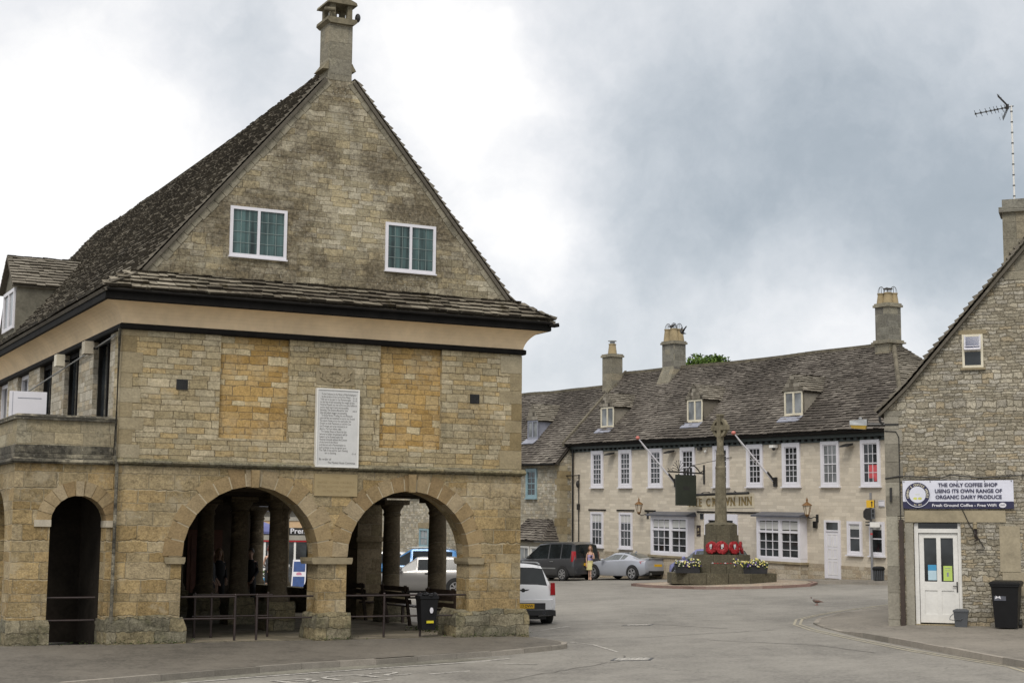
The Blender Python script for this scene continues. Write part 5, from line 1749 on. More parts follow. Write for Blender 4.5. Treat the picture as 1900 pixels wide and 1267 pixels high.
for u in (-23.0, -42.6):
    b = MB(FC)
    v_ = [(u - .4 * q, y, z) for q in (0, 1) for y, z in ((-.7, 5.56), (6.2, 5.56), (2.83, 9.75))]
    for f_ in ((0, 1, 2), (5, 4, 3), (0, 3, 4, 1), (1, 4, 5, 2), (2, 5, 3, 0)): b.face([v_[k] for k in f_])
    P4('gable_wall', b, M_rubble2, ct)
b = MB(FC)
u = -43.0
while u < -23.2:
    L = rnd.uniform(.42, .55); z = CT_S(u, 5.75)[2] + .03
    b.prism([(u, z - .12), (u + L - .012, z - .12), (u + L - .012, z + .045), (u, z + .045)], 2.68, 2.98); u += L
P4('ridge', b, M_ridge, ct)
b = MB(FC); b.tube([(-43, -1.08, 5.50), (-23.0, -1.08, 5.48)], .055, 8); P4('gutter', b, M_black, ct)
for u0 in (-26.42, -40.4):
    sash(FC, ct, u0, u0 + 1.12, 3.72, 5.30, 2, 4, fr=.15, fm=M_bluef, yo=-.7, gm=M_glassl if u0 < -30 else None)
sash(FC, ct, -39.1, -37.9, .75, 1.85, 2, 2, fr=.1, fm=M_bluef, yo=-.7, gm=M_glassl)
b = MB(FC); b.box(-39.3, -37.7, -.75, -.6, 1.87, 2.2); P4('lintel', b, M_dress, ct)
inn_dormer(-27.35, 'dormer', 6.98, 8.0, 8.86, .25, .58, ct, CT_S, (-1.02, 5.50, 1.117), fm=M_leadl, gm=M_glassl, F=FC, gable=M_leadl)
b = MB(FC)       # slate-roofed porch bay
b.box(-26.4, -23.3, -1.5, -.7, -1.0, 1.52, .5)
po = P4('porch', b, M_quoin, ct)
b = MB(FC)
pt = 1.5
ps = lambda a, t: (a, -1.72 + 1.02 * t / pt, 1.50 + 1.12 * t / pt)
slates(b, ps, pt, lambda t: -26.6 + .3 * t, lambda t: -23.1 - .5 * t, .17, .14, .28, .034)
deck(b, ps, [0, pt], lambda t: -26.6 + .3 * t, lambda t: -23.1 - .5 * t)
ph = lambda a, t: (-23.08 - .72 * t / pt, a, 1.50 + 1.12 * t / pt)
slates(b, ph, pt, lambda t: -1.72 + 1.02 * t / pt, -.7, .17, .14, .28, .034)
b.build('porch_roof', M_slate2, po)
for u0 in (-25.75, -24.55):
    sash(FC, po, u0, u0 + 1.05, -.2, 1.2, 2, 1, fr=.07, fm=M_dirtyw, yo=-1.5, sill=0, split=False, gm=M_glassl)
stack(FC, ct, -23.42, 2.85, .44, .36, 9.0, 11.46, 1, .62, M_chim, cowl='cap', pr=.20)
# next house along, with an ochre shop front
sh = thing('terrace_house', CR.world((-50, -.9, 0)), 'stone house beyond the cottage with an ochre shop fascia, seen through the right arch', 'house')
SL_ = sh.location.copy()
FS = lambda p: CR.world(p) - SL_
b = MB(FS); b.box(-62, -43.05, -.9, 6, -2, 6.3, .5); P4('wall', b, M_rubble2, sh)
b = MB(FS)
hs_ = lambda a, t: (a, -1.2 + 3.85 * t / 5.75, 6.25 + 4.3 * t / 5.75)
slates(b, hs_, 5.75, -62.2, -43.0, .24, .2, .4, .04); deck(b, hs_, [0, 5.75], -62.2, -43.0); deck(b, lambda a, t: (a, 6.5 - 3.85 * t / 5.75, 6.25 + 4.3 * t / 5.75), [0, 5.75], -62.2, -43.0)
P4('roof', b, M_slate2, sh)
b = MB(FS); b.box(-50.5, -44.1, -1.05, -.9, 1.0, 1.28); b.box(-50.5, -50.3, -1.02, -.9, -1.4, 1.0); b.box(-44.3, -44.1, -1.02, -.9, -1.4, 1.0); b.box(-50.3, -44.3, -1.0, -.9, -1.4, -.6)
so = P4('shop_front', b, plain('ochre_paint', (.42, .25, .06), .5, .1, 3.0), sh)
b = MB(FS); b.box(-50.5, -44.1, -1.25, -1.05, 1.284, 1.55); b.build('shop_awning_box', M_lead, so)
b = MB(FS); b.face([(-50.3, -.95, -.6), (-44.3, -.95, -.6), (-44.3, -.95, 1.0), (-50.3, -.95, 1.0)]); b.build('pane', M_glass, so)
o = thing('bracket_lantern', CR.world((-45.4, -1.3, 2.75)), 'black bracket lantern on the far wall, near the top left of the right arch', 'wall lantern')
b = MB(); b.lathe([(.10, 0), (.19, .28), (.24, .30), (.06, .46), (.03, .62)], (0, 0, 0), 8); b.build('lantern_body', M_iron, o); b = MB(); b.tube([(0, 0, .6), (.05, .1, .75), (.3, .2, .6)], .03, 6); b.build('bracket', M_iron, o)

# ------------------------------------------------------------------ the coffee house on the right
kc = thing('coffee_house', KC.L, 'grey rubble stone gable of the coffee house with a white half-glazed door', 'coffee house')


def P5(name, mb, mat, parent=None, smooth=False):
    return mb.build(name, mat, parent or kc, smooth)


KW = 6.7
b = MB(KC)
b.prism([(0, -.2), (.56, -.2), (.56, 2.49), (1.56, 2.49), (1.56, -.2), (KW, -.2), (KW, 4.95), (KW - .47, 5.45), (3.35, 8.80), (.47, 5.45), (0, 4.95)], 0, .5, .5)
P5('wall', b, M_rubble)
b = MB(KC)
b.box(0, .45, .5, 9.5, -.3, 4.9, .5); b.box(KW - .45, KW, .5, 9.5, -.3, 4.9, .5); b.box(.45, KW - .45, 9.05, 9.5, -.3, 4.9, .5)
P5('side_wall', b, M_rubble)
b = MB(KC)
z = -.1; k = 0
while z < 4.9:
    hh = rnd.uniform(.34, .62) if z < 2.6 else rnd.uniform(.28, .5)
    ww = .235 if z < 2.5 else (.37 if k % 2 else .30)
    b.box(-.012, ww, -.014 - rnd.random() * .006, .5, z, min(4.94, z + hh - .008)); z += hh; k += 1
b.box(.385, .555, -.012, .3, .2, 2.48)
P5('corner_stone', b, tinted('grey_quoin', [(0, (.20, .185, .15)), (.5, (.28, .26, .215)), (1, (.34, .32, .26))], nscale=3, amp=.45, bmp=.6))
b = MB(KC)
b.box(.385, 2.5, -.018, .3, 2.50, 2.755, .5)
P5('lintel', b, plain('long_stone_lintel', (.31, .265, .18), .9, .15, 2.0, bmp=.3))
b = MB(KC)
for x0, x1, z0, z1 in ((2.36, 2.78, 1.45, 2.42), (2.40, 3.0, .95, 1.44)):
    b.box(x0, x1, -.012, .3, z0, z1)
P5('patch_stone', b, plain('rendered_patch', (.33, .285, .20), .9, .15, 3.0, bmp=.4))
KLEN = math.hypot(2.9, 3.4)
def k_slope(a, t, s_=1):
    T1 = .75
    if t < T1:
        f = t / T1; x, z = -.16 + .63 * f, 4.88 + .62 * f
    else:
        f = (t - T1) / 4.42; x, z = .47 + 2.88 * f, 5.50 + 3.35 * f
    return (x if s_ > 0 else KW - x, a, z)
for s_ in (1, -1):
    b = MB(KC)
    S_ = lambda a, t, s_=s_: k_slope(a, t, s_)
    slates(b, S_, 5.17, -.13, 9.6 if s_ > 0 else 2.0, .19, .14, .34, .04)
    deck(b, S_, [0, .75, 5.17], -.11, 9.6, .03, .06)
    P5('roof', b, M_slate)
b = MB(KC)
b.box(2.63, 4.05, -.013, .62, 7.75, 9.36, .5)
ch = P5('chimney', b, M_chim)
b = MB(KC); b.box(2.56, 4.12, -.09, .69, 9.24, 9.35); b.box(2.63, 4.05, -.02, .63, 9.352, 9.53); b.build('chimney_cap', M_cstack, ch)
b = MB(KC); b.prism([(2.3, 7.62), (2.63, 7.9), (2.63, 8.05), (2.28, 7.68)], -.03, .6); b.build('flashing', M_cross, ch)
# gable window: top light pushed open
b = MB(KC)
x0, x1, z0, z1 = 1.70, 2.14, 5.85, 6.58
for q in ((x0, x0 + .05, z0, z1), (x1 - .05, x1, z0, z1), (x0 + .05, x1 - .05, z0, z0 + .05), (x0 + .05, x1 - .05, z1 - .05, z1), (x0 + .05, x1 - .05, 6.20, 6.25)):
    b.box(q[0], q[1], -.03, .02, q[2], q[3], .5)
o = P5('window', b, M_cream)
b = MB(KC); b.box(x0 - .04, x1 + .04, -.06, .02, z0 - .05, z0 - .002); b.build('sill', M_dress, o)
b = MB(KC); b.box(x0 - .07, x1 + .07, -.014, .02, z1 + .002, z1 + .10); b.build('stone_lintel', M_dress, o)
b = MB(KC); b.face([(x0 + .05, -.008, z0 + .05), (x1 - .05, -.008, z0 + .05), (x1 - .05, -.008, 6.2), (x0 + .05, -.008, 6.2)]); b.build('pane', M_glass, o)
b = MB(KC)
q0, q1 = Vector((x0 + .06, -.02, 6.56)), Vector((x1 - .06, -.02, 6.56)); d0, d1 = Vector((x0 + .06, -.12, 6.24)), Vector((x1 - .06, -.12, 6.24))
b.face([q0, q1, d1, d0]); b.build('pane', plain('sky_lit_glass', (.02, .035, .10), .08, .2), o)
b = MB(KC); b.tube([q0, d0], .018, 4); b.tube([q1, d1], .018, 4); b.tube([d0, d1], .028, 4); b.tube([d0 + Vector((0, 0, .07)), d1 + Vector((0, 0, .07))], .008, 4); b.build('top_sash', M_white, o)
# door
b = MB(KC)
b.box(.57, .655, .06, .3, .2, 2.48, .5); b.box(1.49, 1.555, .06, .3, .2, 2.48, .5); b.box(.655, 1.49, .06, .3, 2.27, 2.36, .5)
o = P5('door_frame', b, M_dirtyw)
b = MB(KC); b.face([(.655, .12, 2.36), (1.49, .12, 2.36), (1.49, .12, 2.48), (.655, .12, 2.48)]); b.build('pane', M_glass, o)
b = MB(KC)
dx0, dx1 = .665, 1.482
for q in ((dx0, dx0 + .10, .34, 2.26), (dx1 - .10, dx1, .34, 2.26), (1.03, 1.12, .34, 2.26), (dx0 + .1, 1.03, 2.16, 2.26), (1.12, dx1 - .1, 2.16, 2.26), (dx0 + .1, 1.03, 1.03, 1.22), (1.12, dx1 - .1, 1.03, 1.22), (dx0 + .1, 1.03, .34, .52), (1.12, dx1 - .1, .34, .52)):
    b.box(q[0], q[1], .10, .14, q[2], q[3], .5)
b.box(dx0 + .1, 1.03, .118, .135, .52, 1.03, .5); b.box(1.12, dx1 - .1, .118, .135, .52, 1.03, .5)
dr = P5('door', b, M_dirtyw)
for xa, xb in ((dx0 + .1, 1.03), (1.12, dx1 - .1)):
    b = MB(KC); b.face([(xa, .125, 1.22), (xb, .125, 1.22), (xb, .125, 2.16), (xa, .125, 2.16)]); b.build('pane', M_glass, dr)
b = MB(KC); b.box(1.435, 1.462, .085, .10, 1.0, 1.22); b.tube([(1.45, .07, 1.13), (1.36, .06, 1.13)], .012, 6); b.build('door_handle', M_iron, dr)
b = MB(KC); b.box(.84, 1.02, .112, .122, 1.25, 1.58); nb1 = b.build('blue_notice', plain('pale_blue_notice', (.45, .60, .68), .6, .05), dr)
b = MB(KC); b.box(.84, 1.02, .108, .1115, 1.46, 1.58); b.build('notice_heading', plain('blue_heading', (.05, .28, .50), .6, .05), dr)
b = MB(KC); b.box(1.165, 1.35, .112, .122, 1.24, 1.56); b.build('green_notice', plain('lime_notice', (.46, .60, .14), .6, .08), dr)
b = MB(KC)
add_text(b, 'OPEN', .04, 1.255, 1.48, .1105, fit=.12) if False else None
b.box(1.2, 1.31, .1105, .1116, 1.50, 1.512); b.box(1.2, 1.31, .1105, .1116, 1.46, 1.466); b.box(1.235, 1.275, .1105, .1116, 1.33, 1.42); b.build('notice_print', M_leadl, dr)
b = MB(KC); b.box(.58, 1.54, -.10, .12, .12, .31); P5('doorstep', b, M_dress)
b = MB(KC); b.box(.265, .36, -.11, -.02, .0, 2.55); P5('pipe_casing', b, plain('dark_brown_casing', (.045, .03, .022), .6, .2))
b = MB(KC)
b.tube([(.30, -.03, 2.55), (.30, -.03, 4.35), (.24, -.03, 4.48), (0.0, -.03, 4.5), (-.03, .2, 4.5)], .012, 5)
b.tube([(-.02, -.03, 3.45), (.3, -.04, 3.50), (1.2, -.04, 3.46), (1.4, -.05, 3.52), (2.0, -.04, 3.45), (3.4, -.04, 3.53)], .014, 5)
b.tube([(1.6, -.04, 2.8), (1.75, -.03, 2.45), (2.05, -.03, 1.95), (2.02, -.03, 1.90), (1.86, -.03, 1.90)], .009, 5)
P5('cable', b, M_iron)
b = MB(KC); b.box(-.03, .3, -.03, .0, 4.62, 4.66); b.tube([(-.1, -.05, 5.0), (-.1, -.05, 4.72), (-.02, -.03, 4.62)], .03, 6); b.box(.08, .13, -.07, .0, 2.95, 3.25); P5('bracket', b, M_iron)
# banner
bn = thing('banner', KC.world((1.52, -.035, 2.79)), 'white and navy coffee house banner tied across the wall above the door', 'banner', R(-21))
b = MB()
nxb, nzb = 24, 6
def bz(x, z):
    return -.012 + .008 * mnoise.noise((x * 2.2, z * 3, 4.4)) + .006 * max(0, (x - .7)) * sin(9 * (x + z))
for band, z0, z1 in ((0, .155, .61),):
    for i in range(nxb):
        for j in range(nzb):
            P = []
            for (a, c) in ((i, j), (i + 1, j), (i + 1, j + 1), (i, j + 1)):
                x = -1.16 + 2.32 * a / nxb; z = z0 + (z1 - z0) * c / nzb
                P.append((x, bz(x, z), z))
            b.face(P)
M_ban = plain('banner_vinyl_white', (.66, .67, .76), .5, .04, 2.0)
M_navy = plain('banner_vinyl_navy', (.022, .022, .065), .5, .1, 2.0)
b.build('banner_sheet', M_ban, bn)
b = MB()
for i in range(nxb):
    x0, x1 = -1.16 + 2.32 * i / nxb, -1.16 + 2.32 * (i + 1) / nxb
    b.face([(x0, bz(x0, 0), 0), (x1, bz(x1, 0), 0), (x1, bz(x1, .155), .1548), (x0, bz(x0, .155), .1548)])
b.build('navy_band', M_navy, bn)
b = MB()
add_text(b, 'THE ONLY COFFEE SHOP', .11, .215, .475, -.030, fit=1.24, bold=.0035)
add_text(b, 'USING ITS OWN RANGE OF', .11, .225, .345, -.030, fit=1.40, bold=.0035)
add_text(b, 'ORGANIC DAIRY PRODUCE', .11, .225, .215, -.030, fit=1.38, bold=.0035)
b.build('lettering', M_navy, bn)
b = MB()
add_text(b, 'Fresh Ground Coffee - Free WiFi', .085, .13, .045, -.030, fit=1.34, bold=.002)
b.mesh([(.93 + .075 * cos(k * pi / 8), -.028, .075 + .055 * sin(k * pi / 8)) for k in range(16)], [tuple(range(16))])
b.build('lettering', M_white, bn)
b = MB(); add_text(b, 'WiFi', .05, .93, .06, -.0305, fit=.10); b.build('wifi_mark', M_navy, bn)
lc_ = (-.845, .305)
def ringd(mb, r0, r1, y, n=32):
    for k in range(n):
        a, c = 2 * pi * k / n, 2 * pi * (k + 1) / n
        mb.face([(lc_[0] + r * cos(q), y, lc_[1] + r * sin(q)) for r, q in ((r0, a), (r0, c), (r1, c), (r1, a))], .5)
b = MB(); ringd(b, .262, .276, -.0295); ringd(b, .001, .178, -.0295); b.build('logo_ground', M_ban, bn)
b = MB(); ringd(b, .178, .262, -.0292); b.build('logo_ring', M_navy, bn)
b = MB()
def round_text(txt, r, a0, a1, size, flip=False):
    for i, ch_ in enumerate(txt):
        if ch_ == ' ': continue
        a = a0 + (a1 - a0) * i / (len(txt) - 1)
        vs, fs = text_faces(ch_, size, 'CENTER', .0015)
        tx, tz = (sin(a), -cos(a)) if not flip else (-sin(a), cos(a))
        rx, rz = (cos(a), sin(a)) if not flip else (-cos(a), -sin(a))
        b.mesh([(lc_[0] + r * cos(a) + v.x * tx + v.y * rx, -.0315, lc_[1] + r * sin(a) + v.x * tz + v.y * rz) for v in vs], fs)
round_text("HENRY'S COFFEE HOUSE", .192, R(195), R(-15), .065)
round_text('Est. 2012', .238, R(252), R(290), .04, True)
b.build('logo_lettering', plain('cream_letter', (.62, .58, .44), .6), bn)
b = MB()
for s_ in (-1, 1):
    b.mesh([(lc_[0] + s_ * (.05 + .045 * cos(k * pi / 5)), -.0306, lc_[1] - .085 + .03 * sin(k * pi / 5)) for k in range(10)], [tuple(range(10))])
b.box(lc_[0] - .05, lc_[0] + .05, -.0306, -.0296, lc_[1] + .0, lc_[1] + .006)
b.build('logo_motif', plain('yellow_green_motif', (.55, .56, .16), .6), bn)
b = MB()
for x in (-1.13, -.57, 0, .57, 1.12):
    b.ball((x, -.02, .59), .012, n=6, m=4); b.ball((x, -.02, .02), .010, n=6, m=4)
b.build('eyelet', M_iron, bn)
# wall lamp without its shade
o = thing('wall_lamp', KC.world((1.87, 0, 2.3)), 'rusty lamp fitting on the coffee house wall right of the door', 'wall lamp', R(-21))
b = MB(); b.box(-.03, .03, -.03, 0, -.12, .1); b.tube([(0, -.03, .1), (0, -.12, .12), (0, -.14, -.05), (.04, -.10, -.18), (-.02, -.05, -.2)], .018, 6); b.build('bracket', M_rust, o)
b = MB(); b.lathe([(.045, .06), (.04, .14), (.05, .17), (.02, .2)], (0, -.12, 0), 8); b.build('lamp_holder', M_dress, o)
# aerial
o = thing('tv_aerial', KC.world((2.88, .3, 9.50)), 'tall thin aerial pole with a toothed boom on the coffee house chimney', 'aerial', R(-21))
b = MB(); b.tube([(0, 0, -.1), (0, 0, 2.22)], .02, 8); b.build('mast', M_dirtyw, o)
b = MB()
for k in range(9):
    b.box(-.026, .026, -.026, .026, .15 + k * .24, .17 + k * .24)
b.build('mast_clip', M_iron, o)
b = MB()
b.tube([(.05, 0, 2.20), (-.76, -.1, 2.07)], .012, 6)
for k in range(8):
    f = (.22, .3, .42, .5, .6, .72, .86, 1.0)[k]
    p = Vector((.05, 0, 2.20)).lerp(Vector((-.76, -.1, 2.07)), f)
    b.tube([p + Vector((-.02, -.11, .05)), p + Vector((.02, .11, -.05))], .006, 4); b.box(p.x - .018, p.x + .018, p.y - .018, p.y + .018, p.z - .02, p.z + .02)
for s_ in (1, -1):
    for k in range(5):
        p = Vector((-.06, -.12 + .06 * k, 2.2)); b.tube([p, p + Vector((-.18 - .05 * s_, 0, .28 * s_))], .004, 4)
    for k in range(4):
        b.tube([Vector((-.10 - .05 * k, -.14, 2.2 + .075 * (k + .5) * s_)), Vector((-.10 - .05 * k, .14, 2.2 + .075 * (k + .5) * s_))], .004, 4)
b.box(-.12, -.05, -.03, .03, 2.15, 2.25)
b.build('boom', M_iron, o)
# street lamp bracketed off the corner
o = thing('street_lamp', KC.world((-.05, -.06, 4.62)), 'grey street lamp head with amber lens bracketed off the coffee house corner', 'street lamp', R(-21))
b = MB(); b.tube([(.05, .05, .02), (-.32, 0, .02)], .04, 8); b.build('arm', M_iron, o)
b = MB(); b.loft([[(-.70, -.09, .02), (-.70, .09, .02), (-.70, .07, .12), (-.70, -.07, .12)], [(-.32, -.10, .0), (-.32, .10, .0), (-.32, .08, .14), (-.32, -.08, .14)]]); b.ball((-.47, 0, .15), .045, n=8, m=6); b.build('lamp_head', M_steel, o)
b = MB(); b.loft([[(-.69, -.085, .018), (-.69, .085, .018), (-.66, .06, -.05), (-.66, -.06, -.05)], [(-.33, -.095, -.002), (-.33, .095, -.002), (-.36, .07, -.08), (-.36, -.07, -.08)]]); b.build('lamp_lens', plain('amber_lens', (.50, .34, .07), .25, .12), o)
# wheelie bin and caddy
o = thing('wheelie_bin', KC.world((2.50, -.52, .27)), 'tall black wheelie bin standing against the coffee house wall', 'wheelie bin', R(-24))
b = MB()
b.loft([[(-.22, -.24, .04), (.22, -.24, .04), (.22, .22, .10), (-.22, .22, .10)], [(-.275, -.32, .88), (.275, -.32, .88), (.275, .30, .88), (-.275, .30, .88)], [(-.30, -.345, .89), (.30, -.345, .89), (.30, .33, .89), (-.30, .33, .89)], [(-.30, -.345, .93), (.30, -.345, .93), (.30, .33, .93), (-.30, .33, .93)]])
b.build('bin_body', M_plastic, o)
b = MB(); b.loft([[(-.315, -.36, .932), (.315, -.36, .932), (.315, .33, .932), (-.315, .33, .932)], [(-.315, -.36, .96), (.315, -.36, .96), (.315, .36, .985), (-.315, .36, .985)], [(-.27, -.31, .99), (.27, -.31, .99), (.27, .30, 1.01), (-.27, .30, 1.01)]]); b.tube([(-.25, .38, .96), (.25, .38, .96)], .02, 8); b.build('lid', M_plastic, o)
for sx in (-.24, .24):
    b = MB(); b.lathe([(.03, -.03), (.10, -.03), (.10, .03), (.03, .03)], (0, 0, 0), 14)
    b.v = [Vector((sx + p.z, .24 + p.x, .10 + p.y)) for p in b.v]; b.build('wheel', M_iron, o)
b = MB(); b.box(-.22, .02, -.302, -.292, .60, .72); b.build('label', M_lead, o)
b = MB(); b.mesh([(-.20, -.305, .63), (-.14, -.305, .66), (-.08, -.305, .63), (-.10, -.305, .70), (-.14, -.305, .67), (-.18, -.305, .70)], [(0, 1, 4, 5), (1, 2, 3, 4)]); b.build('label_emblem', M_white, o)
o = thing('food_caddy', KC.world((1.55, -.36, .28)), 'small grey lidded food caddy with its handle beside the white door', 'caddy', R(-18))
b = MB(); b.loft([[(-.12, -.11, 0), (.12, -.11, 0), (.12, .11, 0), (-.12, .11, 0)], [(-.15, -.14, .32), (.15, -.14, .32), (.15, .14, .32), (-.15, .14, .32)]]); b.build('caddy_body', M_grey, o)
b = MB(); b.loft([[(-.162, -.15, .322), (.162, -.15, .322), (.162, .15, .322), (-.162, .15, .322)], [(-.162, -.15, .355), (.162, -.15, .355), (.162, .15, .355), (-.162, .15, .355)], [(-.10, -.09, .385), (.10, -.09, .385), (.10, .09, .385), (-.10, .09, .385)]]); b.build('lid', M_grey, o)
b = MB(); b.tube([(-.155, 0, .28), (-.22, -.05, .22), (-.23, -.08, .16), (-.16, -.12, .15), (.0, -.155, .17), (.155, -.02, .28)], .008, 6); b.build('handle', M_grey, o)


# ------------------------------------------------------------------ paved island with the stone cross
ISL = [(5.25, 66.6), (5.7, 64.4), (6.5, 62.3), (7.6, 60.5), (8.8, 59.6), (10.2, 59.5), (11.3, 60.2), (11.9, 62.0), (12.0, 64.6), (11.2, 66.6), (9.0, 67.3), (6.6, 67.2)]
kerb('kerb', list(reversed(ISL + [ISL[0]])), M_kerbr, wd=.16, h=.10, stone_l=.7)
b = MB()
ic = (8.6, 64.2)
for i in range(len(ISL)):
    p, q = ISL[i], ISL[(i + 1) % len(ISL)]
    for f0, f1 in ((0, .33), (.33, .66), (.66, .985)):
        P = []
        for (e, f) in ((p, f0), (p, f1), (q, f1), (q, f0)):
            x, y = ic[0] + (e[0] - ic[0]) * f, ic[1] + (e[1] - ic[1]) * f
            P.append((x, y, ground_z(x, y) + .098 + .02 * (1 - f)))
        b.face(P, uv=[(a[0], a[1]) for a in P])
tag(b.build('paving', M_setts), kind='structure')

CX, CY = 8.56, 64.0
cr = thing('stone_cross', (CX, CY, .40), 'tall weathered stone cross with a ringed head on dark octagonal steps', 'memorial cross')


def octo(mb, h, z0, z1, n=8, rot=pi / 8, cx=0, cy=0, gap=True, sq=1.0, top=.0):
    r = h / cos(pi / n)
    P = [(cx + r * cos(rot + 2 * pi * k / n), cy + r * sq * sin(rot + 2 * pi * k / n)) for k in range(n)]
    for k in range(n):
        p, q = Vector((*P[k], 0)), Vector((*P[(k + 1) % n], 0))
        m = 2 if (q - p).length > 1.2 and gap else 1
        for j in range(m):
            a, c = p.lerp(q, j / m + .006), p.lerp(q, (j + 1) / m - .006)
            ai, ci = a * .72, c * .72
            d = rnd.uniform(-.012, .012)
            a2, c2 = a * (1 + d / h), c * (1 + d / h)
            up = lambda v, z: (v.x, v.y, z)
            mb.hexa([up(a2, z0), up(c2, z0), up(ci, z0), up(ai, z0), up(a2 * (1 - top), z1), up(c2 * (1 - top), z1), up(ci, z1), up(ai, z1)])
    mb.prismz([(x * .93, y * .93) for x, y in P], z0, z1 - .006)


M_stepm = stone('dark_step_stone', [(.08, .07, .045), (.11, .097, .066), (.06, .055, .04), (.09, .08, .052)], h=5, w=9, joint=.001, stain=(2.2, .5, .15, .6), stain_c=(.06, .055, .035), lichen=.5, dirt=.5)
b = MB(); octo(b, 2.10, .0, .43, cx=0); 
o_ = b.build('step', M_stepm, cr)
b = MB(); octo(b, 1.50, .43, .80); b.build('step', M_stepm, cr)
b = MB(); octo(b, 1.12, .80, 1.16, top=.02); b.build('step', M_stepm, cr)
b = MB(); octo(b, .68, 1.16, 1.95, top=.03, gap=False); b.prismz([(x, y) for x, y in [(.62 / cos(pi / 8) * cos(pi / 8 + k * pi / 4), .62 / cos(pi / 8) * sin(pi / 8 + k * pi / 4)) for k in range(8)]], 1.95, 2.36)
b.lathe([(.66, 2.36), (.50, 2.44), (.30, 2.46)], (0, 0, 0), 8); b.build('pedestal', M_stepm, cr)
b = MB(); b.lathe([(.255, 2.40), (.235, 3.0), (.205, 4.6), (.22, 4.66), (.195, 4.75), (.175, 5.15), (.185, 5.2), (.16, 5.26), (.13, 5.72), (.12, 5.78)], (0, 0, 0), 8)
b.build('shaft', M_cross, cr)
b = MB()
# ringed head, turned a little away from the street
hd = [Vector((cos(R(-52)), sin(R(-52)), 0)), Vector((0, 0, 1)), Vector((-sin(R(-52)), cos(R(-52)), 0))]
def HP(x, y, z): return hd[0] * x + hd[2] * y + Vector((0, 0, 6.30 + z))
def hbox(x0, x1, z0, z1, y=.10):
    b.hexa([HP(x0, -y, z0), HP(x1, -y, z0), HP(x1, y, z0), HP(x0, y, z0), HP(x0, -y, z1), HP(x1, -y, z1), HP(x1, y, z1), HP(x0, y, z1)])
hbox(-.10, .10, -.56, .48); hbox(-.44, -.102, -.10, .10, .098); hbox(.102, .44, -.10, .10, .098)
hbox(-.13, .13, .482, .56, .12)
for k in range(24):
    a0, a1 = 2 * pi * k / 24, 2 * pi * (k + 1) / 24
    b.hexa([HP(r * cos(a), y, r * sin(a)) for y in (-.075, .075) for r, a in ((.29, a0), (.40, a0), (.40, a1), (.29, a1))])
b.build('cross_head', M_cross, cr)


def wreath(x, y, rz, tilt, label, card):
    o = thing('poppy_wreath', (CX + x, CY + y, 1.57), label, 'wreath', rz, 'red poppy wreaths on the cross')
    b = MB(); n, m = 22, 7
    Tm = Matrix.Rotation(tilt, 3, 'X')
    rings = []
    for k in range(n):
        a = 2 * pi * k / n
        rr = [(.165 + .10 * cos(2 * pi * j / m) * (1 + .15 * rnd.uniform(-1, 1)), .05 * sin(2 * pi * j / m)) for j in range(m)]
        rings.append([Tm @ Vector((r * cos(a), -.05 + yy, .262 + r * sin(a))) for r, yy in rr])
    rings.append(rings[0]); b.loft(rings, True, False)
    for k in range(60):
        a = rnd.random() * 2 * pi; r = .19 + rnd.uniform(-.06, .06)
        b.ball(Tm @ Vector((r * cos(a), -.095, .262 + r * sin(a))), .032, 1, .5, 1, 5, 4)
    b.build('poppy_ring', M_poppy, o)
    b = MB()
    b.ball(Tm @ Vector((0, -.09, .235)),   .04, 1, .3, 1.05, 8, 6)
    b.hexa([Tm @ Vector(v) for v in ((-.05 + card, -.12, .27), (.06 + card, -.12, .27), (.06 + card, -.11, .27), (-.05 + card, -.11, .27), (-.05 + card, -.12, .38), (.06 + card, -.12, .40), (.06 + card, -.11, .40), (-.05 + card, -.11, .38))])
    b.build('card', M_card, o)


M_poppy = plain('poppy_red', (.27, .005, .009), .6, .25, 14.0)
M_card = plain('white_card', (.48, .48, .49), .7, .1, 8.0)
wreath(-.47, -.60, R(-40), R(-9), 'red poppy wreath with a blue badge, leftmost of those facing the camera', .0)
wreath(-.08, -.78, 0, R(-9), 'largest red poppy wreath with a tilted white card, in the middle of the row', .01)
wreath(.42, -.68, R(30), R(-9), 'red poppy wreath with an upright white card, right of the middle one', -.01)
wreath(.74, -.40, R(75), R(-9), 'red poppy wreath seen edge-on at the right end of the row', 0)
o = thing('small_tribute', (CX - .1, CY - 1.3, 1.20), 'little red and white tributes lying on the lower step', 'tribute')
b = MB()
for k in range(7):
    b.ball((-.35 + .13 * k, rnd.uniform(-.03, .03), .02), .05, 1, 1, .5, 6, 4)
b.build('tribute', M_poppy, o)
b = MB()
for x in (-.42, .08, .45):
    b.ball((x, -.03, .03), .045, 1, 1, .6, 6, 4)
b.build('ribbon', M_card, o)

M_leaf = tinted('plant_leaf', [(0, (.02, .045, .01)), (.5, (.05, .10, .02)), (1, (.10, .16, .035))], rough=.7, amp=.2, bmp=0)
M_petal = tinted('pansy_petal', [(0, (.06, .035, .17)), (.25, (.11, .06, .25)), (.28, (.50, .43, .10)), (.70, (.58, .52, .19)), (.73, (.55, .53, .38)), (1, (.60, .58, .46))], rough=.6, amp=.1, bmp=0)
M_trough = plain('black_trough', (.022, .022, .025), .55, .2, 3.0)


def leaf_quad(b, p, s, n=None, t=None):
    n = n or Vector((rnd.gauss(0, 1), rnd.gauss(0, 1), rnd.gauss(.4, 1))).normalized()
    a = n.orthogonal().normalized(); c = n.cross(a)
    q = rnd.random() * 6.28; a, c = a * cos(q) + c * sin(q), c * cos(q) - a * sin(q)
    b.face([p - a * s * .5, p + c * s * .32, p + a * s * .6, p - c * s * .32], t)


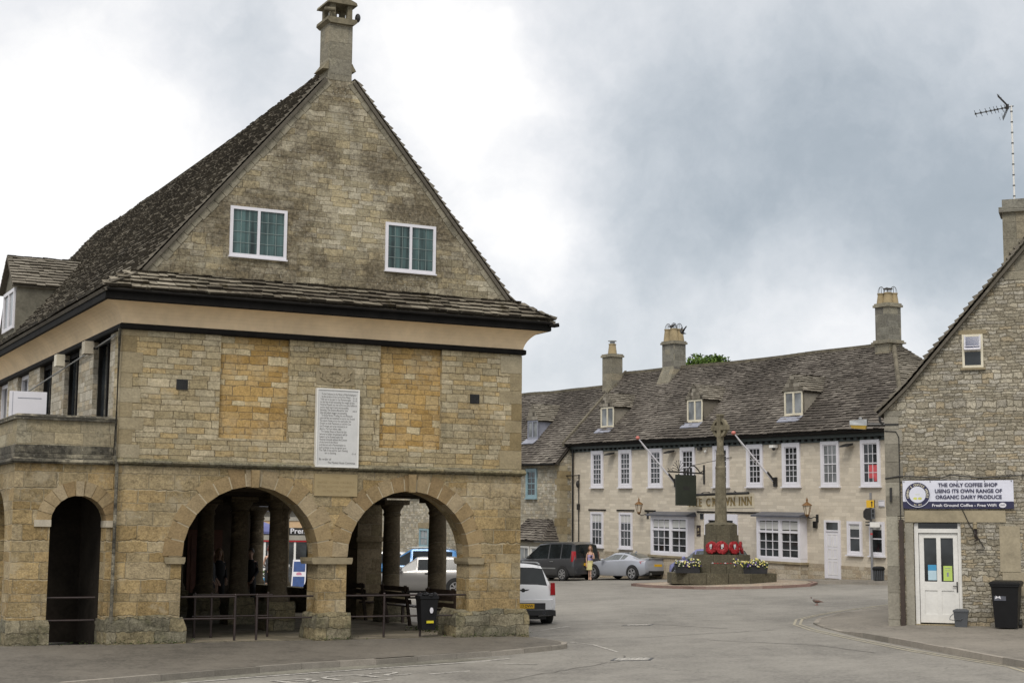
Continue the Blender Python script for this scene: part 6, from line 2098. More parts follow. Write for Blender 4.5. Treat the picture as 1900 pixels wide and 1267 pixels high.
def planter(x0, x1, y, label):
    o = thing('planter', ((x0 + x1) / 2, y, .832), label, 'planter', 0, 'black troughs of pansies on the cross steps')
    L = (x1 - x0) / 2
    b = MB(); b.loft([[(-L + .04, -.17, 0), (L - .04, -.17, 0), (L - .04, .17, 0), (-L + .04, .17, 0)], [(-L, -.2, .38), (L, -.2, .38), (L, .2, .38), (-L, .2, .38)], [(-L + .03, -.17, .38), (L - .03, -.17, .38), (L - .03, .17, .38), (-L + .03, .17, .38)], [(-L + .03, -.17, .33), (L - .03, -.17, .33), (L - .03, .17, .33), (-L + .03, .17, .33)]]); b.build('trough', M_trough, o)
    b = MB()
    for k in range(int(420 * L)):
        x = rnd.uniform(-L, L); yy = rnd.gauss(-.02, .13); hgt = .34 + .17 * rnd.random() * (1 + .5 * sin(x * 7))
        if abs(x) > L * .93 or rnd.random() < .12: hgt -= rnd.uniform(0, .18); yy = -.22
        leaf_quad(b, Vector((x, yy, hgt)), .075)
    b.build('foliage', M_leaf, o)
    b = MB()
    for k in range(int(190 * L)):
        x = rnd.uniform(-L, L); yy = rnd.gauss(-.06, .13); hgt = .40 + .13 * rnd.random() * (1 + .5 * sin(x * 7))
        if rnd.random() < .22: hgt = .38 - rnd.uniform(0, .13); yy = -.235
        p = Vector((x, yy, hgt)); s = rnd.uniform(.026, .042); t = rnd.random()
        n = Vector((rnd.gauss(0, .4), -1, rnd.gauss(.5, .4))).normalized(); a = n.orthogonal().normalized(); c = n.cross(a)
        b.face([p + (a * cos(2 * pi * i / 6) + c * sin(2 * pi * i / 6)) * s for i in range(6)], t)
    b.build('blossom', M_petal, o)


planter(6.53, 7.55, 62.72, 'black trough of pale yellow and violet pansies on the left side of the cross steps')
planter(8.86, 10.22, 62.72, 'longer black trough of yellow pansies on the right side of the cross steps')

# pavement in front of the inn
b = MB()
for k in range(12):
    P = []
    for (u, dd) in ((-12 + 1.2 * k, 0.0), (-12 + 1.2 * (k + 1), 0.0), (-12 + 1.2 * (k + 1), -1.5), (-12 + 1.2 * k, -1.5)):
        p = CR.world((u, dd, 0)); P.append((p.x, p.y, ground_z(p.x, p.y) + .10))
    b.face(P, uv=[(a[0], a[1]) for a in P])
tag(b.build('pavement', M_paveR), kind='structure')
kp = [tuple(CR.world((u, -1.62, 0))[:2]) for u in (-12, -8, -4, 0, 2.4)]
kerb('kerb', kp, M_kerb, h=.10)
strip('road_marking', [tuple(CR.world((u, -2.0, 0))[:2]) for u in (-10, -4, 0, 4)], .07, M_yline, .006)
# sign post
px, py = 14.26, 62.2
pz = ground_z(px, py) + .0
po = thing('sign_post', (px, py, pz), 'slim grey post with yellow panel and speed display before the inn sash windows', 'sign post', R(-14))
b = MB(); b.tube([(0, 0, 0), (0, 0, 3.52)], .05, 10); b.build('post', plain('grey_post', (.20, .20, .21), .5, .1, 4.0), po, True)
b = MB(); b.box(-.17, .13, -.09, -.05, 2.93, 3.22); pn = b.build('yellow_panel', plain('yellow_panel', (.66, .40, .02), .5, .06, 3.0), po)
b = MB(); b.box(.02, .06, -.095, -.0905, 2.97, 3.12); b.mesh([(-.01, -.0945, 3.12), (.09, -.0945, 3.12), (.04, -.0945, 3.19)], [(0, 1, 2)]); b.box(.131, .16, -.1, -.03, 2.92, 3.23); b.build('arrow_mark', M_iron, pn)
b = MB(); b.loft([[(-.30, -.02, 2.55), (-.20, -.12, 2.45), (.0, -.12, 2.43), (.0, .1, 2.43), (-.2, .12, 2.45)], [(-.30, -.02, 2.78), (-.20, -.12, 2.9), (.0, -.12, 2.92), (.0, .1, 2.92), (-.2, .12, 2.9)]]); b.build('display_housing', M_iron, po)
b = MB(); b.box(.002, .15, -.15, .05, 2.48, 2.90); dsp = b.build('display_box', M_grey, po)
b = MB(); b.box(.05, .11, -.157, -.151, 2.55, 2.68); b.box(.05, .11, -.157, -.151, 2.72, 2.85); b.build('display_window', M_plastic, dsp)
b = MB(); b.box(-.05, .34, -.085, -.06, 2.16, 2.36); b.build('white_plate', M_dirtyw, po)
b = MB(); b.box(-.22, -.06, -.05, .0, 2.22, 2.27); b.box(-.22, -.06, -.05, 0, 2.34, 2.38); b.build('clip', M_iron, po)
b = MB(); b.tube([(0, 0, 1.86), (0, 0, 1.93)], .0515, 10); b.build('red_band', plain('red_band', (.45, .05, .05), .5), po)
# slatted bin by the inn wall
q = CR.world((.52, -.75, 0)); o = thing('litter_bin', (q.x, q.y, ground_z(q.x, q.y) + .10), 'black slatted litter bin half hidden by the coffee house corner', 'litter bin'); o.scale = (.82, .82, .82)
b = MB(); b.lathe([(.20, 0), (.22, .02), (.22, .5), (.20, .5)], (0, 0, 0), 14); b.build('liner', M_iron, o)
b = MB()
for k in range(16):
    a = 2 * pi * k / 16; b.tube([(.235 * cos(a), .235 * sin(a), .02), (.25 * cos(a), .25 * sin(a), .52)], .022, 4)
b.build('slatted_side', M_grey, o)
b = MB(); b.lathe([(.28, .50), (.30, .53), (.30, .60), (.24, .66), (.12, .68)], (0, 0, 0), 14); b.build('lid', M_plastic, o)

# ------------------------------------------------------------------ cars
M_tyre = plain('tyre_rubber', (.012, .012, .012), .8, .2, 10.0)
M_rim = plain('alloy_rim', (.45, .45, .46), .35, .1, 10.0, metal=.7)
M_cglass = plain('car_glass', (.012, .016, .018), .06, .4, .8, spec=.35)
M_cglass2 = plain('light_car_glass', (.06, .072, .073), .06, .5, 1.2, spec=.8)
M_trim = plain('black_trim', (.015, .015, .016), .5, .15, 6.0)
M_red = plain('red_lamp', (.32, .006, .010), .2, .15, 10.0, spec=.7)
M_lampg = plain('clear_lamp', (.55, .55, .55), .15, .1)
M_plate = plain('yellow_number_plate', (.72, .42, .01), .4, .04)


def carpaint(name, c, metal=.0):
    return plain(name, c, .28, .02, 2.0, metal=metal, coat=.45, spec=.4)


def car(name, loc, rot, label, paint, st, wheels, width, wr=.31, glass=None, lamp_z=None, extra=None, rim_dark=False):
    """st: stations from the tail (x=-L/2) to the nose: (x, roof z, belt z, roof half width, belt half width, sill z, side glass?, top glass?)"""
    glass = glass or M_cglass
    o = thing(name, (loc[0], loc[1], ground_z(*loc)), label, 'car', rot, 'cars parked in the square')

    def sect(s):
        x, zt, zb, wr_, wb, zs = s[:6]
        hi = zt - zb > .22
        rail = (wr_ + .035, zt - .085) if hi else (wr_ + (wb - wr_) * .45, zt - (zt - zb) * .35)
        low = (wb - .06, zb + .03) if hi else (wb - .03, zb + (zt - zb) * .2)
        half = [(0, zt + .02), (wr_ * .6, zt + .012), (wr_, zt - .015), rail, low, (wb, zb - .05), (wb + .012, (zb + zs) * .5), (wb - .01, zs + .1), (wb - .07, zs), (wb * .5, zs - .02)]
        return [(x, y, z) for y, z in half], [(x, -y, z) for y, z in half]
    S = [sect(s) for s in st]
    nb = len(S[0][0])
    body, sg, wg = MB(), MB(), MB()
    shared = {}
    def quad(mb, P, t=.5):
        mb.face(P, t)
    parts = {'body': []}
    for i in range(len(st) - 1):
        for sd in (0, 1):
            for j in range(nb - 1):
                P = [S[i][sd][j], S[i + 1][sd][j], S[i + 1][sd][j + 1], S[i][sd][j + 1]]
                if sd == 0: P = P[::-1]
                key = 'body'
                if st[i][6] and j == 3: key = 'side_window %d %d' % (i, sd)
                if st[i][7] and j in (0, 1): key = 'windscreen' if st[i][0] > -.3 else 'rear_window'
                parts.setdefault(key, []).append(P)
    for e in (0, -1):
        ring_ = S[e][0] + S[e][1][::-1]
        parts['body'].append(ring_ if e == -1 else ring_[::-1])
    for key in parts:
        mat = paint if key == 'body' else glass
        vs, idx, fs = [], {}, []
        for P in parts[key]:
            f = []
            for p in P:
                k = tuple(round(c, 4) for c in p)
                if k not in idx: idx[k] = len(vs); vs.append(k)
                if idx[k] not in f: f.append(idx[k])
            if len(f) > 2: fs.append(tuple(f))
        if fs:
            m_ = MB(); m_.mesh(vs, fs); m_.build(key.split(' ')[0], mat, o, smooth=True)
    # dark gaskets and pillars are drawn by the body between panes; wheels and arches:
    hw = width / 2
    for x in wheels:
        for sy in (1, -1):
            y = sy * (hw - .065)
            m_ = MB(); m_.lathe([(wr * .62, -.10), (wr * .95, -.105), (wr, -.07), (wr, .07), (wr * .95, .105), (wr * .62, .10)], (0, 0, 0), 22)
            m_.v = [Vector((x + p.x, y + p.z, wr + p.y)) for p in m_.v]
            wo_ = m_.build('wheel', M_tyre, o, smooth=True)
            m_ = MB(); m_.lathe([(.02, .0), (wr * .15, .0), (wr * .2, -.02), (wr * .6, -.045), (wr * .6, -.05)], (0, 0, 0), 20)
            m_.v = [Vector((x + p.x, y + sy * (.085 + p.z), wr + p.y)) for p in m_.v]
            m_.build('rim_disc', M_trim, wo_)
            m_ = MB()
            for k in range(7 if not rim_dark else 5):
                a = 2 * pi * k / (7 if not rim_dark else 5); a2 = a + .17
                for q in ((a, .11), (a + .30, .05)) if rim_dark else ((a, .14),):
                    d0, d1 = q[0] - q[1], q[0] + q[1]
                    yy = y + sy * .113
                    m_.face([(x + .08 * wr * cos(q[0] - 1), yy, wr + .08 * wr * sin(q[0] - 1)), (x + .66 * wr * cos(d0), yy, wr + .66 * wr * sin(d0)), (x + .66 * wr * cos(d1), yy, wr + .66 * wr * sin(d1)), (x + .08 * wr * cos(q[0] + 1), yy, wr + .08 * wr * sin(q[0] + 1))])
            for k in range(24):
                a0, a1 = 2 * pi * k / 24, 2 * pi * (k + 1) / 24
                m_.face([(x + r * wr * cos(a), y + sy * .114, wr + r * wr * sin(a)) for r, a in ((.62, a0), (.70, a0), (.70, a1), (.62, a1))])
            m_.build('rim', M_rim, wo_)
            m_ = MB()      # wheel arch: shade of the recess painted as a flat black disc, lipped
            n = 16
            pr = wr + .07
            pts = [(x + pr * cos(pi * k / n * 1.16 - .08 * pi), wr + pr * sin(pi * k / n * 1.16 - .08 * pi)) for k in range(n + 1)]
            yy = sy * (hw + .019)
            m_.face([(px_, yy, pz_) for px_, pz_ in pts])
            for a_, c_ in zip(pts[:-1], pts[1:]):
                m_.face([(a_[0], yy, a_[1]), (c_[0], yy, c_[1]), (c_[0], yy - sy * .16, c_[1]), (a_[0], yy - sy * .16, a_[1])])
            m_.build('wheel_arch', M_trim, o)
    # sill shadow panel and floor
    m_ = MB(); m_.box(st[0][0] + .25, st[-1][0] - .25, -hw + .22, hw - .22, st[0][5] - .20, st[0][5] - .01); m_.build('underbody', M_trim, o)
    return o


def hatch(L, H, hw, tail_drop=.0):
    h = L / 2
    return [(-h, .74, .62, hw - .26, hw - .12, .30, 0, 0), (-h + .06, .98, .84, hw - .20, hw - .05, .24, 0, 0), (-h + .16, 1.02, .90, hw - .2, hw - .02, .22, 0, 1), (-h + .44, H - .06, .94, hw - .26, hw, .21, 0, 0),
            (-h + .62, H - .01, .95, hw - .25, hw, .20, 1, 0), (-h + 1.18, H, .94, hw - .24, hw, .20, 0, 0), (-h + 1.26, H, .94, hw - .24, hw, .20, 1, 0), (-h + 2.15, H - .02, .92, hw - .24, hw, .20, 0, 0), (-h + 2.22, H - .03, .92, hw - .24, hw, .20, 1, 1),
            (h - 1.05, 1.00, .90, hw - .18, hw, .20, 0, 0), (h - .55, .90, .82, hw - .22, hw - .02, .20, 0, 0), (h - .14, .74, .68, hw - .28, hw - .08, .24, 0, 0), (h, .52, .46, hw - .34, hw - .2, .28, 0, 0)]


# white hatchback seen from behind
white = carpaint('white_car_paint', (.70, .71, .73))
MW = .895
st = [(-2.05, .66, .58, .60, .76, .36, 0, 0), (-1.99, .90, .80, .66, .86, .30, 0, 0), (-1.93, 1.03, .95, .66, .865, .26, 0, 1), (-1.66, 1.46, 1.0, .60, .88, .24, 0, 0), (-1.50, 1.53, 1.0, .60, .885, .24, 1, 0), (-.75, 1.555, 1.0, .61, .89, .24, 0, 0), (-.66, 1.555, 1.0, .61, .89, .24, 1, 0),
      (.30, 1.54, .99, .61, .89, .24, 0, 0), (.38, 1.53, .99, .61, .89, .24, 1, 1), (.92, 1.10, .98, .68, .89, .24, 0, 0), (1.5, 1.0, .90, .64, .87, .24, 0, 0), (1.95, .84, .76, .56, .80, .28, 0, 0), (2.06, .60, .52, .50, .66, .30, 0, 0)]
mini = car('parked_car', (-.18, 42.5), R(105), 'white hatchback seen from behind at the right corner of the market house', white, st, (-1.30, 1.30), 1.79, wr=.345)
b = MB(); b.loft([[(-2.03, y, z) for y, z in ((-.80, .42), (.80, .42), (.80, .68), (-.80, .68))], [(-2.12, y, z) for y, z in ((-.72, .42), (.72, .42), (.74, .66), (-.74, .66))]]); b.build('rear_bumper', white, mini)
b = MB(); b.box(-2.135, -2.0, -.83, .83, .27, .40); b.box(-2.128, -2.122, -.56, .56, .425, .585); b.build('bumper_insert', M_trim, mini)
b = MB(); b.box(-2.145, -2.129, -.26, .26, .45, .565); pl = b.build('number_plate', M_plate, mini)
b = MB(); add_text(b, 'YA13 OVW', .10, 0, 0, fit=.46, bold=.002, M=lambda x, y: (-2.1465, -x, .475 + y)); b.build('plate_lettering', M_iron, pl)
for sy in (1, -1):
    b = MB(); b.loft([[(-2.03, sy * .72, z), (-2.0, sy * .86, z), (-1.84, sy * .905, z), (-1.84, sy * .80, z)] for z in (.78, .83)] + [[(-1.985, sy * .735, z), (-1.96, sy * .86, z), (-1.82, sy * .90, z), (-1.82, sy * .80, z)] for z in (1.03, 1.09)]); b.build('rear_lamp', M_red, mini)
    b = MB(); b.box(-1.9, 1.9, sy * .885, sy * .905, .24, .36); b.build('sill_trim', M_trim, mini)
    b = MB(); b.lathe([(.035, 0), (.04, .10), (.03, .10), (.028, .02)], (0, 0, 0), 10); b.v = [Vector((-2.05 - p.z, sy * .52 + p.x, .335 + p.y)) for p in b.v]; b.build('exhaust', M_lead, mini)
b = MB(); b.ball((-2.0, 0, .90), .055, .3, 1, 1, 10, 6); 
for s_ in (-1, 1):
    b.mesh([(-2.01, s_ * .05, .92), (-2.0, s_ * .17, .925), (-2.0, s_ * .14, .905), (-2.01, s_ * .05, .885)], [(0, 1, 2, 3)])
b.build('winged_badge', M_trim, mini)
b = MB()
for k in range(8):
    b.box(-2.012, -1.985, -.42 + .11 * k, -.37 + .11 * k, .775, .795)
b.build('badge_lettering', M_steel, mini)
b = MB(); b.tube([(-1.55, -.56, 1.555), (-1.2, -.58, 1.60), (.2, -.58, 1.60)], .02, 6); b.tube([(-1.55, .56, 1.555), (-1.2, .58, 1.60), (.2, .58, 1.60)], .02, 6); b.build('roof_rail', M_steel, mini)

# dark grey people carrier
grey = carpaint('dark_grey_car_paint', (.055, .056, .060), .3)
st = [(-2.2, .9, .74, .72, .84, .34, 0, 0), (-2.17, 1.10, 1.00, .72, .88, .28, 0, 1), (-2.06, 1.74, 1.05, .68, .90, .26, 0, 0), (-1.86, 1.81, 1.05, .68, .91, .26, 1, 0), (-1.22, 1.84, 1.04, .69, .92, .25, 0, 0), (-1.14, 1.84, 1.04, .69, .92, .25, 1, 0), (-.35, 1.83, 1.02, .69, .92, .25, 0, 0),
      (-.27, 1.83, 1.02, .69, .92, .25, 1, 0), (.45, 1.77, 1.0, .68, .92, .25, 1, 1), (1.30, 1.16, .99, .74, .92, .25, 0, 0), (1.75, 1.05, .94, .70, .90, .26, 0, 0), (2.1, .88, .78, .62, .84, .28, 0, 0), (2.2, .60, .52, .54, .74, .30, 0, 0)]
van = car('parked_car', (2.30, 77.75), R(131), 'dark grey people carrier parked left of the woman in the yellow skirt', grey, st, (-1.40, 1.35), 1.85, wr=.33)
for sy in (1, -1):
    b = MB(); b.loft([[(-2.19, sy * .78, .92), (-2.10, sy * .905, .92), (-1.98, sy * .915, .92)], [(-2.16, sy * .76, 1.42), (-2.08, sy * .84, 1.42), (-1.98, sy * .87, 1.42)]]); b.build('rear_lamp', M_red, van)
    b = MB(); b.ball((.95, sy * 1.0, 1.10), .11, .7, 1, .8, 8, 6); b.build('wing_mirror', M_trim, van)
    b = MB(); b.box(-.9, .95, sy * .925, sy * .945, .56, .62); b.build('side_moulding', M_steel, van)
    b = MB(); b.box(-.72, -.50, sy * .925, sy * .95, .90, .935); b.build('door_handle', M_steel, van)
b = MB(); b.box(-2.27, -2.1, -.84, .84, .34, .62); b.build('rear_bumper', grey, van)
b = MB(); b.box(-2.235, -2.2, -.26, .26, .74, .86); b.build('number_plate', M_plate, van)
b = MB(); b.box(-1.8, 1.0, .60, .64, 1.845, 1.87); b.box(-1.8, 1.0, -.64, -.60, 1.845, 1.87); b.build('roof_rail', M_steel, van)

# silver coupe
silver = carpaint('silver_car_paint', (.40, .42, .47), .35)
st = [(-2.12, .72, .62, .56, .70, .40, 0, 0), (-2.04, .98, .84, .62, .82, .34, 0, 0), (-1.72, .99, .90, .60, .86, .22, 0, 0), (-1.45, 1.02, .92, .56, .88, .20, 0, 1), (-.72, 1.22, .93, .50, .88, .19, 1, 1), (-.42, 1.265, .92, .49, .86, .19, 0, 0), (-.36, 1.27, .91, .49, .86, .19, 1, 0),
      (.18, 1.255, .88, .49, .85, .19, 1, 1), (1.0, .92, .84, .60, .86, .19, 0, 0), (1.5, .84, .77, .60, .87, .20, 0, 0), (1.92, .68, .62, .55, .80, .22, 0, 0), (2.12, .46, .40, .45, .66, .24, 0, 0)]
coupe = car('parked_car', (5.50, 75.4), R(132), 'low silver coupe parked between the grey people carrier and the cross', silver, st, (-1.29, 1.28), 1.76, wr=.325, glass=M_cglass2, rim_dark=True)
for sy in (1, -1):
    b = MB(); b.loft([[(-2.08, sy * .55, .76), (-1.98, sy * .80, .74), (-1.80, sy * .865, .78)], [(-2.05, sy * .53, .88), (-1.96, sy * .79, .90), (-1.72, sy * .865, .88)]]); b.build('rear_lamp', M_red, coupe)
    b = MB(); b.ball((.60, sy * .95, .92), .095, 1, 1, .7, 8, 6); b.build('wing_mirror', silver, coupe)
    b = MB(); b.lathe([(.05, 0), (.055, .10), (.04, .10)], (0, 0, 0), 10); b.v = [Vector((-2.03 - p.z, sy * .5 + p.x, .30 + p.y)) for p in b.v]; b.build('exhaust', M_steel, coupe)
b = MB(); b.loft([[(-1.95, -.74, .26), (-1.95, .74, .26), (-2.06, .70, .46), (-2.06, -.70, .46)], [(-2.10, -.66, .28), (-2.10, .66, .28), (-2.14, .62, .44), (-2.14, -.62, .44)]]); b.build('rear_diffuser', M_trim, coupe)
b = MB(); b.box(-2.125, -2.09, -.26, .26, .64, .75); b.build('number_plate', M_plate, coupe)
b = MB(); b.hexa([(-2.10, -.62, .985), (-1.80, -.62, 1.0), (-1.80, .62, 1.0), (-2.10, .62, .985), (-2.12, -.6, 1.02), (-1.84, -.6, 1.015), (-1.84, .6, 1.015), (-2.12, .6, 1.02)]); b.build('boot_spoiler', silver, coupe)
b = MB(); b.prism([(-.75, 1.27), (-.62, 1.27), (-.74, 1.35)], -.03, .03); b.build('roof_fin', silver, coupe)

lilac = carpaint('lilac_car_paint', (.20, .21, .42), .3)
lc = car('parked_car', (8.8, 69.3), R(131), 'lilac blue hatchback mostly hidden behind the cross', lilac, hatch(3.8, 1.42, .83), (-1.2, 1.2), 1.66, glass=M_cglass2)
b = MB(); b.ball((.75, .92, 1.0), .10, .8, 1, .8, 8, 6); b.build('wing_mirror', lilac, lc)
silv2 = carpaint('pale_silver_car_paint', (.22, .215, .21), .3)
hc = car('parked_car', (-3.25, 60.4), R(177), 'pale silver hatchback seen side-on through the right arch', silv2, hatch(3.9, 1.46, .84), (-1.25, 1.25), 1.68)
b = MB(); b.box(-.28, -.08, .845, .865, .82, .86); b.build('door_handle', M_trim, hc)
b = MB(); b.ball((.85, .95, 1.02), .10, .8, 1, .8, 8, 6); b.build('wing_mirror', silv2, hc)
blue = carpaint('bright_blue_car_paint', (.012, .12, .30), .2)
h = 2.15
st = [(-h, .9, .76, .66, .78, .36, 0, 0), (-h + .08, 1.08, .96, .68, .86, .28, 0, 1), (-h + .4, 1.60, 1.0, .66, .88, .26, 0, 0), (-h + .55, 1.66, 1.0, .66, .89, .26, 1, 0), (-h + 1.2, 1.70, 1.0, .67, .9, .26, 0, 0), (-h + 1.3, 1.70, 1.0, .67, .9, .26, 1, 0), (-h + 2.2, 1.69, .98, .67, .9, .26, 0, 0), (-h + 2.3, 1.68, .98, .67, .9, .26, 1, 1),
      (h - 1.1, 1.12, .97, .72, .9, .26, 0, 0), (h - .5, 1.02, .9, .68, .88, .26, 0, 0), (h - .1, .85, .75, .6, .82, .28, 0, 0), (h, .6, .5, .5, .7, .3, 0, 0)]
bc = car('parked_car', (-3.95, 66.3), R(176), 'bright blue tall car parked beyond the pale silver hatchback', blue, st, (-1.3, 1.3), 1.8, wr=.34)
b = MB(); b.tube([(-1.5, .62, 1.72), (-1.2, .64, 1.77), (.1, .64, 1.76), (.3, .62, 1.70)], .02, 6); b.build('roof_rail', M_steel, bc)
b = MB(); b.ball((.85, 1.0, 1.08), .12, .8, 1, .8, 8, 6); b.build('wing_mirror', blue, bc)
wc = car('parked_car', (-6.3, 71.5), R(178), 'white car whose roof shows beyond the bright blue car', white, hatch(4.1, 1.5, .86), (-1.3, 1.3), 1.72)
b = MB(); b.ball((.85, .96, 1.05), .10, .8, 1, .8, 8, 6); b.build('wing_mirror', white, wc)

# ------------------------------------------------------------------ people
M_skin = plain('skin', (.52, .32, .23), .55, .08, 12.0)
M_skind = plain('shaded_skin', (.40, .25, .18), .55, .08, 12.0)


def skinned(name, mat, pts, edges, parent, sub=2, smooth=True):
    """one continuous surface grown round a skeleton; pts: (x, y, z, radius)"""
    me = bpy.data.meshes.new(name)
    me.from_pydata([p[:3] for p in pts], edges, [])
    o = bpy.data.objects.new(name, me); col.objects.link(o)
    md = o.modifiers.new('skin', 'SKIN'); md.use_smooth_shade = True
    for i, p in enumerate(pts):
        r = p[3]; rr = r if isinstance(r, tuple) else (r, r)
        me.skin_vertices[0].data[i].radius = rr
    me.skin_vertices[0].data[0].use_root = True
    s_ = o.modifiers.new('sub', 'SUBSURF'); s_.levels = sub; s_.render_levels = sub
    dg = bpy.context.evaluated_depsgraph_get()
    nm = bpy.data.meshes.new_from_object(o.evaluated_get(dg))
    bpy.data.objects.remove(o); bpy.data.meshes.remove(me)
    nm.name = name; nm.materials.clear(); nm.materials.append(mat)
    nm.polygons.foreach_set('use_smooth', [True] * len(nm.polygons))
    r = bpy.data.objects.new(name, nm); col.objects.link(r); r.parent = parent
    return r


def person(loc, rot, label, skin, handL, handR, elbL, elbR, footL=(.09, 0), footR=(-.09, 0), H=1.66, sit=False, group=None, female=True, kneeL=None, kneeR=None, pelv=None, headtilt=0.0):
    o = thing('person', loc, label, 'person', rot, group)
    k = H / 1.66
    pz = pelv if pelv else .88
    sh = pz + .50
    P = [(0, 0, pz, (.135, .10)), (0, .0, pz + .14, (.115, .085)), (0, .01, pz + .30, (.125, .09)), (0, .015, sh - .05, (.12, .08)), (0, .01, sh + .06, .05), (0, -.005, sh + .12, .046),
         (0, -.02 - headtilt, sh + .19, (.072, .085)), (0, -.015 - headtilt, sh + .27, (.076, .092)), (0, .0 - headtilt, sh + .33, (.060, .07))]
    E = [(0, 1), (1, 2), (2, 3), (3, 4), (4, 5), (5, 6), (6, 7), (7, 8)]
    def add(p, a):
        P.append(p); E.append((a, len(P) - 1)); return len(P) - 1
    for sx, el, ha in ((1, elbL, handL), (-1, elbR, handR)):
        s0 = add((sx * .145, .015, sh - .01, .048), 3)
        e0 = add((*el, .036), s0)
        m0 = add(tuple(el[q] * .4 + ha[q] * .6 for q in range(3)) + (.031,), e0)
        w0 = add((*ha, .022), m0)
        d = (Vector(ha) - Vector(el)).normalized()
        side = Vector((0, 0, 1)).cross(d)
        side = side.normalized() if side.length > .1 else Vector((1, 0, 0))
        pm = Vector(ha) + d * .07
        p0 = add((*pm, (.03, .016)), w0)
        for q, L in ((-.03, .065), (-.01, .08), (.01, .078), (.03, .06)):
            f1 = pm + d * .045 + side * q; f2 = f1 + d * L * .55 + Vector((0, 0, -.006)); f3 = f2 + d * L * .45 + Vector((0, 0, -.014))
            a1 = add((*f1, .010), p0); a2 = add((*f2, .009), a1); add((*f3, .007), a2)
        t1 = Vector(ha) + d * .03 + side * .035 * sx; t2 = t1 + d * .045 + side * .018 * sx
        a1 = add((*t1, .011), w0); add((*t2, .008), a1)
    for sx, kn, ft in ((1, kneeL, footL), (-1, kneeR, footR)):
        h0 = add((sx * .085, 0, pz - .08, .085), 0)
        kx = kn if kn else (ft[0] * .98, ft[1] * .5 - .02, .48)
        t0 = add((*[h * .5 + q * .5 for h, q in zip((sx * .085, 0, pz - .08), kx)], .074), h0)
        k0 = add((*kx, .054), t0)
        fz = ft[2] if len(ft) > 2 else 0
        c0 = add((kx[0] * .6 + ft[0] * .4, kx[1] * .6 + ft[1] * .4 + .01, kx[2] * .62 + (fz + .08) * .38, .052), k0)
        a0 = add((ft[0], ft[1], fz + .085, .033), c0)
        hl = add((ft[0], ft[1] + .03, fz + .035, .028), a0)
        b0 = add((ft[0], ft[1] - .10, fz + .035, (.035, .025)), a0); add((ft[0], ft[1] - .17, fz + .028, (.028, .018)), b0)
    body = skinned('body', skin, P, E, o)
    # face: nose, eyes, mouth and ears on the head
    hz = sh + .245; fy = -.10 - headtilt
    b = MB(); b.ball((0, fy - .008, hz - .01), .013, .9, 1.2, 1.7, 6, 5); b.ball((.078, -.01 - headtilt, hz), .018, .5, 1, 1.5, 6, 5); b.ball((-.078, -.01 - headtilt, hz), .018, .5, 1, 1.5, 6, 5); b.build('nose_and_ears', skin, body, True)
    b = MB(); b.ball((.03, fy + .012, hz + .02), .010, n=6, m=5); b.ball((-.03, fy + .012, hz + .02), .010, n=6, m=5); b.build('eyes', M_iron, body, True)
    b = MB(); b.ball((0, fy + .012, hz - .05), .018, 1.3, .5, .4, 6, 5); b.build('mouth', M_lip, body, True)
    return o, sh, P


M_lip = plain('lip', (.38, .12, .11), .5, .05)


def hair(o, sh, mat, length=.0, bun=False, headtilt=0.0):
    b = MB()
    c = Vector((0, .012 - headtilt, sh + .275))
    n, m = 14, 8
    rings = []
    for i in range(m + 1):
        th = pi * .58 * i / m
        ring_ = []
        for k in range(n):
            a = 2 * pi * k / n
            front = max(0, -sin(a)) ** 2
            t2 = th * (1 - .52 * front)
            w = 1 + .06 * mnoise.noise((k * .9, i * .7, 2.2))
            ring_.append(c + Vector((.094 * sin(t2) * cos(a) * w, .108 * sin(t2) * sin(a) * w, .112 * cos(t2))))
        rings.append(ring_)
    b.loft(rings, True, False)
    if length:
        for k in range(15):
            a = -.35 + (pi + .7) * k / 14
            x, y = .088 * cos(a), .095 * sin(a)
            l = length * rnd.uniform(.8, 1.1)
            b.tube([c + Vector((x * .95, y * .9, .03)), c + Vector((x * 1.08, y * 1.08, -.08)), c + Vector((x * 1.15, y * 1.1 + .01, -.08 - l * .5)), c + Vector((x * 1.1 + rnd.uniform(-.01, .01), y * .95 - .01, -.08 - l))], .026, 6, .012)
    if bun:
        b.ball(c + Vector((0, .05, .13)), .055, 1, 1, .9, 8, 6)
    b.build('hair', mat, o, True)


def shell(name, mat, o, rings, n=16, t=.5):
    """garment: closed loft of ellipses (x, y, z, rx, ry)"""
    b = MB()
    b.loft([[(x + rx * cos(2 * pi * k / n), y + ry * sin(2 * pi * k / n) * (1), z + .006 * mnoise.noise((k * .8, z * 9, 1.7))) for k in range(n)] for x, y, z, rx, ry in rings], True, True)
    return b.build(name, mat, o, True)


M_blond = plain('light_brown_hair', (.22, .13, .065), .6, .25, 30.0)
M_redh = plain('auburn_hair', (.11, .022, .012), .6, .25, 30.0)
M_darkh = plain('dark_hair', (.03, .02, .015), .6, .25, 30.0)
wz = ground_z(3.85, 75.9)
wm, sh, _ = person((3.85, 75.9, wz), R(-8), 'woman in a lavender strapless top and pale yellow skirt looking at her phone', M_skin, (.02, -.22, 1.16), (-.19, -.03, .86), (.20, -.02, 1.09), (-.20, .03, 1.10), footL=(.04, -.06), footR=(-.06, .05), headtilt=.015)
hair(wm, sh, M_blond, .24, headtilt=.015)
wm.scale = (.94, .94, .94)
shell('top', plain('lavender_fabric', (.36, .31, .52), .8, .08, 8.0), wm, [(0, .0, .98, .132, .10), (0, .005, 1.08, .13, .098), (0, .0, 1.20, .142, .115), (0, .01, 1.28, .138, .105)])
shell('skirt', plain('pale_yellow_fabric', (.60, .54, .26), .8, .08, 8.0), wm, [(0, .01, .52, .205, .165), (0, .01, .62, .195, .16), (0, .0, .80, .178, .145), (0, .0, .95, .142, .112), (0, .0, 1.0, .134, .104)])
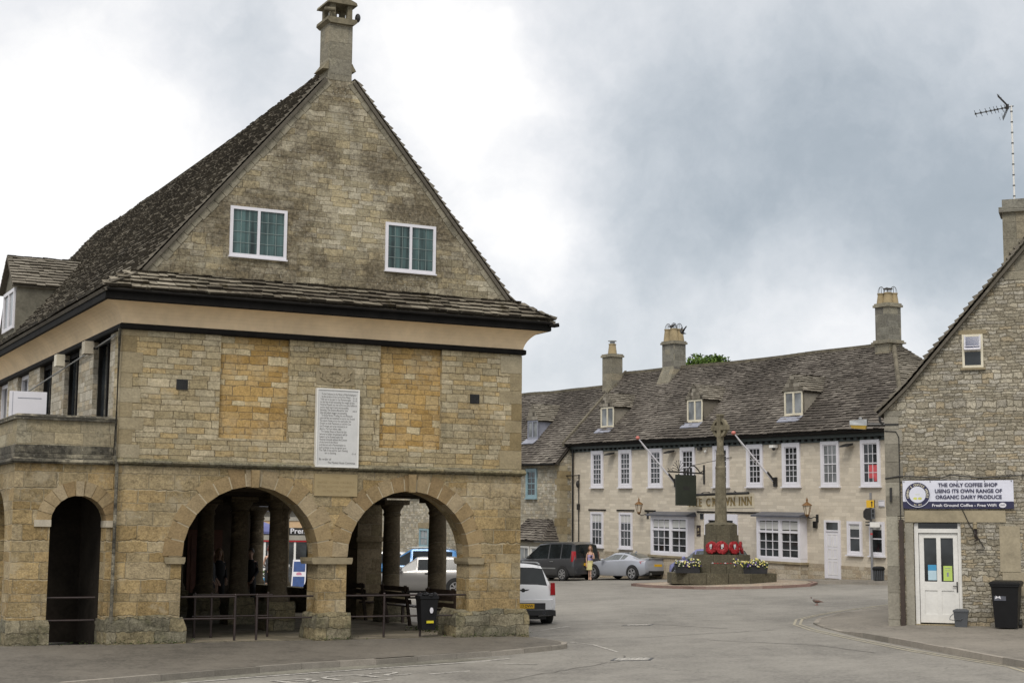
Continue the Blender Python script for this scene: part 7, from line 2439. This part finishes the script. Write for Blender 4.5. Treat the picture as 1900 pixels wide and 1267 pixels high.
ph = thing('mobile_phone', (3.85 + .03, 75.9 - .29, wz + 1.12), 'dark phone held by the woman in the yellow skirt', 'phone', R(-8))
b = MB(); b.hexa([(-.035, -.012, -.06), (.035, -.012, -.06), (.035, -.002, -.065), (-.035, -.002, -.065), (-.035, -.052, .07), (.035, -.052, .07), (.035, -.042, .075), (-.035, -.042, .075)]); b.build('phone_body', M_plastic, ph)
b = MB(); b.hexa([(-.03, -.0015, -.055), (.03, -.0015, -.055), (.03, .0, -.055), (-.03, .0, -.055), (-.03, -.0405, .066), (.03, -.0405, .066), (.03, -.039, .066), (-.03, -.039, .066)]); b.build('phone_screen', M_glass, ph)

M_cloth = plain('black_clothing', (.012, .012, .014), .85, .2, 8.0)
M_cloth2 = plain('grey_clothing', (.05, .05, .055), .85, .2, 8.0)


def hall_person(u, w, rot, label, hairm, top, length, **kw):
    q = MK.world((u, w, .004))
    o, sh, P = person(q, rot, label, M_skind, kw.get('hl', (.16, -.12, .92)), kw.get('hr', (-.16, -.12, .92)), (.2, .03, 1.1), (-.2, .03, 1.1), group='people in the shade of the market hall')
    hair(o, sh, hairm, length)
    shell('jacket', top, o, [(0, .0, .80, .17, .13), (0, .0, .95, .165, .125), (0, .005, 1.15, .172, .128), (0, .01, 1.32, .175, .115), (0, .01, 1.40, .12, .085), (0, .005, 1.44, .065, .06)])
    b = MB()
    for sx in (1, -1):
        b.tube([(sx * .15, .015, 1.37), (sx * .2, .03, 1.1), (sx * .165, -.09, .95)], .056, 8, .045)
    b.build('sleeves', top, o, True)
    b = MB()
    for sx in (1, -1):
        b.tube([(sx * .085, 0, .84), (sx * .09, -.01, .48), (sx * .09, 0, .10)], .095, 10, .06)
    b.build('trousers', M_cloth, o, True)
    b = MB()
    for sx in (1, -1):
        b.ball((sx * .09, -.06, .05), .05, .95, 2.4, 1, 8, 6)
    b.build('shoes', M_iron, o, True)
    return o


hall_person(5.75, 11.7, R(30), 'fair-haired person in a black jacket standing in the dark hall', M_blond, M_cloth, .2)
hall_person(5.30, 11.0, R(75), 'person in grey standing beside the fair-haired person in the dark hall', M_darkh, M_cloth2, .0)
hall_person(7.15, 13.2, R(-20), 'person in black standing by the low wall near the lit column', M_darkh, M_cloth, .0)

# ------------------------------------------------------------------ shop front beyond the hall
sx_, sy_ = -10.6, 74.0
gz_ = ground_z(sx_, sy_)
SP = Frame((sx_ - 4.5, sy_ + .8), -6)
SP_L = SP.world((4, 0, gz_))
FP = lambda p: SP.world(p) - SP_L
sp = thing('convenience_store', SP_L, 'rendered shop with a black and white fascia seen through the left arch', 'shop')
z0 = gz_
M_shopw = plain('shop_render', (.30, .28, .24), .85, .12, 2.0)
b = MB(FP); b.box(-3, 6.7, 0, 7, z0 - .5, z0 + 7.5); b.build('wall', M_shopw, sp)
b = MB(FP); b.face([(-3.4, -.4, z0 + 7.4), (6.9, -.4, z0 + 7.4), (6.9, 3.5, z0 + 10.6), (-3.4, 3.5, z0 + 10.6)]); b.face([(-3.4, 7.4, z0 + 7.4), (6.9, 7.4, z0 + 7.4), (6.9, 3.5, z0 + 10.6), (-3.4, 3.5, z0 + 10.6)]); b.face([(-3.4, -.4, z0 + 7.3), (6.9, -.4, z0 + 7.3), (6.9, 7.4, z0 + 7.3), (-3.4, 7.4, z0 + 7.3)]); b.build('roof', M_slate2, sp)
fz = 2.42
b = MB(FP); b.box(.5, 6.65, -.16, 0, fz - .18, fz + .16); fb = b.build('fascia', M_iron, sp)
b = MB(FP); add_text(b, 'Premier', .34, 0, 0, fit=1.25, bold=.006, M=lambda x, y: (5.40 + x, -.165, fz - .10 + y)); b.build('fascia_lettering', M_white, fb)
b = MB(FP); b.box(.5, 6.65, -.15, 0, fz + .161, fz + .48); b.build('upper_fascia', plain('peach_fascia', (.55, .38, .22), .6, .06), sp)
b = MB(FP); b.box(.5, 6.65, -.19, 0, fz + .481, fz + .66); b.box(.5, 6.65, -.15, 0, fz - .42, fz - .181); b.build('white_trim', M_shopw, sp)
b = MB(FP); b.box(.5, 6.65, -.14, 0, fz - .50, fz - .421); b.build('red_trim', M_red, sp)
b = MB(FP); b.box(.5, 6.65, -.25, 0, fz + .9, fz + 1.3); b.build('blind_box', M_lead, sp)
b = MB(FP); b.box(.5, 6.65, -.06, 0, z0 - .3, fz - .501); sw = b.build('shop_window', M_glass, sp)
for k in range(5):
    b = MB(FP); b.box(.6 + 1.45 * k, .7 + 1.45 * k, -.10, -.0605, z0, fz - .505); b.build('mullion', M_dirtyw, sw)
b = MB(FP); b.box(3.7, 4.5, -.12, -.0605, 1.0, 1.75); b.box(5.95, 6.4, -.12, -.0605, 1.0, 1.80); b.build('poster', M_card, sw)
b = MB(FP); b.box(5.95, 6.4, -.125, -.1205, 1.62, 1.80); b.box(6.0, 6.3, -.125, -.1205, 1.2, 1.24); b.build('poster_heading', M_red, sw)
# a dark patterned drinks poster, a blue A-board, a market parasol, a produce stand, a shopper
ab = thing('a_board', (-8.85, 66.5, ground_z(-8.85, 66.5)), 'white framed pavement board with blue panels in front of the shop', 'a-board', R(-6))
b = MB(); b.hexa([(-.3, -.28, 0), (.3, -.28, 0), (.3, -.25, 0), (-.3, -.25, 0), (-.3, -.03, 1.2), (.3, -.03, 1.2), (.3, 0, 1.2), (-.3, 0, 1.2)]); b.hexa([(-.3, .25, 0), (.3, .25, 0), (.3, .28, 0), (-.3, .28, 0), (-.3, .0, 1.2), (.3, .0, 1.2), (.3, .03, 1.2), (-.3, .03, 1.2)]); b.build('board_frame', M_white, ab)
b = MB(); tl_ = lambda z: -.285 + .25 * z / 1.2
b.face([(-.25, tl_(.08), .08), (.25, tl_(.08), .08), (.25, tl_(.5), .5), (-.25, tl_(.5), .5)]); b.face([(-.25, tl_(.7), .7), (.25, tl_(.7), .7), (.25, tl_(1.12), 1.12), (-.25, tl_(1.12), 1.12)]); b.build('blue_panel', plain('advert_blue', (.02, .06, .20), .5, .2, 6.0), ab)
b = MB(); b.mesh([(.12 * cos(k * pi / 6), tl_(.6) - .004, .6 + .08 * sin(k * pi / 6)) for k in range(12)], [tuple(range(12))]); b.build('pink_badge', plain('advert_pink', (.6, .25, .35), .5), ab)
pa = thing('parasol', (-9.35, 57.5, ground_z(-9.35, 57.5)), 'violet blue parasol over the produce stand by the shop', 'parasol')
b = MB(); b.lathe([(1.25, 2.28), (1.22, 2.36), (.7, 2.58), (.1, 2.80), (.02, 2.82)], (0, 0, 0), 8); b.build('canopy', plain('violet_canvas', (.17, .19, .42), .8, .06, 3.0), pa)
b = MB(); b.tube([(0, 0, 0), (0, 0, 2.85)], .025, 8); b.build('pole', M_dirtyw, pa); b = MB(); b.lathe([(.25, 0), (.25, .06), (.05, .1)], (0, 0, 0), 12); b.build('base', M_grey, pa)
st_ = thing('produce_stand', (-9.55, 63.5, ground_z(-9.55, 63.5)), 'tiered produce stand with plants and coloured panels in front of the shop', 'stand')
b = MB(); b.box(-.7, .7, -.05, .4, .55, .60); b.box(-.7, .7, .2, .6, .90, .95); b.box(-.68, -.62, -.02, .55, 0, .9); b.box(.62, .68, -.02, .55, 0, .9); b.build('shelf_frame', M_grey, st_)
b = MB()
for k in range(160): leaf_quad(b, Vector((rnd.uniform(-.65, .65), rnd.uniform(-.02, .35), .60 + rnd.random() * .2)), .10)
b.build('foliage', M_leaf, st_)
b = MB()
for k in range(5):
    b.box(-.62 + .26 * k, -.42 + .26 * k, .22, .5, .95, 1.05 + .05 * (k % 2))
b.build('tray', M_dirtyw, st_)
b = MB(); b.box(-.66, -.02, -.06, -.03, .18, .52); b.build('blue_front', plain('sky_blue_panel', (.06, .30, .55), .5), st_)
b = MB(); b.box(.02, .66, -.06, -.03, -.05, .45); b.build('orange_front', plain('orange_panel', (.62, .25, .03), .5), st_)
q = (-9.52, 62.3)
o, sh, P = person((q[0], q[1], ground_z(*q)), R(172), 'auburn-haired shopper in a dark vest seen from behind by the produce stand', M_skin, (.16, -.2, .95), (-.16, -.2, .95), (.21, .0, 1.1), (-.21, .0, 1.1), group=None)
hair(o, sh, M_redh, .0, True)
shell('vest', M_cloth2, o, [(0, .0, .85, .15, .115), (0, .0, 1.0, .138, .108), (0, .005, 1.15, .142, .112), (0, .01, 1.28, .14, .105), (0, .012, 1.36, .085, .09)])
b = MB()
for sx in (1, -1): b.tube([(sx * .085, 0, .86), (sx * .09, -.01, .48), (sx * .09, 0, .10)], .10, 10, .06)
b.build('trousers', M_cloth, o, True)

# ------------------------------------------------------------------ birds, tree
def bird_body(b, s, head=True):
    rings = []
    for i, (x, z, r) in enumerate(((-.17, .09, .006), (-.10, .10, .026), (-.02, .105, .05), (.05, .115, .055), (.10, .135, .042), (.125, .165, .026), (.135, .195, .024), (.155, .21, .022), (.175, .205, .010), (.195, .198, .003))):
        rings.append([(s * (x), s * r * cos(2 * pi * k / 10), s * (z + r * sin(2 * pi * k / 10))) for k in range(10)])
    b.loft(rings)


pg = thing('pigeon', (8.98, 46.3, ground_z(8.98, 46.3)), 'pigeon with a white neck patch walking on the road', 'pigeon', R(172))
b = MB(); bird_body(b, 1.05); b.build('body', plain('brown_grey_plumage', (.16, .13, .115), .8, .3, 30.0), pg, True)
b = MB()
for sy in (1, -1):
    b.loft([[(-.16, sy * .035, .10), (-.05, sy * .058, .13), (.07, sy * .056, .13)], [(-.20, sy * .03, .085), (-.05, sy * .065, .09), (.06, sy * .06, .10)]], False, False)
b.build('wing', plain('rusty_wing', (.13, .065, .045), .8, .3, 20.0), pg)
b = MB(); b.ball((.127, .012, .17), .030, .6, 1, .8, 8, 5); b.build('neck_patch', M_card, pg, True)
b = MB()
for sy, x in ((.02, .03), (-.02, -.03)):
    b.tube([(.0, sy, .07), (x, sy, .0)], .006, 5); b.tube([(x - .02, sy, .004), (x + .035, sy, .004)], .005, 4)
b.build('legs', plain('pink_leg', (.4, .12, .10), .6), pg)
fb_ = thing('flying_bird', (7.72, 70, 11.3), 'dark bird with raised wings flying beside the inn chimney', 'bird', R(200))
b = MB(); bird_body(b, 1.0); b.build('body', M_iron, fb_, True)
b = MB()
for sy in (1, -1):
    b.hexa([(-.02, sy * .03, .12), (.08, sy * .03, .12), (.06, sy * .16, .26), (-.03, sy * .15, .25), (-.02, sy * .03, .128), (.08, sy * .03, .128), (.06, sy * .16, .268), (-.03, sy * .15, .258)])
    b.hexa([(-.03, sy * .15, .252), (.06, sy * .16, .262), (-.06, sy * .22, .42), (-.10, sy * .20, .38), (-.03, sy * .15, .258), (.06, sy * .16, .268), (-.06, sy * .22, .425), (-.10, sy * .20, .385)])
b.build('wing', M_iron, fb_)
q = CR.world((-18.42, 3.15, 12.47))
cb = thing('perched_bird', q, 'dark bird perched among the pots of the middle chimney', 'bird', R(20))
b = MB(); bird_body(b, 1.2); b.build('body', M_iron, cb, True)
b = MB(); b.tube([(0, .02, .08), (0, .02, 0)], .006, 4); b.tube([(0, -.02, .08), (0, -.02, 0)], .006, 4); b.build('legs', M_iron, cb)

tx, ty = 12.1, 97.0
tr = thing('tree', (tx + .35, ty, 1.1), 'bright green tree crown showing over the inn roof', 'tree')
b = MB(); b.tube([(0, 0, -.5), (.1, 0, 4), (-.1, .1, 8), (0, 0, 11.5)], .32, 10, .08)
for k in range(9):
    a = k * 2.4; b.tube([(0, 0, 6 + k * .5), (cos(a) * 1.2, sin(a) * 1.2, 7.6 + k * .5), (cos(a) * 1.5, sin(a) * 1.5, 8.0 + k * .45)], .10, 6, .03)
b.build('trunk', M_wood, tr)
b = MB()
cl_ = [(max(-1.6, min(1.6, rnd.gauss(.1, 1.0))), rnd.gauss(0, 1.2), 9.4 + rnd.uniform(-2.5, 2.6)) for k in range(60)]
cl_ += [(-1.3 + .30 * k, rnd.uniform(-.6, .6), 12.15 + .22 * sin(k * 1.3) - .09 * abs(k - 4) ** 1.2) for k in range(11)]
for c in cl_:
    rr = rnd.uniform(.4, .7)
    for k in range(210):
        d = Vector((rnd.gauss(0, 1), rnd.gauss(0, 1), rnd.gauss(0, 1))).normalized() * rr * rnd.random() ** .4
        leaf_quad(b, Vector(c) + d, rnd.uniform(.14, .24))
b.build('crown', tinted('tree_leaf', [(0, (.03, .06, .01)), (.5, (.075, .135, .022)), (1, (.14, .21, .04))], rough=.7, amp=.2, bmp=0), tr)
